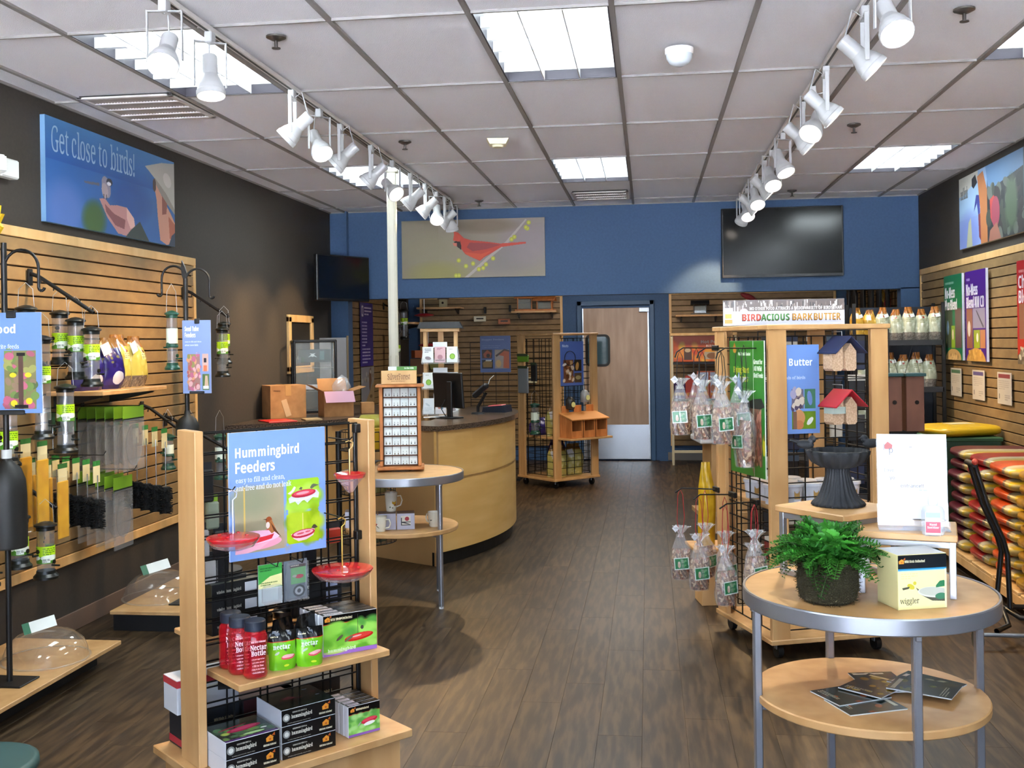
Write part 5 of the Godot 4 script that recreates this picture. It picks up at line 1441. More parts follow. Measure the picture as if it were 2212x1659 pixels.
func back_counter_goods() -> void:
	var y := 1.02
	# closed cardboard box with label
	var t := thing("cardboard_box", "closed brown cardboard box with a white label on the back counter", "cardboard box", Vector3(-3.17, y, -8.88), 38)
	part(t, "carton", b().box(Vector3(0.32, 0.285, 0.26), Vector3(0, 0.1425, 0), 0.002), card_board)
	part(t, "shipping_label", b().at(Vector3(0.161, 0.2, 0.02), PI / 2).box(Vector3(0.1, 0.12, 0.001)), M("d2d3d3", 0.5))
	part(t, "packing_tape", b().box(Vector3(0.05, 0.002, 0.262), Vector3(0, 0.286, 0)).box(Vector3(0.05, 0.09, 0.002), Vector3(0, 0.24, 0.1305)), M("c4925a", 0.25))
	part(t, "torn_patch", b().at(Vector3(-0.02, 0.09, 0.1312), 0, 0, 0.3).box(Vector3(0.05, 0.15, 0.001)), M("d0a67a", 0.8))
	txt(t, "FRAGILE", 0.06, Vector3(-0.1, 0.24, 0.1308), "6a4020", 1, 0.012)
	# open box
	t = thing("cardboard_box", "open brown cardboard box with raised flaps and clear wrap on the back counter", "cardboard box", Vector3(-2.76, y, -9.08), 30)
	var w := 0.26
	var d := 0.24
	var h := 0.22
	var bm := b()
	bm.box(Vector3(w, 0.004, d), Vector3(0, 0.002, 0))
	for s in [-1, 1]:
		bm.box(Vector3(w, h, 0.004), Vector3(0, h / 2, s * d / 2))
		bm.box(Vector3(0.004, h, d), Vector3(s * w / 2, h / 2, 0))
	part(t, "carton", bm, card_board)
	part(t, "flap", b().at(Vector3(0, h, d / 2), 0, 0.9).box(Vector3(w, 0.004, 0.12), Vector3(0, 0, 0.06)), M("b58a9a", 0.8))
	part(t, "flap", b().at(Vector3(0, h, -d / 2), 0, 1.1).box(Vector3(w, 0.004, 0.12), Vector3(0, 0, -0.06)), card_board)
	part(t, "flap", b().at(Vector3(w / 2, h, 0), 0, 0, 0.3).box(Vector3(0.12, 0.004, d), Vector3(0.06, 0, 0)), card_board)
	part(t, "flap", b().at(Vector3(-w / 2, h, 0), 0, 0, -0.5).box(Vector3(0.12, 0.004, d), Vector3(-0.06, 0, 0)), card_board)
	part(t, "clear_wrap", b().at(Vector3(0.03, h - 0.02, -0.02), 0.4, 0, -0.5).bag(0.17, 0.16, 0.1, 0.5, 0.012, 4), M("dfe4ea", 0.08, 0.0, 0.2))
	solo("small_carton_box", bx(Vector3(0.12, 0.1, 0.12), Vector3(0, 0.05, 0)), card_board, "small brown box beside the open cardboard box", "cardboard box", Vector3(-2.56, y, -9.4), 20)
	solo("red_folder", b().box(Vector3(0.24, 0.01, 0.3), Vector3(0, 0.005, 0), 0.002), M("bc1a18", 0.4), "red folder lying at the edge of the back counter", "folder", Vector3(-3.06, y, -8.42), 38)
	solo("paper_pad", b().box(Vector3(0.14, 0.012, 0.2), Vector3(0, 0.006, 0), 0.002), M("a88a5a", 0.5), "brown notepad lying beside the red folder on the back counter", "notepad", Vector3(-2.82, y, -8.58), 30)
	# glass display case
	t = thing("glass_cabinet", "black-framed glass cabinet standing on the back counter", "display cabinet", Vector3(-3.11, y, -9.55), 25)
	var fr := b()
	for sx in [-1, 1]:
		for sz in [-1, 1]: fr.box(Vector3(0.026, 0.68, 0.026), Vector3(sx * 0.19, 0.34, sz * 0.1), 0.008)
		for yy in [0.013, 0.667]: fr.box(Vector3(0.026, 0.026, 0.2), Vector3(sx * 0.19, yy, 0), 0.006)
	for sz in [-1, 1]:
		for yy in [0.013, 0.667]: fr.box(Vector3(0.4, 0.026, 0.026), Vector3(0, yy, sz * 0.1), 0.006)
	part(t, "frame", fr, M("0e0f10", 0.4))
	part(t, "pane", b().box(Vector3(0.36, 0.63, 0.004), Vector3(0, 0.34, 0.1)), M("dfeaea", 0.02, 0.0, 0.1))
	part(t, "pane", b().box(Vector3(0.004, 0.63, 0.18), Vector3(0.19, 0.34, 0)), M("dfeaea", 0.02, 0.0, 0.1))
	for yy in [0.2, 0.42]: part(t, "glass_shelf", b().box(Vector3(0.36, 0.006, 0.18), Vector3(0, yy, 0)), M("b8cccc", 0.05, 0.0, 0.25))
	var p := Pic.new(128, 64, "22302f")
	p.r(66, 14, 14, 70, "41605e").p([30, 62, 40, 40, 34, 30, 44, 34, 54, 30, 48, 42, 58, 62, 48, 54, 44, 60, 40, 54], "c9d2d2")
	part(t, "sign_card", b().box(Vector3(0.3, 0.12, 0.004), Vector3(0.0, 0.53, 0.07)).panel(0.3, 0.12, Vector3(0, 0.53, 0.073)), PM(p, 0.4))
	var o := b()
	for j in 5: o.ball(Vector3(-0.12 + 0.06 * j, 0.235, 0.01 * (j % 2)), Vector3(0.028, 0.03, 0.025), 8, 6)
	part(t, "small_optics", o, M("2c2e2c", 0.5))
	part(t, "price_cards", b().at(Vector3(0, 0.24, 0.07), 0, -0.5).box(Vector3(0.22, 0.05, 0.002)), M("c4bcc0", 0.5))
	# framed board and television on the brown wall
	t = thing("picture_frame", "light wooden frame with a black board on the brown wall under the television", "frame", Vector3(-3.36, 1.66, -9.88), 90)
	var f := b()
	for s in [-1, 1]:
		f.box(Vector3(0.07, 0.52, 0.03), Vector3(s * 0.33, 0, 0.015), 0.004)
		f.box(Vector3(0.73, 0.07, 0.03), Vector3(0, s * 0.245, 0.015), 0.004)
	part(t, "frame", f, pine)
	part(t, "board", b().box(Vector3(0.6, 0.43, 0.01), Vector3(0, 0, 0.006)), M("16130f", 0.6))
	for x in [-0.08, 0.14]: part(t, "knob", b().ball(Vector3(x, -0.13, 0.02), Vector3(0.02, 0.025, 0.015), 10, 6), M("b8ae98", 0.4))
	t = thing("television", "small black television on a wall bracket in the blue corner", "television", Vector3(-3.06, 2.32, -10.35), 62)
	part(t, "screen_shell", b().box(Vector3(0.75, 0.46, 0.05), Vector3.ZERO, 0.008), M("0c0d0e", 0.4))
	part(t, "screen", b().panel(0.71, 0.42, Vector3(0, 0.005, 0.026)), M("05070a", 0.12))
	part(t, "wall_bracket", b().tube([Vector3(0, 0, -0.03), Vector3(0.05, 0, -0.18), Vector3(-0.1, 0, -0.24)], 0.02, 8), black_metal)
	t = thing("document_holder", "tall grey cabinet side panel in the blue corner behind the glass cabinet", "cabinet", Vector3(-3.15, 1.02, -10.3), 0)
	part(t, "side_panel", bx(Vector3(0.28, 0.7, 0.02), Vector3(0, 0.35, 0)), M("8f9094", 0.6))
	part(t, "edge_trim", bx(Vector3(0.016, 0.72, 0.03), Vector3(0.15, 0.36, 0)), M("7a6a52", 0.6))
# ---- the blue wall, the alcove behind it and its displays ------------------------------------------------------------
func tower(label: String, at: Vector3, deg: float, s: float, h: float, side_board := true) -> Node3D:
	var t := thing("display_tower", label, "display stand", at, deg, "square wooden display towers with wire grids")
	for sx in [-1, 1]:
		for sz in [-1, 1]:
			part(t, "corner_board", bx(Vector3(0.1, h - 0.13, 0.03), Vector3(sx * (s / 2 - 0.05), (h + 0.08) / 2, sz * (s / 2 - 0.015))), maple)
	if side_board: part(t, "side_board", bx(Vector3(0.024, h - 0.13, 0.09), Vector3(-s / 2 + 0.012, (h + 0.08) / 2, -s / 2 + 0.08)), maple)
	for sz in [-1, 1]: part(t, "wire_grid", b().wires(s - 0.2, h - 0.2, 0.12, 0.0762, 0.0028, Vector3(0, h / 2 + 0.04, sz * (s / 2 - 0.05))), black_metal)
	for sx in [-1, 1]: part(t, "wire_grid", b().at(Vector3(sx * (s / 2 - 0.02), h / 2 + 0.04, 0), PI / 2).wires(s - 0.1, h - 0.2, 0.12, 0.0762, 0.0028), black_metal)
	part(t, "top_frame", b().box(Vector3(s + 0.02, 0.025, 0.11), Vector3(0, h - 0.0125, s / 2 - 0.045), 0.003).box(Vector3(s + 0.02, 0.025, 0.11), Vector3(0, h - 0.0125, -s / 2 + 0.045), 0.003).box(Vector3(0.1, 0.025, s - 0.2), Vector3(-s / 2 + 0.04, h - 0.0125, 0), 0.003).box(Vector3(0.1, 0.025, s - 0.2), Vector3(s / 2 - 0.04, h - 0.0125, 0), 0.003), maple)
	part(t, "base_tray", bx(Vector3(s + 0.02, 0.025, s + 0.02), Vector3(0, 0.095, 0)), maple)
	for sx in [-1, 1]:
		for sz in [-1, 1]:
			var c := part(t, "caster", b().cyl(Vector3(sx * (s / 2 - 0.06) - 0.014, 0.036, sz * (s / 2 - 0.06)), Vector3(sx * (s / 2 - 0.06) + 0.014, 0.036, sz * (s / 2 - 0.06)), 0.036, -1, 18), M("141414", 0.4))
			part(c, "fork", b().box(Vector3(0.036, 0.04, 0.03), Vector3(sx * (s / 2 - 0.06), 0.064, sz * (s / 2 - 0.06)), 0.003), M("8f9296", 0.3, 0.8))
	return t

func back_wall() -> void:
	# cardinal picture
	var p := Pic.new(400, 160, "8d8474")
	p.r(0, 0, 26, 100, "857d68").e(20, 50, 30, 16, "8a836a", 0, 0.9).e(26, 92, 26, 10, "8a8450", 0, 0.9).e(70, 70, 26, 14, "857f7a", 0, 0.9).e(90, 40, 26, 20, "8a7f80", 0, 0.9).e(60, 12, 26, 6, "7a6c58", 0, 0.8)
	p.p([44, 100, 48, 92, 60, 66, 73, 40, 87, 2, 88, 3, 75, 42, 62, 68, 50, 94, 47, 100], "a89c94")
	for q in [[89, 8], [88, 18], [87, 16], [79, 32], [77, 36], [59, 78], [57, 84], [54, 86], [50, 76], [64, 68], [40, 70], [40, 96], [38, 96], [45, 80]]: p.e(q[0], q[1], 1.5, 1.5, "a8a83c").e(q[0], q[1], 0.8, 0.8, "c0bf4c")
	p.p([37, 20, 40, 22, 44, 32, 49, 36, 62, 40, 69, 43, 87, 41, 87, 44, 70, 49, 64, 58, 58, 66, 55, 72, 50, 66, 45, 60, 42, 50, 39, 42, 38, 34], "b8402e")
	p.p([48, 40, 62, 42, 70, 45, 60, 52, 50, 55, 46, 48], "8e3a3a").p([44, 56, 56, 60, 64, 54, 58, 64, 55, 70, 48, 64], "c84e2e").p([37, 38, 41, 34, 42, 44, 42, 52, 39, 46], "2c1c1a").p([36, 40, 39, 40, 39, 46, 37, 45], "c06a56").p([36.5, 36, 37.5, 20, 42, 30, 41, 38], "c04832")
	board("wall_canvas", "wide canvas print of a red cardinal on a twig, hung on the blue wall", "picture", Vector3(-1.81, 2.64, -10.915), 0, 1.52, 0.61, PM(p, 0.6), "8a8478", 0.03)
	var t := thing("television", "large black flat television on the blue wall", "television", Vector3(1.354, 2.622, -10.9), 0)
	part(t, "screen_shell", b().box(Vector3(1.2, 0.705, 0.05), Vector3.ZERO, 0.006), M("0a0a0b", 0.35))
	part(t, "screen", b().panel(1.17, 0.665, Vector3(0, 0.01, 0.0262)), M("060707", 0.16))
	part(t, "chin", b().box(Vector3(1.19, 0.014, 0.052), Vector3(0, -0.345, 0.0), 0.002), M("15161a", 0.3))
	# swinging door
	var d := struct("door_1", b().box(Vector3(0.9, 2.08, 0.045), Vector3(-0.44, 1.06, -14.57), 0.003), grain("9a7f66", "b0967c", 0.012, Vector3(2.5, 0.4, 2.5), 0.4, false, 4, 256, 71))
	part(d, "kick_plate", b().box(Vector3(0.88, 0.47, 0.003), Vector3(-0.44, 0.26, -14.545)), M("c9ccd0", 0.2, 0.9))
	part(d, "window_gasket", b().prism(round_rect(0.34, 0.44, 0.07), 0, 0.012), M("0c0d0e", 0.5)).position = Vector3(-0.69, 1.52, -14.55)
	part(d, "window_pane", b().prism(round_rect(0.28, 0.38, 0.05), 0, 0.004), M("3a5058", 0.05)).position = Vector3(-0.69, 1.52, -14.54)
	part(d, "edge_guard", b().box(Vector3(0.02, 2.08, 0.05), Vector3(0.005, 1.06, -14.57)).box(Vector3(0.016, 2.08, 0.05), Vector3(-0.89, 1.06, -14.57)), M("b9c0c6", 0.3, 0.6))
	part(d, "hinge", b().box(Vector3(0.14, 0.06, 0.06), Vector3(-0.05, 2.07, -14.545), 0.004), M("9aa0a4", 0.3, 0.8))
	struct("trim_2", b().box(Vector3(0.06, 2.2, 0.05), Vector3(0.055, 1.1, -14.58), 0.004).box(Vector3(0.06, 2.2, 0.05), Vector3(-0.94, 1.1, -14.58), 0.004).box(Vector3(1.06, 0.06, 0.05), Vector3(-0.44, 2.17, -14.58), 0.004), M("365678", 0.5))
	# alcove panels
	slatwall("slatwall panel in the alcove beside the swinging door, behind the card spinner", Vector3(-2.18, 0, -14.6), 0, 1.95, 0.2, 2.27, "lrt")
	slatwall("slatwall panel in the alcove behind the orange pepper display", Vector3(1.4, 0, -14.6), 0, 2.15, 0.2, 2.27, "lrt")
	slatwall("slatwall panel on the alcove's side wall with the purple banner", Vector3(-3.36, 0, -12.45), 90, 2.0, 0.3, 2.45, "lr")
	slatwall("shadowed slatwall panel on the far side wall of the alcove", Vector3(2.69, 0, -12.8), -90, 2.6, 0.3, 2.45, "lr")
	alcove_goods()
	tower_b()

func round_rect(w: float, h: float, r: float) -> Array:
	var a := []
	for c in [[1, 1, 0], [-1, 1, 1], [-1, -1, 2], [1, -1, 3]]:
		for j in 6:
			var f: float = c[2] * PI / 2 + PI / 2 * j / 5.0
			a.append(Vector2(c[0] * (w / 2 - r) + cos(f) * r, c[1] * (h / 2 - r) + sin(f) * r))
	return a

func hopper_feeder(label: String, at: Vector3, deg: float, w: float, h: float, wood: Material, roof: Material) -> void:
	var t := thing("hopper_feeder", label, "bird feeder", at, deg, "hopper feeders and small houses")
	part(t, "floor_tray", bx(Vector3(w, h * 0.1, w * 0.6), Vector3(0, h * 0.05, 0)), wood)
	for s in [-1, 1]: part(t, "side_wall", b().at(Vector3(s * w * 0.34, 0, 0), PI / 2).prism([Vector2(-w * 0.12, h * 0.1), Vector2(w * 0.12, h * 0.1), Vector2(w * 0.22, h * 0.75), Vector2(0, h * 0.95), Vector2(-w * 0.22, h * 0.75)], -0.006, 0.006), wood)
	part(t, "hopper_pane", b().box(Vector3(w * 0.64, h * 0.55, 0.003), Vector3(0, h * 0.4, w * 0.12)), M("aab4b4", 0.05, 0.0, 0.3))
	for s in [-1, 1]: part(t, "roof_board", b().at(Vector3(0, h * 0.86, s * w * 0.17), 0, s * 0.55).box(Vector3(w * 1.02, 0.012, w * 0.42), Vector3.ZERO, 0.002), roof)

func alcove_goods() -> void:
	# purple banner and poster on the side wall
	var p := Pic.new(128, 256, "2f1f7c")
	p.r(10, 6, 14, 14, "c9c4dc").e(17, 6, 7, 3.5, "c9c4dc").e(17, 20, 7, 3.5, "c9c4dc").r(14, 8, 6, 10, "2f1f7c").lines(32, 7, 56, 3, 5, "d4cfe6", 2).lines(12, 30, 40, 8, 5.2, "b4aed6", 5).lines(14, 72, 62, 5, 5.2, "b9b3d8", 9)
	board("hanging_banner", "tall purple banner with white print on the alcove's side wall", "banner", Vector3(-3.318, 1.765, -12.2), 90, 0.56, 0.75, PM(p, 0.4), "3a2a88", 0.006)
	p = Pic.new(128, 128, "8f8780")
	p.p([0, 0, 70, 0, 84, 30, 60, 90, 0, 100], "858288").p([60, 10, 76, 0, 80, 40, 66, 70, 60, 60], "6a4a38").p([30, 100, 100, 40, 100, 100], "9a7f5c").spots(0, 0, 100, 40, ["9a948c", "7a6f64", "a8a29c"], 16, 4, 10, 3, 0.7).e(74, 84, 12, 5, "6f5838")
	board("hanging_poster", "grey and brown nature poster under the purple banner", "poster", Vector3(-3.318, 1.17, -12.22), 90, 0.56, 0.42, PM(p, 0.4), "a09a90", 0.006)
	tube_feeder("clear tube feeder with lime band, hanging in the alcove beside the purple banner", Vector3(-3.16, 1.82, -13.05), 0.62, 0.05, "clear", 0.3, "feeders in the alcove")
	tube_feeder("dark tube feeder hanging in the alcove behind the cream pole", Vector3(-3.12, 2.1, -13.3), 0.4, 0.05, "black", 0.1, "feeders in the alcove")
	faceout("black display arm in the alcove holding the lime-banded feeder", Vector3(-3.325, 2.13, -13.05), 90, 0.2, 0.02)
	faceout("black display arm in the alcove holding the dark feeder", Vector3(-3.325, 2.22, -13.3), 90, 0.24, 0.02)
	wall_shelf("high wooden shelf on the alcove's side wall behind the cream pole", Vector3(-3.335, 1.93, -13.75), 90, 0.8, 0.35)
	var sh := [[-2.95, 1.93, "red cage feeder hanging in the alcove above the small shelf", 2.02], [-2.9, 1.6, "red dish feeder hanging in the alcove below the small shelf", 1.62]]
	for q in sh: dish_small(q[2], Vector3(q[0], q[3], -13.75))
	wall_shelf("small wooden shelf with boxes in the alcove corner behind the cream pole", Vector3(-3.335, 1.25, -13.75), 90, 0.8, 0.4)
	solo("orange_carton", bx(Vector3(0.2, 0.1, 0.16), Vector3(0, 0.05, 0)), M("a3562a", 0.6), "orange box on the lower alcove shelf near the red feeder", "box", Vector3(-3.0, 1.46, -13.7), 30)
	solo("brown_carton", bx(Vector3(0.22, 0.2, 0.2), Vector3(0, 0.1, 0)), M("6a4c32", 0.7), "brown box on the lower alcove shelf under the orange one", "box", Vector3(-3.02, 1.25, -13.7), 10)
	solo("green_carton", b().at(Vector3(0, 0.07, 0), 0, 0, 0.3).box(Vector3(0.2, 0.1, 0.16), Vector3.ZERO, 0.003), M("7d8040", 0.6), "olive box tilted on the lower alcove shelf", "box", Vector3(-2.84, 1.3, -13.95), 20)
	# shelves on the panel by the door
	wall_shelf("narrow wooden shelf high on the alcove panel, over the card spinner", Vector3(-2.86, 2.15, -14.565), 0, 0.62, 0.3)
	wall_shelf("wooden shelf high on the alcove panel holding two cedar feeders", Vector3(-1.54, 2.075, -14.565), 0, 0.62, 0.3)
	hopper_feeder("cedar feeder with curved sides on the high alcove shelf, next to the open one", Vector3(-1.68, 2.075, -14.4), 10, 0.28, 0.24, cedar, cedar)
	hopper_feeder("open cedar platform feeder on the high alcove shelf", Vector3(-1.4, 2.075, -14.4), -5, 0.3, 0.2, cedar, cedar)
	var bird_box := thing("nest_box", "pale small nest box on the narrow alcove shelf", "bird house", Vector3(-2.82, 2.15, -14.42), 0)
	part(bird_box, "body", bx(Vector3(0.1, 0.11, 0.1), Vector3(0, 0.055, 0)), M("b0a684", 0.7))
	part(bird_box, "roof", bx(Vector3(0.14, 0.02, 0.14), Vector3(0.0, 0.12, 0)), M("5a4030", 0.7))
	part(bird_box, "entrance", b().cyl(Vector3(0, 0.06, 0.05), Vector3(0, 0.06, 0.052), 0.016, -1, 12), M("1c150e", 0.9))
	for q in [[-2.32, 1.98, "c4bca4", "white boxed item hung on the alcove panel"], [-1.98, 1.94, "9a5a34", "orange boxed item hung on the alcove panel"], [-1.62, 1.12, "c9c09c", "small boxed item hung low on the alcove panel behind the scanner"]]:
		var t := thing("hung_box", q[3], "box", Vector3(q[0], q[1], -14.5), 8, "boxed items on the alcove panel")
		part(t, "carton", bx(Vector3(0.17, 0.075, 0.09), Vector3.ZERO), M(q[2], 0.6))
		part(t, "print", b().panel(0.1, 0.02, Vector3(0, 0.004, 0.0456)), M("2f2a26", 0.5))
	for q in [[-2.25, 2.1, "left"], [-1.9, 2.12, "right"]]:
		var t := thing("faceout_arm", "short empty black bracket on the alcove panel, %s one of two" % q[2], "display hook", Vector3(q[0], q[1], -14.565), 0, "empty black brackets")
		part(t, "arm", bx(Vector3(0.03, 0.09, 0.06), Vector3(0, 0, 0.03)), black_metal)
	# behind the right-hand display: shelf with a feeder and the pepper display
	wall_shelf("wooden shelf high on the alcove panel, with a dark-roofed feeder", Vector3(0.68, 1.985, -14.565), 0, 0.62, 0.3)
	hopper_feeder("small hopper feeder with a dark flat roof on the alcove shelf", Vector3(0.7, 1.985, -14.4), 0, 0.24, 0.19, M("5a5650", 0.5), M("17181a", 0.5))
	var t := thing("pepper_display", "white-legged shelf display with an orange flame header in the alcove", "display stand", Vector3(0.72, 0, -14.1), 0)
	for s in [-1, 1]:
		part(t, "side_frame", bx(Vector3(0.03, 1.72, 0.03), Vector3(s * 0.41, 0.86, 0.1)), M("c8b896", 0.5))
		part(t, "side_frame", bx(Vector3(0.03, 1.72, 0.03), Vector3(s * 0.41, 0.86, -0.1)), M("c8b896", 0.5))
	for y in [1.34, 0.86, 0.45]: part(t, "shelf", bx(Vector3(0.8, 0.03, 0.24), Vector3(0, y, 0)), M("141312", 0.5))
	part(t, "top_rail", bx(Vector3(0.86, 0.035, 0.26), Vector3(0, 1.72, 0)), pine)
	part(t, "foot_rail", bx(Vector3(0.8, 0.035, 0.03), Vector3(0, 0.18, 0.1)), M("c8b896", 0.5))
	p = Pic.new(256, 128, "d9601c")
	p.spots(0, 60, 100, 40, ["e8a020", "e88a1c", "d84a14", "f0b83a"], 26, 6, 14, 6, 0.7).e(14, 40, 7, 11, "e8a830", 10, 0.8).e(36, 40, 7, 10, "e8982a", -10, 0.8).r(18, 50, 13, 44, "54341a").e(24, 56, 5, 4, "c9a87a").r(52, 64, 26, 28, "b9a27a").e(65, 78, 9, 6, "8a5a2a")
	part(t, "header_board", b().box(Vector3(0.78, 0.34, 0.012), Vector3(0, 1.53, -0.05)).panel(0.78, 0.34, Vector3(0, 1.53, -0.0435)), PM(p, 0.4))
	txt(t, "Hot Pepper", 0.34, Vector3(0.14, 1.62, -0.042), "f0d8bc", 1, 0.055)
	txt(t, "BIRD FOOD", 0.24, Vector3(0.16, 1.565, -0.042), "f0cfae", 1, 0.03)
	p = Pic.new(128, 96, "9a4a28")
	p.p([6, 4, 96, 4, 90, 70, 10, 80], "8f9ab0").e(30, 62, 22, 10, "8a5a40").e(76, 66, 16, 10, "a87a54").e(50, 40, 30, 12, "a9b4c4", 0, 0.8)
	var pepper := PM(p, 0.4)
	for j in 5:
		var c := carton("suet_box", "printed suet box on the pepper display, %s along its middle shelf" % ORD[j], Vector3(0.4 + 0.155 * j, 0.875, -14.1), 0, Vector3(0.15, [0.24, 0.3, 0.36, 0.36, 0.24][j], 0.16), M(["3a1c50", "9a2c18", "a84a1c", "8a2c18", "c85a1c"][j], 0.5), pepper if j in [2, 3] else null, null, null, "suet boxes on the pepper display")
		txt(c, "HOT PEPPER", 0.12, Vector3(0, 0.06, 0.082), "d8a24a", 1, 0.04)
	t = thing("side_cabinet", "small wooden cabinet with a white top beside the hanging nut bags", "cabinet", Vector3(0.62, 0, -9.3), 8)
	part(t, "body", bx(Vector3(0.3, 0.76, 0.4), Vector3(0.02, 0.38, 0)), maple)
	part(t, "white_top", bx(Vector3(0.42, 0.05, 0.46), Vector3(-0.02, 0.79, 0), 0.01), M("c9c4c0", 0.5))
	part(t, "foot_rail", bx(Vector3(0.4, 0.04, 0.42), Vector3(-0.03, 0.16, 0)), maple)
	# dark stock in the far corner of the alcove
	for j in 14:
		var h: float = [0.5, 0.4, 0.6, 0.45][j % 4]
		t = thing("dark_hanging_pack", "black package hanging in the shadowed alcove corner, %s from the soffit" % (ORD + ["thirteenth", "fourteenth"])[j], "package", Vector3(2.56 - 0.05 * (j % 3), 2.24 - 0.02 * (j % 5), -11.75 - 0.15 * j), -90, "black packs in the alcove corner")
		part(t, "pack", bx(Vector3(0.1, h, 0.03), Vector3(0, -h / 2, 0), 0.006), M(["141517", "1d1e20", "191412", "101214"][j % 4], 0.4))
		part(t, "header_card", b().box(Vector3(0.1, 0.05, 0.003), Vector3(0, -0.01, 0.016)), M(["2c2a2a", "46403c", "33363a"][j % 3], 0.5))
		part(t, "hook", b().cyl(Vector3(0, 0.0, 0.02), Vector3(0, 0.0, -0.11 - 0.05 * (j % 3)), 0.003, -1, 5), black_metal)
	t = thing("bird_ornament", "red and yellow bird ornament hanging in the alcove corner", "ornament", Vector3(2.62, 2.08, -12.1), 0)
	part(t, "body", b().ball(Vector3(0.02, -0.03, 0), Vector3(0.05, 0.09, 0.03), 12, 8), M("9a2420", 0.5))
	part(t, "wing", b().at(Vector3(-0.03, 0.02, 0), 0, 0, 0.3).ball(Vector3.ZERO, Vector3(0.03, 0.09, 0.02), 12, 8), M("b8942a", 0.5))
	t = thing("cardinal_ornament", "small red bird ornament on top of the alcove panel", "ornament", Vector3(1.35, 2.2, -14.54), 0)
	part(t, "body", b().at(Vector3(0, 0.02, 0), 0, 0, -0.4).ball(Vector3.ZERO, Vector3(0.11, 0.04, 0.04), 12, 8).cyl(Vector3(0.08, 0, 0), Vector3(0.2, -0.01, 0), 0.02, 0.006, 6), M("7f1a20", 0.5))
	part(t, "crest", b().at(Vector3(-0.1, 0.09, 0), 0, 0, 0.3).lathe([Vector2(0.035, 0), Vector2(0.02, 0.05), Vector2(0, 0.08)], 10), M("7f1a20", 0.5))

func dish_small(label: String, at: Vector3) -> void:
	var t := thing("dish_feeder", label, "bird feeder", at, 0, "red dish hummingbird feeders")
	part(t, "cover", b().lathe([Vector2(0.0, 0.03), Vector2(0.06, 0.03), Vector2(0.13, 0.01), Vector2(0.13, 0.0), Vector2(0.04, -0.02), Vector2(0, -0.02)], 24), M("b31420", 0.3))
	part(t, "hanging_rod", b().cyl(Vector3(0, 0.02, 0), Vector3(0, 0.22, 0), 0.006, -1, 6), M("aab0b4", 0.3, 0.7))

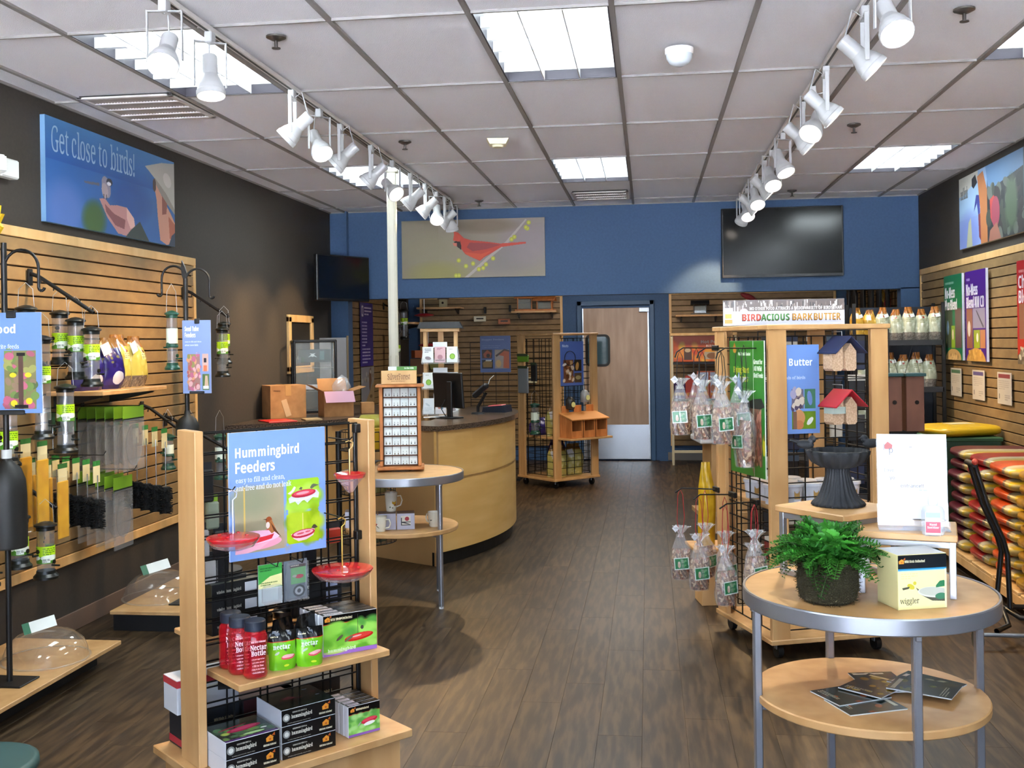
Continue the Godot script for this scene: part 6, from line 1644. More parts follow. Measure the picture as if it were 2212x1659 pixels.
func tower_b() -> void:
	var tb := tower("wooden display tower with wire grids beside the curved counter", Vector3(-1.05, 0, -12.18), 45, 0.66, 1.745)
	var T := tb.transform
	part(tb, "side_shelf", bx(Vector3(0.02, 0.02, 0.02), Vector3(0, 0.56, 0)), maple)
	part(tb, "inner_shelf", bx(Vector3(0.6, 0.022, 0.6), Vector3(0, 0.56, 0)), maple)
	part(tb, "front_shelf", bx(Vector3(0.62, 0.022, 0.26), Vector3(0.03, 0.56, 0.43)), maple)
	# blue sign on its aisle side
	var p := Pic.new(128, 192, "4a62a2")
	p.r(12, 42, 44, 52, "6a4028").spots(12, 42, 44, 52, ["b08a5a", "8a5a30", "d8cfc4", "5a3018", "c9b49a"], 26, 5, 12, 2, 0.5).r(60, 42, 32, 26, "2a2018").e(72, 56, 7, 14, "b08040", 10).r(60, 72, 32, 22, "54402a").e(76, 82, 12, 7, "9a8a5c").r(10, 40, 84, 2, "4a62a2").r(10, 94, 84, 6, "4a62a2")
	var s := board("sign_board", "blue sign with brown nut photos on the display tower beside the counter", "sign", T * Vector3(-0.06, 1.4, 0.33), 45, 0.34, 0.5, PM(p, 0.4), "6a80b8", 0.008, "blue feeder signs")
	txt(s, "Nuts", 0.09, Vector3(-0.1, 0.2, 0.0055), "c4cfe4", 1, 0.03)
	part(s, "wire_loop", b().tube(circle_pts(Vector3(-0.06, 0.06, 0.04), 0.08), 0.004, 5), black_metal)
	# stock hanging inside
	for q in [[0.1, 1.05, "8a8f92", "round clear hanging feeder on the front grid of the far tower"], [-0.12, 0.98, "2c2d2c", "black wire hanging feeder on the front grid of the far tower"]]:
		var t := thing("grid_feeder", q[3], "bird feeder", T * Vector3(q[0], q[1], 0.36), 45, "feeders on the far tower")
		part(t, "body", b().lathe([Vector2(0.0, -0.1), Vector2(0.05, -0.09), Vector2(0.055, 0.0), Vector2(0.03, 0.04), Vector2(0, 0.05)], 14), M(q[2], 0.3))
		part(t, "label_disc", b().cyl(Vector3(0, -0.04, 0.055), Vector3(0, -0.04, 0.058), 0.03, -1, 14), M("c9cc8a", 0.5))
		part(t, "hanger", b().cyl(Vector3(0, 0.04, 0), Vector3(0, 0.14, 0), 0.003, -1, 5), black_metal)
	# cedar trio on the front shelf
	for j in 3:
		var t := thing("mealworm_feeder", "open cedar feeder on the far tower's shelf, %s" % ["nearest the counter", "the middle one", "nearest the door"][j], "bird feeder", T * Vector3(-0.17 + 0.185 * j, 0.571, 0.43), 45, "open cedar feeders")
		var w := 0.17
		for sx in [-1, 1]: part(t, "side_wall", b().at(Vector3(sx * (w / 2 - 0.008), 0, 0), PI / 2).prism([Vector2(-0.1, 0), Vector2(0.1, 0), Vector2(0.1, 0.26), Vector2(-0.1, 0.2)], -0.007, 0.007), cedar)
		part(t, "floor_board", bx(Vector3(w, 0.014, 0.2), Vector3(0, 0.007, 0)), cedar)
		part(t, "front_rail", bx(Vector3(w - 0.02, 0.07, 0.012), Vector3(0, 0.045, 0.09)), cedar)
		part(t, "back_board", bx(Vector3(w, 0.26, 0.012), Vector3(0, 0.14, -0.094)), M("8a5228", 0.6))
		part(t, "roof_board", b().at(Vector3(0, 0.24, 0.01), 0, 0.28).box(Vector3(w + 0.02, 0.014, 0.25), Vector3.ZERO, 0.002), M("c98a4a", 0.6))
		part(t, "hang_tab", bx(Vector3(0.11, 0.09, 0.012), Vector3(0, 0.31, -0.1), 0.004), cedar)
	# bags inside the tower
	var bp := Pic.new(64, 96, "b8ad62")
	bp.r(0, 0, 100, 18, "7a5a2a").spots(0, 16, 100, 84, ["c4ba74", "a89c50", "cfc88c"], 22, 6, 14, 3, 0.7).r(20, 24, 30, 18, "cfd0c4")
	var yel := PM(bp, 0.25)
	for q in [[-0.15, 0.11, 0.15, 0.36, yel, "yellow seed bag on the base tray of the far tower, toward the counter"], [0.12, 0.11, 0.12, 0.36, yel, "pale seed bag on the base tray of the far tower, toward the door"], [0.1, 0.11, -0.14, 0.4, M("2a1c54", 0.3), "dark purple seed bag on the base tray of the far tower"], [-0.12, 0.571, 0.1, 0.34, yel, "yellow seed bag on the middle shelf of the far tower"], [0.1, 0.571, -0.1, 0.3, yel, "yellow seed bag at the back of the far tower's middle shelf"], [-0.15, 0.571, -0.16, 0.2, M("3a2c78", 0.3), "purple box-shaped bag on the far tower's middle shelf"]]:
		var t := thing("seed_bag", q[5], "seed bag", T * Vector3(q[0], q[1], q[2]), 20, "seed bags in the far tower")
		part(t, "bag", b().bag(0.24, q[3], 0.16, 0.4, 0.008, int(q[3] * 100)), q[4])
		part(t, "price_tag", b().at(Vector3(-0.05, q[3] * 0.75, 0.055), 0, -0.2, 0.2).box(Vector3(0.07, 0.06, 0.002)), M("c9cccf", 0.5))
	tube_feeder("green capped tube feeder hanging inside the far tower", T * Vector3(-0.3, 0.95, -0.05), 0.36, 0.05, "green", 0.14, "feeders on the far tower")
	for q in [[-0.2, 1.5, "5f8a20", 0.2, 0.08, "green header pack hanging in the far tower"], [-0.2, 1.36, "7d8082", 0.18, 0.3, "grey round pack hanging in the far tower"], [0.0, 1.4, "17181a", 0.1, 0.2, "black pack hanging in the far tower"]]:
		var t := thing("hanging_pack", q[5], "package", T * Vector3(-0.345, q[1], q[0]), -45, "packs in the far tower")
		part(t, "pack", bx(Vector3(q[3], q[4], 0.02), Vector3(0, -q[4] / 2, 0), 0.005), M(q[2], 0.4))
		part(t, "header_card", b().box(Vector3(q[3], 0.03, 0.003), Vector3(0, 0.0, 0.011)), M("33402a", 0.5))
	# feeder sign on its own panel
	var g := thing("wire_grid_stand", "low black wire grid panel carrying the feeder sign behind the counter", "display stand", Vector3(-1.83, 0, -12.6), 0)
	part(g, "wire_grid", b().wires(0.62, 1.6, 0.15, 0.0762, 0.003, Vector3(0, 0.85, 0)), black_metal)
	part(g, "foot", b().box(Vector3(0.04, 0.03, 0.4), Vector3(-0.28, 0.015, 0)).box(Vector3(0.04, 0.03, 0.4), Vector3(0.28, 0.015, 0)), black_metal)
	p = Pic.new(192, 224, "54699e")
	p.r(6, 38, 34, 24, "4a3a34").p([10, 50, 24, 38, 38, 48, 34, 60, 14, 60], "9a4a24").e(26, 54, 6, 6, "3a2418").r(6, 66, 36, 24, "241f1c").p([8, 74, 22, 66, 40, 72, 38, 86, 10, 86], "8a6a34").r(18, 66, 20, 4, "bfbfb4").r(48, 38, 48, 52, "a39284").p([56, 52, 80, 36, 96, 42, 96, 90, 76, 88, 78, 56], "b5582c").p([50, 54, 80, 36, 96, 40, 96, 44, 80, 41, 54, 58], "5a4a40").e(60, 76, 9, 12, "c4a06a")
	s = board("sign_board", "blue sign with small house photos behind the card spinner", "sign", Vector3(-1.83, 1.51, -12.58), 0, 0.37, 0.44, PM(p, 0.4), "7082b0", 0.008, "blue feeder signs")
	txt(s, "Hopper Feeders", 0.27, Vector3(-0.03, 0.175, 0.0055), "9fb0d2", 2, 0.028)
	txt(s, "easy to fill and attract", 0.22, Vector3(-0.05, 0.1, 0.0055), "8fa2c8", 2, 0.012)
	txt(s, "a wide variety of birds", 0.2, Vector3(-0.06, 0.078, 0.0055), "8fa2c8", 2, 0.012)

func circle_pts(o: Vector3, r: float) -> Array:
	var a := []
	for j in 25: a.append(o + Vector3(cos(TAU * j / 24.0) * r, sin(TAU * j / 24.0) * r, 0))
	return a
# ---- the display tower with nut bags, the wall of seed and what stands before it -------------------------------------
var nut_mat: StandardMaterial3D
var nut_label: StandardMaterial3D
func nut_bag(label: String, at: Vector3, deg: float, h: float, cord: String, loop: float, group: String) -> void:
	if nut_mat == null:
		var p := Pic.new(160, 160, "7f5f46")
		p.spots(0, 0, 100, 100, ["a98a68", "8a6248", "6e4a36", "c2a688", "94604a", "5a3c2c", "b89a7c"], 320, 2.5, 6, 4)
		nut_mat = PM(p, 0.35)
		p = Pic.new(96, 80, "d9e2dc")
		p.r(6, 7, 88, 86, "2f7a4c").spots(8, 10, 84, 80, ["3c8a58", "276a40", "4a9a5c"], 14, 6, 14, 2, 0.7).e(32, 60, 10, 20, "c9b09c").e(32, 40, 8, 8, "d8c4b4").lines(48, 22, 36, 3, 9, "b8d4b0").lines(50, 60, 30, 3, 8, "8fc08a", 5)
		nut_label = PM(p, 0.3)
	var key := "nut %.2f %s %.2f" % [h, cord, loop]
	if kits.has(key):
		dup(kits[key], label, at, deg, "nut_bag").set_meta("group", group)
		return
	var t := thing("nut_bag", label, "nut bag", at, deg, group)
	kits[key] = t
	# hangs from the top of its cord at the base point
	var y := -loop - h
	part(t, "nut_fill", b().at(Vector3(0, y, 0)).bag(0.105, h * 0.66, 0.085, 0.0, 0.004, 3, 10, 10, 0.85), nut_mat)
	part(t, "clear_bag", b().at(Vector3(0, y - 0.004, 0)).bag(0.116, h, 0.096, 0.62, 0.007, 5, 12, 14, 0.85), M("dfe2e6", 0.06, 0.0, 0.16))
	part(t, "gathered_top", b().at(Vector3(0, y + h * 0.92, 0)).lathe([Vector2(0.02, 0.0), Vector2(0.012, 0.018), Vector2(0.03, 0.045), Vector2(0.046, 0.06)], 22, true, 7, 0.3), M("e6e8ec", 0.08, 0.0, 0.3))
	part(t, "label", b().at(Vector3(0.0, y + h * 0.36, 0.05), 0.1, 0, 0.06).box(Vector3(0.085, 0.068, 0.001)).panel(0.085, 0.068, Vector3(0, 0, 0.0008)), nut_label)
	part(t, "cord", b().tube([Vector3(-0.006, y + h * 0.9, 0), Vector3(-0.02, y + h + loop * 0.3, 0), Vector3(-0.014, -0.03, 0), Vector3(0, 0, 0), Vector3(0.014, -0.03, 0), Vector3(0.022, y + h + loop * 0.35, 0), Vector3(0.006, y + h * 0.9, 0)], 0.0022, 5), M(cord, 0.5))
	part(t, "price_tag", b().at(Vector3(-0.03, y + h + 0.03, 0.02), 0.3, 0, 0.7).box(Vector3(0.032, 0.032, 0.0012)), M("dcdde2", 0.5))

func right_tower() -> void:
	var t := tower("wooden display tower with wire grids, green banners and hanging nut bags", Vector3(0.813, 0, -5.936), 20, 0.68, 1.72)
	var T := t.transform
	part(t, "inner_shelf", bx(Vector3(0.58, 0.022, 0.5), Vector3(0, 0.765, -0.02)), maple)
	# green banners on its aisle side
	var p := Pic.new(192, 448, "2f7a26")
	p.r(0, 0, 100, 100, "317c27").e(60, 80, 60, 60, "2a6e22", 0, 0.9).e(22, 7, 7, 5, "c98a30").p([14, 6, 22, 1, 30, 6], "b8682a").lines(20, 39, 62, 5, 2.6, "a8c89c", 4).r(16, 36, 68, 0.4, "8fb884").p([64, 47, 100, 43, 100, 50, 62, 50], "1c2420").p([62, 50, 100, 50, 100, 100, 84, 88, 70, 60], "7f6a50").spots(74, 52, 26, 26, ["a08060", "c9b8a0", "6a4c38"], 26, 3, 8, 7).p([66, 56, 74, 70, 90, 92, 84, 74], "8f9aa0")
	var s := board("hanging_banner", "green banner with yellow lettering on the nut-bag display tower", "banner", T * Vector3(-0.362, 1.285, 0.066), -70, 0.287, 0.71, PM(p, 0.35), "dfe8d8", 0.006, "green banners on the tower")
	txt(s, "Flying Start", 0.19, Vector3(0.0, 0.2, 0.0045), "c9c83a", 3, 0.045)
	txt(s, "Combo", 0.125, Vector3(0.02, 0.155, 0.0045), "c9c83a", 3, 0.038)
	txt(s, "Wild Birds Unlimited", 0.15, Vector3(0.04, 0.285, 0.0045), "cfe0c4", 3, 0.018)
	p = Pic.new(192, 448, "2f7a26")
	p.e(40, 30, 60, 60, "35862a", 0, 0.9).p([0, 43, 70, 42, 100, 48, 60, 50, 0, 50], "1c2420").p([0, 50, 70, 50, 74, 92, 20, 90, 0, 80], "7a5844").spots(4, 52, 62, 38, ["a8624e", "8a4a3a", "c48a74", "6a3a2c", "b87a60"], 90, 3, 8, 9).e(90, 76, 13, 18, "c9c02a", 10).e(92, 70, 8, 6, "6a6a2a").r(74, 50, 26, 14, "2f7a26")
	s = board("hanging_banner", "green banner with a peanut feeder picture, next to the tower's front post", "banner", T * Vector3(-0.362, 1.285, 0.275), -70, 0.125, 0.71, PM(p, 0.35), "dfe8d8", 0.006, "green banners on the tower")
	txt(s, "Great for", 0.1, Vector3(-0.005, 0.245, 0.0045), "d8e6d0", 1, 0.026)
	txt(s, "All Wild", 0.09, Vector3(-0.008, 0.21, 0.0045), "d8e6d0", 1, 0.026)
	txt(s, "Bird Foods", 0.105, Vector3(-0.003, 0.175, 0.0045), "d8e6d0", 1, 0.026)
	nut_bag("large nut bag hanging in front of the green banners", T * Vector3(-0.43, 1.62, 0.24), -60, 0.36, "141414", 0.27, "hanging nut bags")
	var bf := thing("bird_figure", "slim grey bird figure clipped to the cord before the green banner", "ornament", T * Vector3(-0.425, 1.42, 0.17), -70)
	part(bf, "body", b().at(Vector3(0, -0.03, 0), 0, 0, 0.1).ball(Vector3.ZERO, Vector3(0.014, 0.06, 0.012), 8, 6).cyl(Vector3(0, 0.05, 0), Vector3(0.004, 0.085, 0), 0.008, 0.002, 5), M("7d8aa0", 0.5))
	# bags on arms: upper row, lower row
	var zs := [-0.32, 0.0, 0.25]
	for j in 3:
		var hk := thing("grid_hook", "black branching hook arm on the tower, %s along the upper row of nut bags" % ORD[j], "display hook", T * Vector3(-0.34, 1.6, zs[j]), 20, "hook arms on the tower")
		part(hk, "clip", bx(Vector3(0.02, 0.03, 0.08), Vector3(0, 0, 0)), black_metal)
		part(hk, "wire", b().tube([Vector3(0, 0, 0), Vector3(-0.2, 0.004, 0), Vector3(-0.24, -0.02, 0), Vector3(-0.25, -0.05, 0)], 0.004, 6), black_metal)
		nut_bag("nut bag with green label in the upper hanging row, %s" % ["farthest from the front post", "in the middle", "nearest the green banner"][j], T * Vector3(-0.56, 1.585, zs[j]), -8 + 14 * j, 0.28, "141414", 0.19, "hanging nut bags")
		nut_bag("nut bag half hidden behind the upper row, %s" % ORD[j], T * Vector3(-0.415, 1.6, zs[j] - 0.11), 24, 0.28, "141414", 0.19, "hanging nut bags")
	var zl := [-0.42, -0.15, 0.2]
	for j in 3:
		var hk := thing("grid_hook", "black branching hook arm on the tower, %s along the lower row of nut bags" % ORD[j], "display hook", T * Vector3(-0.34, 0.79, zl[j] * 0.8), 20, "hook arms on the tower")
		part(hk, "clip", bx(Vector3(0.02, 0.03, 0.08), Vector3(0, 0, 0)), black_metal)
		part(hk, "wire", b().tube([Vector3(0, 0, 0), Vector3(-0.18, 0.004, zl[j] * 0.2), Vector3(-0.22, -0.02, zl[j] * 0.2)], 0.004, 6), black_metal)
		nut_bag("nut bag on a red cord in the lower hanging row, %s" % ["farthest from the front post", "in the middle", "nearest the round table"][j], T * Vector3(-0.53, 0.785, zl[j]), 2 + 12 * j, 0.26, "a3262a", 0.25, "hanging nut bags")
		nut_bag("nut bag on a red cord behind the lower row, %s" % ORD[j], T * Vector3(-0.42, 0.79, zl[j] + 0.1), 40, 0.26, "a3262a", 0.23, "hanging nut bags")
	nut_bag("nut bag on a red cord beside the front table rim", T * Vector3(-0.47, 0.82, 0.42), 30, 0.26, "a3262a", 0.17, "hanging nut bags")
	# blue sign inside the front
	p = Pic.new(192, 256, "6c8fcc")
	p.r(44, 50, 24, 22, "6a6478").spots(44, 50, 24, 22, ["a09ab4", "54485c", "8a7a74", "c9bca8"], 26, 3, 7, 3).r(70, 50, 22, 22, "3f7a5c").e(80, 60, 5, 11, "6a86c0", -10).r(44, 75, 48, 20, "6a8a1c").e(58, 82, 12, 12, "c48a5c").e(58, 90, 9, 7, "b87448").e(80, 86, 8, 4, "d4d2cc", -40).r(46, 75, 8, 20, "7a5a4a")
	s = board("sign_board", "blue sign half hidden behind the front post of the nut-bag tower", "sign", T * Vector3(-0.185, 1.386, 0.31), 20, 0.28, 0.46, PM(p, 0.4), "8fa9d8", 0.008, "blue feeder signs")
	txt(s, "Bark Butter", 0.24, Vector3(-0.02, 0.14, 0.0055), "e8eef8", 1, 0.04)
	txt(s, "all kinds of birds", 0.16, Vector3(-0.02, 0.06, 0.0055), "cfdcf0", 2, 0.016)
	# cake house feeders
	cake_house("pale two-block house feeder with a navy roof in front of the tower grid", T * Vector3(0.02, 1.48, 0.4), "1f2c50", false)
	cake_house("two-block house feeder with a red roof in front of the tower grid", T * Vector3(0.02, 1.207, 0.4), "b01c2e", true)
	# tubs of spread on the shelf
	for j in 13:
		var row := j / 5
		var x := -0.235 + 0.112 * (j % 5) + 0.03 * (row % 2)
		var tb := thing("spread_tub", "white lidded tub on the tower shelf, %s from the post in %s row" % [ORD[j % 5], ["the front", "the middle", "the back"][row]], "tub", T * Vector3(x, 0.776, 0.16 - 0.12 * row), 20, "white tubs on the tower shelf")
		part(tb, "tub_body", b().lathe([Vector2(0.0, 0.0), Vector2(0.042, 0.0), Vector2(0.05, 0.09), Vector2(0.05, 0.094)], 22, false), M("cfd2da", 0.35))
		part(tb, "lid", b().lathe([Vector2(0.05, 0.086), Vector2(0.056, 0.088), Vector2(0.056, 0.102), Vector2(0.05, 0.105), Vector2(0.0, 0.105)], 22, false), M("d9dce4", 0.35))
		part(tb, "label_patch", b().at(Vector3(0, 0.048, 0.0455), 0, -0.085).box(Vector3(0.03, 0.045, 0.003)), M("b08a4a", 0.5))
	# header board on top
	p = Pic.new(512, 128, "dcdbe0")
	var g := RandomNumberGenerator.new()
	g.seed = 77
	p.r(0, 0, 100, 46, "5a4c44")
	for j in 90: p.r(g.randf() * 100, g.randf() * 26, g.randf_range(0.4, 1.6), g.randf_range(8, 24), ["8a7a70", "3a302c", "a89c94", "6a5a50", "c4bab4"][g.randi() % 5])
	p.r(0, 44, 100, 56, "dcdbe2").r(0, 30, 8, 70, "e0dfe4").r(1.5, 54, 5.5, 18, "d09a2a").r(1, 76, 6.5, 16, "c48a20").e(17, 46, 3.5, 3.5, "c4a4a8").e(17, 46, 2.6, 2.6, "e4e0e4").r(9, 0, 1, 100, "eeeeef")
	s = board("header_board", "long white header board with colourful lettering on top of the tower", "sign", Vector3(0.75, 1.795, -6.02), 1, 0.66, 0.142, PM(p, 0.35), "e4e4e8", 0.02)
	txt(s, "NO OTHER FOOD ATTRACTS A WIDER VARIETY OF BIRDS THAN", 0.5, Vector3(0.065, 0.023, 0.0115), "d9d2cc", 1, 0.018)
	for q in [["BIRD", 0.1, -0.175, "c8421c"], ["ACIOUS", 0.15, -0.045, "3c8a2c"], ["BARK", 0.105, 0.1, "d0922a"], ["BUTTER", 0.14, 0.235, "d0922a"]]:
		txt(s, q[0], q[1] + 0.006, Vector3(q[2], -0.027, 0.0108), "4a2a1c", 1, 0.04)
		txt(s, q[0], q[1], Vector3(q[2], -0.026, 0.0116), q[3], 1, 0.034)
	# golden long bag at its aisle foot
	solo("gold_sack", b().bag(0.11, 0.52, 0.09, 0.5, 0.006, 14), grain("b08a14", "cfa828", 0.05, Vector3(4, 4, 4), 0.25, false, 2, 64, 81), "tall golden sack standing between tower and side cabinet", "sack", Vector3(0.35, 0.36, -6.72), 10)
	var st := thing("low_stand", "low wooden stand under the golden sack", "stand", Vector3(0.35, 0, -6.72), 10)
	part(st, "top_board", bx(Vector3(0.22, 0.02, 0.3), Vector3(0, 0.35, 0)), maple)
	part(st, "pedestal", bx(Vector3(0.12, 0.34, 0.2), Vector3(0, 0.17, 0)), maple)
	# dark gridwall and its stock seen through the tower
	var gw := thing("wire_grid_stand", "tall black wire grid panel behind the nut-bag tower", "display stand", Vector3(1.16, 0, -7.25), 4)
	part(gw, "wire_grid", b().wires(0.86, 1.6, 0.12, 0.0762, 0.003, Vector3(0, 0.9, 0)), black_metal)
	part(gw, "foot", b().box(Vector3(0.04, 0.1, 0.5), Vector3(-0.4, 0.05, 0)).box(Vector3(0.04, 0.1, 0.5), Vector3(0.4, 0.05, 0)), black_metal)
	g.seed = 4
	var k := 0
	for row in 6:
		for col in 6:
			var w := g.randf_range(0.07, 0.12)
			var h := g.randf_range(0.14, 0.24)
			var c: String = ["151618", "101113", "1c1d20", "23201e", "6a4a30", "1a2440", "17191b", "7a2c22", "141517", "b8b4a8"][g.randi() % 10]
			var o := thing("hanging_pack", "small pack on the black grid behind the tower, %s in the %s row down" % [ORD[col], ORD[row]], "package", gw.transform * Vector3(-0.36 + 0.14 * col + g.randf_range(-0.01, 0.01), 1.66 - 0.265 * row, 0.04), 4, "packs on the black grid")
			part(o, "pack", bx(Vector3(w, h, 0.03), Vector3(0, -h / 2, 0), 0.006), M(c, 0.35))
			part(o, "header_card", b().box(Vector3(w, 0.04, 0.003), Vector3(0, -0.012, 0.0165)), M(["2c2c2e", "3a4a5a", "c4bfb4", "1f2a44"][(k * 7) % 4], 0.5))
			k += 1
	for j in 2:
		var nb := thing("nest_box", ["tall brown nest box with teal roof beside the tower's right post", "tall brown nest box with teal roof, partly behind the tower post"][j], "bird house", Vector3([1.72, 1.58][j], 1.03, -7.2), 4, "tall brown nest boxes")
		part(nb, "front_board", bx(Vector3(0.115, 0.36, 0.1), Vector3(0, 0.18, 0)), grain("5a3626", "6e4632", 0.02, Vector3(4, 1, 4), 0.6, false, 3, 64, 83))
		part(nb, "roof", bx(Vector3(0.13, 0.02, 0.13), Vector3(0, 0.37, 0.01)), M("1d4a4c", 0.5))
		part(nb, "entrance", b().cyl(Vector3(0.01, 0.19, 0.05), Vector3(0.01, 0.19, 0.052), 0.014, -1, 12), M("140c08", 0.9))
		part(nb, "hanging_cord", b().tube([Vector3(-0.05, 0.37, 0), Vector3(0, 0.56, 0), Vector3(0.05, 0.37, 0)], 0.002, 5), black_metal)

func cake_house(label: String, at: Vector3, roof: String, band: bool) -> void:
	var t := thing("cake_house_feeder", label, "bird feeder", at, 28, "house-shaped cake feeders")
	var cake := grain("b08f70", "d2b496", 0.12, Vector3(9, 9, 9), 0.8, false, 3, 64, 84)
	for s in [-1, 1]:
		part(t, "seed_block", b().at(Vector3(s * 0.037, 0, 0)).prism([Vector2(-0.034, 0.012), Vector2(-0.022, 0), Vector2(0.022, 0), Vector2(0.034, 0.012), Vector2(0.034, 0.1), Vector2(0.0, 0.14) if s > 0 else Vector2(0.034, 0.14), Vector2(-0.034, 0.1)], -0.035 - (0.02 if s > 0 else 0.0), 0.035 + (0.012 if s > 0 else 0.0)), cake)
		if band: part(t, "wrap_band", b().box(Vector3(0.071, 0.03, 0.076), Vector3(s * 0.037, 0.075, 0.006)).box(Vector3(0.072, 0.005, 0.077), Vector3(s * 0.037, 0.058, 0.006)), M("a8b8b0", 0.3))
	for s in [-1, 1]: part(t, "roof_panel", b().at(Vector3(0.02 + s * 0.048, 0.133, 0), 0, 0, -s * 0.72).box(Vector3(0.135, 0.007, 0.15), Vector3.ZERO, 0.002), M(roof, 0.45))
	part(t, "hook", b().tube([Vector3(0.02, 0.17, 0), Vector3(0.02, 0.2, 0), Vector3(0.02, 0.2, -0.08)], 0.0025, 5), M("b0b3b6", 0.3, 0.8))

func sack_mesh(rx: float, ry: float, rz: float) -> ArrayMesh:
	var m := b()
	var nu := 24
	var nv := 12
	for j in nv + 1:
		var ph := PI * j / nv - PI / 2
		for i in nu + 1:
			var th := TAU * i / nu
			var cp := pow(absf(cos(ph)), 0.35)
			var d := Vector3(cp * signf(cos(th)) * pow(absf(cos(th)), 0.28), signf(sin(ph)) * pow(absf(sin(ph)), 0.7), cp * signf(sin(th)) * pow(absf(sin(th)), 0.28))
			var nn := Vector3(cos(ph) * cos(th) / rx, sin(ph) / ry, cos(ph) * sin(th) / rz)
			m.vert(Vector3(d.x * rx, d.y * ry, d.z * rz), nn, Vector2((d.z + 1) * 0.5, 0.5 - d.y * 0.5))
	for j in nv:
		for i in nu:
			var a := j * (nu + 1) + i
			m.tri(a, a + nu + 1, a + nu + 2); m.tri(a, a + nu + 2, a + 1)
	return m.done()

func right_wall() -> void:
	slatwall("long wooden slatwall panel behind the stacked seed sacks", Vector3(2.69, 0, -7.6), -90, 6.3, 0.46, 2.25, "lrtb")
	# canvas
	var p := Pic.new(400, 160, "7f97b8")
	p.r(0, 0, 32, 26, "a8a49c").p([0, 30, 30, 12, 40, 20, 40, 60, 0, 60], "8aa4c0").e(16, 84, 26, 16, "6c7ab0", 0, 0.8).p([12, 100, 16, 66, 20, 60, 22, 100], "9a9a80").p([22, 8, 28, 4, 31, 16, 25, 22, 22, 18], "22242c").p([29, 32, 34, 34, 35, 58, 32, 60, 30, 44, 25, 54, 27, 42], "33387c").p([32, 60, 36, 58, 36, 96, 33, 90], "6a3038")
	p.p([31, 8, 40, 4, 46, 30, 47, 60, 47, 100, 36, 100, 35, 50], "a0653c").r(46, 0, 54, 100, "23272a").p([44, 0, 100, 0, 100, 20, 48, 34], "55789f").spots(48, 30, 50, 66, ["3a4038", "1b1e20", "5a5f58", "2f2a2a"], 60, 2, 5, 6).p([50, 46, 56, 42, 60, 52, 62, 80, 56, 84, 51, 70], "a83a34").e(58, 64, 6, 8, "8a3a4a").p([50, 86, 60, 78, 66, 100, 48, 100], "8a5a4a").e(80, 60, 10, 16, "4a5a44", 0, 0.6).r(96, 0, 4, 100, "3a4a58")
	var t := board("wall_canvas", "wide canvas print with a red bird and a tan trunk above the banners", "picture", Vector3(2.675, 2.685, -8.63), -90, 1.62, 0.6, PM(p, 0.6), "a8a49c", 0.03)
	txt(t, "seed blends", 0.2, Vector3(-0.66, 0.16, 0.018), "6a6a68", 2, 0.1)
	# three banners
	var g := Pic.new(160, 256, "13663f")
	g.lines(8, 8, 80, 1, 6, "7fae94").r(8, 40, 40, 46, "3f4a38").e(20, 62, 7, 14, "6a86a0").r(40, 60, 20, 26, "7a9a24").e(48, 70, 5, 10, "c9bda0").r(62, 40, 34, 46, "5a4440").lines(8, 34, 60, 1, 4, "8ab89c", 3).e(50, 98, 42, 18, "b08f5a").spots(20, 90, 60, 10, ["8a6a3c", "caa870"], 20, 2, 5, 3)
	var q := Pic.new(160, 256, "431678")
	q.lines(8, 8, 30, 1, 6, "9a80bc").r(6, 42, 30, 44, "8a5540").e(18, 64, 7, 14, "d4c8b8").r(38, 42, 58, 22, "8a8298").p([52, 44, 56, 44, 90, 62, 86, 64], "4a4450").r(40, 66, 30, 20, "8a9a20").e(58, 74, 5, 8, "d8cfc0").r(72, 66, 24, 20, "a87048").lines(8, 37, 80, 1, 4, "a88cc8", 3).e(50, 104, 48, 30, "b5883c").spots(14, 88, 70, 10, ["c99c50", "a87c34"], 26, 2, 5, 8)
	var r := Pic.new(160, 256, "a81a1c")
	r.lines(8, 9, 60, 1, 6, "cf8a86").r(8, 42, 88, 34, "8a5a40").e(40, 58, 12, 22, "d0c4b0", 10).e(44, 50, 7, 5, "2c2620").r(0, 76, 100, 24, "b82c18").e(40, 96, 44, 16, "6a5a44").spots(6, 84, 70, 16, ["2a221a", "c9bca0", "8a7a60"], 40, 2, 6, 5).lines(8, 34, 60, 1, 4, "cf8a86", 3)
	var specs := [[-9.53, g, "green seed-blend banner on the slatwall beside the purple one", "No-Mess", "Plus Blend"], [-8.9, q, "purple seed-blend banner between the green and red banners", "No-Mess", "Blend NM CD"], [-7.66, r, "red seed-blend banner at the edge of the picture", "Choice", "Blend"]]
	for j in 3:
		var s: Array = specs[j]
		t = board("hanging_banner", s[2], "banner", Vector3(2.63, 1.81, s[0]), -90, 0.54, 0.735, PM(s[1], 0.4), "c4c6d4", 0.02, "seed-blend banners")
		txt(t, s[3], 0.3 if j < 2 else 0.34, Vector3(-0.235, 0.215, 0.0115), "d6d2dc", 1, 0.095, 0, 0, true)
		txt(t, s[4], 0.36 if j == 0 else (0.46 if j == 1 else 0.28), Vector3(-0.235, 0.11, 0.0115), "d6d2dc", 1, 0.095, 0, 0, true)
	for j in 4:
		var cp := Pic.new(64, 96, "c4b8a6")
		cp.r(8, 6, 84, 12, ["4a6a4c", "5a4a7a", "8a3a3a", "8a6a3a"][j]).lines(10, 26, 76, 5, 6, "a89a88").r(14, 68, 5, 16, "4a4038").lines(54, 70, 36, 3, 7, "94887a", 4)
		t = board("info_card", "small white information card on the slatwall, %s in the row under the banners" % ORD[j], "card", Vector3(2.644, 1.25, -9.55 + 0.625 * j), -90, 0.31, 0.24, PM(cp, 0.4), "c9c2b8", 0.004, "information cards under the banners")
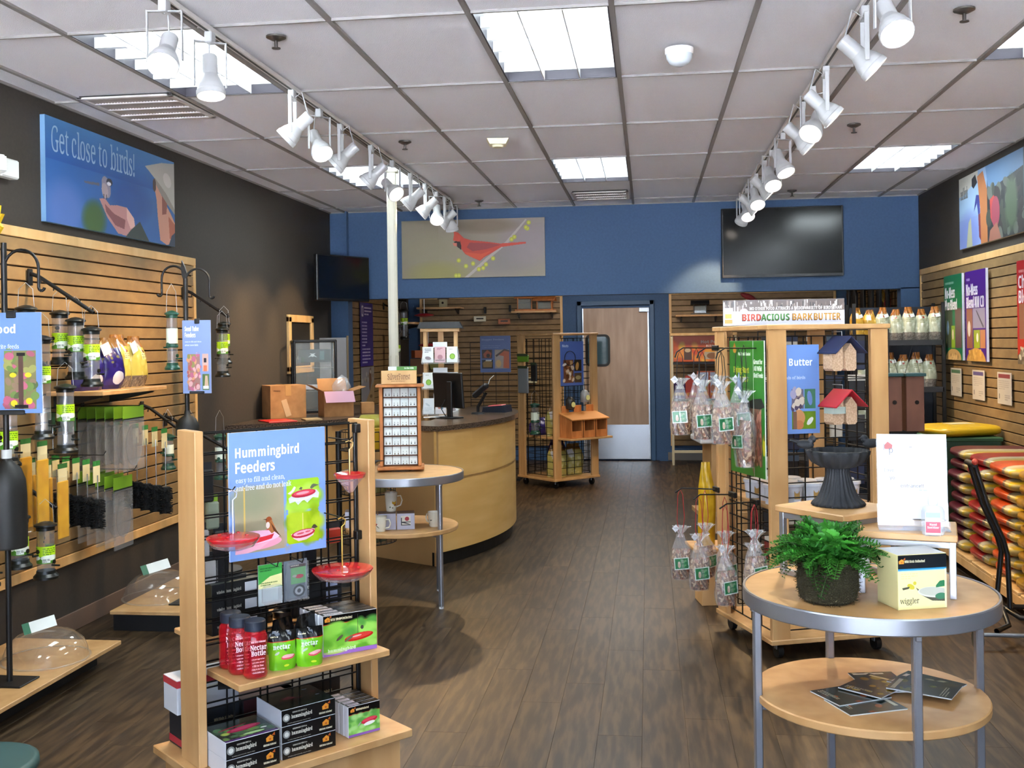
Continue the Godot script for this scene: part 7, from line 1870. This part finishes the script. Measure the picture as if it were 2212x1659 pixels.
	# black rack with seed bags
	t = thing("bag_rack", "tall black shelf rack of seed bags in the corner by the blue wall", "shelf rack", Vector3(2.2, 0, -9.85), 0)
	for sx in [-1, 1]:
		for sz in [-1, 1]: part(t, "upright", bx(Vector3(0.03, 1.95, 0.03), Vector3(sx * 0.38, 0.975, sz * 0.16)), black_metal)
	for y in [0.4, 0.83, 1.19, 1.605]:
		part(t, "rack_shelf", bx(Vector3(0.76, 0.02, 0.34), Vector3(0, y, 0)), black_metal)
		part(t, "front_lip", bx(Vector3(0.76, 0.05, 0.006), Vector3(0, y - 0.01, 0.172)), M("17181a", 0.4))
	part(t, "back_panel", b().box(Vector3(0.76, 1.9, 0.008), Vector3(0, 0.97, -0.17)), M("141a26", 0.6))
	p = Pic.new(96, 160, "a9ac94")
	p.r(0, 0, 100, 20, "8a5220").spots(0, 0, 100, 20, ["6e3e14", "a4682c"], 24, 5, 12, 2, 0.6).spots(0, 20, 100, 60, ["b9bca4", "9a9c84", "c4c6b2"], 24, 6, 16, 4, 0.8).r(0, 76, 100, 24, "7a7268").spots(0, 76, 100, 24, ["8f877c", "645c54"], 60, 2, 4, 5).lines(24, 32, 50, 3, 5, "7a7a58", 6).r(44, 24, 16, 6, "8a3a2a")
	var sage := PM(p, 0.2)
	p = Pic.new(96, 160, "b98f34")
	p.r(0, 0, 100, 16, "7a4c18").spots(0, 10, 100, 90, ["cfaa4c", "a87c28", "d8b860"], 26, 6, 16, 4, 0.8).r(30, 18, 34, 16, "cfcabc")
	var goldm := PM(p, 0.2)
	var rows := [[1.615, 7, "top", 0.3], [1.2, 6, "middle", 0.31], [0.84, 5, "lower", 0.29]]
	for ri in 3:
		var rw: Array = rows[ri]
		for j in rw[1]:
			var x: float = 1.86 + 0.112 * j + (0.06 if ri else 0.0)
			if x > 2.55: break
			var s := thing("seed_bag", "seed bag on the black rack's %s shelf, %s from the alcove side" % [rw[2], ORD[j]], "seed bag", Vector3(x, rw[0], -9.78), [14, -8, 10, -4, 6, 12, -6][j], "seed bags on the black rack")
			part(s, "bag", b().bag(0.13, rw[3] - 0.02 * (j % 2), 0.1, 0.55, 0.006, j + ri * 7), goldm if ri == 0 and j < 2 else sage)
			if j % 2 == 0: part(s, "price_tag", b().at(Vector3(0.02, rw[3] * 0.74, 0.04), 0.1, -0.2, 0.3).box(Vector3(0.04, 0.03, 0.0012)), M("d4d4d0", 0.5))
	# stacks of seed sacks on a rolling pallet
	t = thing("pallet", "low wooden rolling pallet under the stacked seed sacks", "pallet", Vector3(2.39, 0, -7.0), 0)
	for j in 5: part(t, "deck_board", bx(Vector3(0.58, 0.02, 0.42), Vector3(0, 0.15, -1.0 + 0.46 * j)), pine)
	for x in [-0.27, 0.0, 0.27]: part(t, "runner", bx(Vector3(0.04, 0.06, 2.4), Vector3(x, 0.11, -0.05)), pine)
	for z in [-0.9, 0.0, 0.95]: part(t, "caster", b().cyl(Vector3(-0.24, 0.04, z), Vector3(-0.2, 0.04, z), 0.04, -1, 16), M("141414", 0.4))
	var kinds := []
	for c in [["4f1626", "5a1a2c"], ["8e1418", "a01a1e"], ["b8400e", "c8521a"], ["7a5a14", "9a741c"]]:
		p = Pic.new(192, 48, c[0])
		p.r(0, 0, 72, 100, c[1]).spots(0, 0, 56, 100, [c[0], c[1]], 16, 6, 14, 3, 0.8).r(72, 0, 18, 100, "b9a986").lines(76, 40, 12, 2, 16, "8a4a2a").e(71, 50, 5, 9, "75675c").r(90, 0, 10, 100, "c4a01c").spots(78, 0, 20, 100, ["c9bc9a", "b09a5a"], 8, 4, 8, 8, 0.7)
		kinds.append(PM(p, 0.3))
	var sm := sack_mesh(0.27, 0.041, 0.225)
	var cols := ["maroon", "red", "orange", "golden"]
	for st in 4:
		for j in 9:
			var s := put(self, "seed_sack", sm, kinds[st])
			s.position = Vector3(2.4 + 0.012 * ((j * 5 + st) % 3 - 1), 0.2 + 0.078 * j, -7.74 + 0.47 * st + 0.01 * ((j * 3) % 3))
			s.rotation.y = 0.03 * ((j * 7 + st * 3) % 5 - 2)
			tag(s, "flat %s seed sack with cream end, %s from the bottom of its stack" % [cols[st], ORD[j]], "seed sack", "stacked seed sacks")
	t = thing("seed_sack", "yellow seed sack lying at the far end on top of the stacks", "seed sack", Vector3(2.36, 0.93, -8.48), 20, "loose sacks at the far end")
	put(t, "sack", sack_mesh(0.26, 0.045, 0.2), M("c9a21a", 0.3))
	part(t, "paper_label", b().box(Vector3(0.2, 0.004, 0.12), Vector3(0, 0.046, 0), 0.001), M("c9b98c", 0.5))
	t = thing("stock_crate", "green crate under the yellow sack at the far end of the stacks", "crate", Vector3(2.36, 0, -8.48), 0)
	part(t, "crate_body", bx(Vector3(0.5, 0.88, 0.42), Vector3(0, 0.44, 0), 0.01), M("22422a", 0.5))
	part(t, "lid", bx(Vector3(0.52, 0.03, 0.44), Vector3(0, 0.87, 0), 0.006), M("2a5230", 0.5))
	# black handled cart
	t = thing("platform_cart", "black tubular cart with a bent handle before the orange sacks", "cart", Vector3(1.9, 0, -6.15), 0)
	for dz in [0.0, 0.1]:
		part(t, "handle_tube", b().tube([Vector3(-0.13, 0.93, dz), Vector3(-0.07, 0.72, dz), Vector3(0.01, 0.53, dz), Vector3(0.03, 0.45, dz), Vector3(0.0 if dz == 0.0 else 0.04, 0.16, dz)], 0.014, 10), M("0e0e0f", 0.35))
	part(t, "grip", b().cyl(Vector3(-0.14, 0.945, -0.02), Vector3(-0.14, 0.945, 0.12), 0.016, -1, 12), M("0c0c0d", 0.6))
	part(t, "end_plug", b().ball(Vector3(-0.14, 0.96, 0.125), Vector3(0.018, 0.018, 0.018), 10, 6), M("b03a2a", 0.5))
	for z in [-0.05, 0.2]: part(t, "base_rail", b().tube([Vector3(0.0, 0.16, 0.0), Vector3(0.06, 0.13, z), Vector3(0.2, 0.13, z)], 0.014, 10), M("0e0e0f", 0.35))
	part(t, "axle", b().cyl(Vector3(-0.2, 0.07, 0.32), Vector3(0.12, 0.07, 0.32), 0.012, -1, 8), M("8f9296", 0.3, 0.8))
	part(t, "base_rail", b().tube([Vector3(0.0, 0.16, 0.1), Vector3(0.0, 0.09, 0.2), Vector3(-0.1, 0.09, 0.32)], 0.014, 10), M("0e0e0f", 0.35))
	part(t, "wheel", b().cyl(Vector3(-0.215, 0.045, 0.32), Vector3(-0.175, 0.045, 0.32), 0.045, -1, 22), M("20302c", 0.3))
# ---- the round table in front ----------------------------------------------------------------------------------------
func front_table() -> void:
	var H := 0.83
	round_table("round two-tier table in front carrying the fern and the bird bath", Vector3(0.7, 0, -3.56), 0.4, H, 0.368, 100, 0.495, 0.367)
	# tall riser
	var t := thing("display_riser", "tall wooden-topped riser on the front table, under the black bird bath", "riser", Vector3(0.64, H, -3.74), 40, "wooden-topped risers on the front table")
	part(t, "top_board", bx(Vector3(0.3, 0.022, 0.3), Vector3(0, 0.229, 0)), maple)
	for sx in [-1, 1]:
		for sz in [-1, 1]: part(t, "leg", bx(Vector3(0.02, 0.218, 0.02), Vector3(sx * 0.13, 0.109, sz * 0.13), 0.002), silver)
		part(t, "foot_bar", bx(Vector3(0.02, 0.02, 0.24), Vector3(sx * 0.13, 0.011, 0), 0.002), silver)
		part(t, "top_bar", bx(Vector3(0.02, 0.02, 0.24), Vector3(sx * 0.13, 0.207, 0), 0.002), silver)
	part(t, "cross_bar", bx(Vector3(0.24, 0.02, 0.02), Vector3(0, 0.207, 0.13), 0.002), silver)
	# short riser
	t = thing("display_riser", "short wooden-topped riser on the front table, over the pale yellow box", "riser", Vector3(0.832, H, -3.58), -14.7, "wooden-topped risers on the front table")
	part(t, "top_board", bx(Vector3(0.3, 0.022, 0.27), Vector3(0, 0.189, 0)), maple)
	for sx in [-1, 1]:
		for sz in [-1, 1]: part(t, "leg", bx(Vector3(0.02, 0.178, 0.02), Vector3(sx * 0.135, 0.089, sz * 0.118), 0.002), M("cdd2da", 0.3, 0.5))
		part(t, "top_bar", bx(Vector3(0.02, 0.02, 0.22), Vector3(sx * 0.135, 0.167, 0), 0.002), M("cdd2da", 0.3, 0.5))
	for sz in [-1, 1]: part(t, "top_bar", bx(Vector3(0.25, 0.02, 0.02), Vector3(0, 0.167, sz * 0.118), 0.002), M("cdd2da", 0.3, 0.5))
	bird_bath(Vector3(0.645, H + 0.24, -3.76))
	# sheet in an acrylic holder
	t = thing("sign_holder", "white printed sheet in a clear acrylic holder on the short riser", "sign", Vector3(0.838, H + 0.2, -3.53), -6)
	part(t, "acrylic_back", b().at(Vector3(0, 0.15, -0.012), 0, -0.06).box(Vector3(0.216, 0.28, 0.003)), M("e6eaee", 0.03, 0.0, 0.08))
	part(t, "acrylic_foot", b().box(Vector3(0.216, 0.003, 0.08), Vector3(0, 0.0015, 0.01)).box(Vector3(0.216, 0.03, 0.003), Vector3(0, 0.016, 0.03)), M("d8dce6", 0.03, 0.0, 0.2))
	var p := Pic.new(216, 280, "d4d6da")
	p.p([10, 14, 16, 9, 23, 13, 22, 18, 12, 18], "a85a5a").r(10, 12, 1.2, 7, "8a8a94").e(22, 10, 0.8, 1, "b8a0a8").r(47, 15, 4, 0.8, "6a6a74").lines(60, 66, 20, 1, 1.4, "9aa4ac")
	part(t, "paper_sheet", b().at(Vector3(0, 0.168, -0.009), 0, -0.06).box(Vector3(0.212, 0.272, 0.001)).panel(0.212, 0.272, Vector3(0, 0, 0.0008)), PM(p, 0.5))
	for q in [["p", 0.012, -0.063, 0.085], ["Cove", 0.03, -0.07, 0.02], ["yo", 0.016, -0.06, -0.004], ["entrance!!", 0.07, 0.0, -0.03]]:
		txt(t, q[0], q[1], Vector3(q[2], 0.168 + q[3], -0.0075 - q[3] * 0.06), "6f7480", 0, 0.0, 0, -0.06)
	# hand sanitiser
	t = thing("sanitizer_bottle", "clear hand sanitizer bottle with white pump and red label on the short riser", "bottle", Vector3(0.872, H + 0.2, -3.42), -8)
	part(t, "bottle_body", b().lathe([Vector2(0.0, 0.001), Vector2(0.03, 0.0), Vector2(0.034, 0.006), Vector2(0.034, 0.075), Vector2(0.028, 0.088), Vector2(0.012, 0.094), Vector2(0.011, 0.1)], 24, true, 0, 0.0, 1.0, 0.6), M("dfe8f2", 0.04, 0.0, 0.22))
	part(t, "label", b().box(Vector3(0.046, 0.07, 0.001), Vector3(-0.002, 0.04, 0.0205)), M("e2e8ee", 0.4))
	part(t, "red_panel", b().box(Vector3(0.043, 0.034, 0.001), Vector3(-0.002, 0.028, 0.0213)), M("c23a52", 0.4))
	part(t, "blue_panel", b().box(Vector3(0.043, 0.016, 0.001), Vector3(-0.002, 0.066, 0.0213)), M("8fc4d4", 0.4))
	txt(t, "Hand", 0.02, Vector3(-0.002, 0.037, 0.0222), "e8d4da", 1, 0.007)
	txt(t, "Sanitizer", 0.034, Vector3(-0.002, 0.028, 0.0222), "e8d4da", 1, 0.007)
	part(t, "pump", b().lathe([Vector2(0.013, 0.095), Vector2(0.015, 0.1), Vector2(0.014, 0.122), Vector2(0.01, 0.134), Vector2(0.006, 0.14), Vector2(0, 0.142)], 18, false), M("e8ecf0", 0.4))
	# wiggler carton
	p = Pic.new(320, 320, "e8e0a0")
	p.r(0, 0, 100, 25, "10151c").r(0, 25, 100, 3, "2f8ab8").r(0, 28, 100, 2, "8ac0cc").p([36, 60, 46, 74, 70, 86, 100, 88, 100, 82, 60, 74], "54564a").e(74, 70, 34, 10, "c9ccc0", 4).e(74, 69, 31, 8, "b4b8ac", 4).e(88, 78, 12, 6, "3c7a5c").p([78, 58, 86, 50, 94, 49, 100, 52, 100, 60, 78, 62], "2f7a50").e(26, 58, 8, 4.5, "c4b83a", 25).e(34, 52, 3.4, 3.4, "c9bd3c").p([8, 60, 24, 58, 22, 62, 10, 64], "4a4a3c").lines(6, 34, 34, 3, 4, "d0c88c").r(96, 28, 4, 72, "ece6b0")
	t = carton("wiggler_carton", "pale yellow boxed water wiggler with black top band under the short riser", Vector3(0.79, H, -3.355), 17, Vector3(0.16, 0.165, 0.12), M("d6cd90", 0.5), PM(p, 0.35), M("aab4bc", 0.4), M("d4cb94", 0.5))
	txt(t, "wiggler", 0.062, Vector3(-0.043, 0.027, 0.0615), "5a5648", 2, 0.022)
	txt(t, "Wild Birds Unlimited", 0.066, Vector3(-0.025, 0.145, 0.0615), "cfc9a8", 1, 0.008)
	logo(t, Vector3(-0.068, 0.145, 0.0612), 0.016)
	fern(Vector3(0.545, H, -3.385))
	magazines()

func bird_bath(at: Vector3) -> void:
	var t := thing("bird_bath", "black fluted pedestal bird bath with two perched birds on the tall riser", "bird bath", at, 8)
	var iron := grain("1c1e22", "26282d", 0.2, Vector3(12, 12, 12), 0.7, false, 2, 64, 91)
	part(t, "pedestal", b().lathe([Vector2(0.085, 0.0), Vector2(0.09, 0.004), Vector2(0.086, 0.012), Vector2(0.07, 0.026), Vector2(0.06, 0.045), Vector2(0.048, 0.08), Vector2(0.038, 0.118), Vector2(0.041, 0.126), Vector2(0.036, 0.132)], 96, true, 24, 0.03), iron)
	part(t, "bowl", b().lathe([Vector2(0.03, 0.128), Vector2(0.06, 0.134), Vector2(0.09, 0.152), Vector2(0.104, 0.178), Vector2(0.106, 0.19), Vector2(0.1, 0.192), Vector2(0.096, 0.178), Vector2(0.08, 0.158), Vector2(0.05, 0.144), Vector2(0, 0.14)], 96, true, 16, 0.035), iron)
	for s in [-1, 1]:
		var x: float = s * 0.105
		part(t, "perched_bird", b().at(Vector3(x, 0.2, 0.01), 0, 0, s * 0.1).ball(Vector3(s * 0.012, 0.012, 0), Vector3(0.032, 0.016, 0.015), 14, 9).ball(Vector3(-s * 0.012, 0.032, 0), Vector3(0.013, 0.013, 0.012), 12, 8).cyl(Vector3(-s * 0.022, 0.034, 0), Vector3(-s * 0.034, 0.033, 0), 0.004, 0.0005, 6).cyl(Vector3(s * 0.034, 0.016, 0), Vector3(s * 0.066, 0.022, 0), 0.008, 0.004, 6).cyl(Vector3(-s * 0.004, 0.018, 0), Vector3(-s * 0.01, 0.03, 0), 0.013, 0.011, 8), iron)

func fern(at: Vector3) -> void:
	var t := thing("potted_fern", "green fern in a round moss-covered pot on the front table", "potted plant", at, 0)
	var moss := grain("1f1a0c", "3f3a1c", 0.15, Vector3(9, 9, 9), 0.95, false, 4, 128, 93, 8.0)
	var pot := b()
	var g := RandomNumberGenerator.new()
	g.seed = 12
	part(t, "moss_pot", b().lathe([Vector2(0.0, 0.001), Vector2(0.07, 0.0), Vector2(0.086, 0.012), Vector2(0.093, 0.05), Vector2(0.092, 0.09), Vector2(0.086, 0.124), Vector2(0.07, 0.13), Vector2(0.0, 0.118)], 48, true, 7, 0.012), moss)
	var fz := b()
	for j in 1400:
		var a := g.randf() * TAU
		var y := g.randf_range(0.004, 0.13)
		var d := Vector3(cos(a), 0, sin(a))
		var r := 0.09 if y > 0.03 else 0.082
		fz.cyl(d * r + Vector3(0, y, 0), d * (r + g.randf_range(0.003, 0.009)) + Vector3(g.randf_range(-0.008, 0.008), y + g.randf_range(-0.01, 0.008), g.randf_range(-0.008, 0.008)), 0.0012, 0.0004, 3, false)
	part(t, "moss_fuzz", fz, M("3a3318", 0.95)).set_meta("kind", "stuff")
	var greens := []
	for c in ["2f7a22", "3c8f2a", "276a20", "4aa034"]:
		var m := M(c, 0.5).duplicate()
		m.backlight_enabled = true
		m.backlight = Color(0.12, 0.22, 0.05)
		greens.append(m)
	# one frond along +z, rising then drooping, set with small pointed leaflets
	var frs := []
	for v in 4:
		var m := b()
		var pts := []
		var n := 18
		var droop: float = [0.1, 0.16, 0.2, 0.13][v]
		for j in n + 1:
			var f := float(j) / n
			pts.append(Vector3(0.014 * sin(f * 2.6 + v * 1.3), 0.13 * f - droop * f * f, 0.15 * f))
		m.tube(pts, 0.0009, 4)
		for j in range(2, n + 1):
			var f := float(j) / n
			var ln := 0.021 * sin(PI * (0.2 + 0.72 * f)) + 0.006
			for s in [-1, 1]:
				var dir := (Vector3(s, g.randf_range(-0.25, 0.3), 0.45 + g.randf_range(-0.2, 0.3))).normalized()
				for q in 2:
					var o: Vector3 = pts[j] + Vector3(0, 0.001, 0) + dir * ln * 0.35 * q
					var d2 := (dir + Vector3(0, 0.25 * q, s * 0.5 * q)).normalized()
					var w := d2.cross(Vector3.UP).normalized() * ln * 0.26
					var mid := o + d2 * ln * 0.5 + Vector3(0, 0.003, 0)
					var tip := o + d2 * ln - Vector3(0, 0.002, 0)
					m.quad(o, mid + w, tip, mid)
					m.quad(o, mid, tip, mid - w)
		frs.append(m.done())
	for j in 110:
		var o := put(t, "frond", frs[j % 4], greens[(j * 7) % 4])
		var a := TAU * j * 0.381966 + g.randf() * 0.4
		var f := float(j) / 109.0
		var lean := lerpf(-1.3, 0.12, pow(f, 0.9))
		var sc := g.randf_range(0.7, 0.98)
		o.basis = Basis.from_euler(Vector3(lean, a, g.randf_range(-0.5, 0.5))) * Basis.from_scale(Vector3.ONE * sc)
		o.position = Vector3(sin(a) * lerpf(0.02, 0.062, f), 0.118, cos(a) * lerpf(0.02, 0.062, f))

func magazines() -> void:
	var y := 0.495
	var arts := []
	for j in 4:
		var p := Pic.new(160, 208, ["141a12", "1d2a24", "2c2414", "18201c"][j])
		p.spots(4, 4, 92, 92, [["3a4a20", "5a4a24", "2a3018", "6a6a2c"], ["2a4a48", "4a3a24", "8a4a2c", "1d3430"], ["8a6a1c", "5a4020", "a08a3a", "3a2c14"], ["3a3028", "6a3c2a", "2a3a30", "8a8a74"]][j], 30, 6, 18, j + 2, 0.7).r(8, 5, 70, 7, ["c9c4a8", "c4d0c4", "d0c08a", "cfcac0"][j]).lines(8, 80, 60, 3, 4, "b4b09c", j)
		arts.append(PM(p, 0.16))
	var sp := [[0.87, -3.545, 62, 0, "magazine with dark cover at the front of the spread on the lower tier"], [0.89, -3.6, 50, 3, "magazine just under the front one on the lower tier"], [0.72, -3.57, -40, 2, "golden-covered magazine in the middle of the spread"], [0.75, -3.62, 10, 3, "magazine at the back of the spread near the rear leg"], [0.63, -3.5, -62, 1, "teal-covered magazine nearest the front leg"], [0.66, -3.42, -68, 1, "lowest magazine of the spread, toward the front edge"]]
	for j in sp.size():
		var s: Array = sp[j]
		var t := thing("magazine", s[4], "magazine", Vector3(s[0], y + 0.0042 * (sp.size() - 1 - j) * 0.9, s[1]), s[2], "magazines on the lower tier")
		part(t, "pages", b().box(Vector3(0.15, 0.0036, 0.2), Vector3(0, 0.0018, 0)), M("c9ccc8", 0.6))
		part(t, "cover", b().at(Vector3(0, 0.004, 0), 0, -PI / 2).panel(0.151, 0.201), arts[s[3]])
func shop() -> void:
	left_wall()
	hum_stand()
	counters()
	back_wall()
	right_tower()
	right_wall()
	front_table()
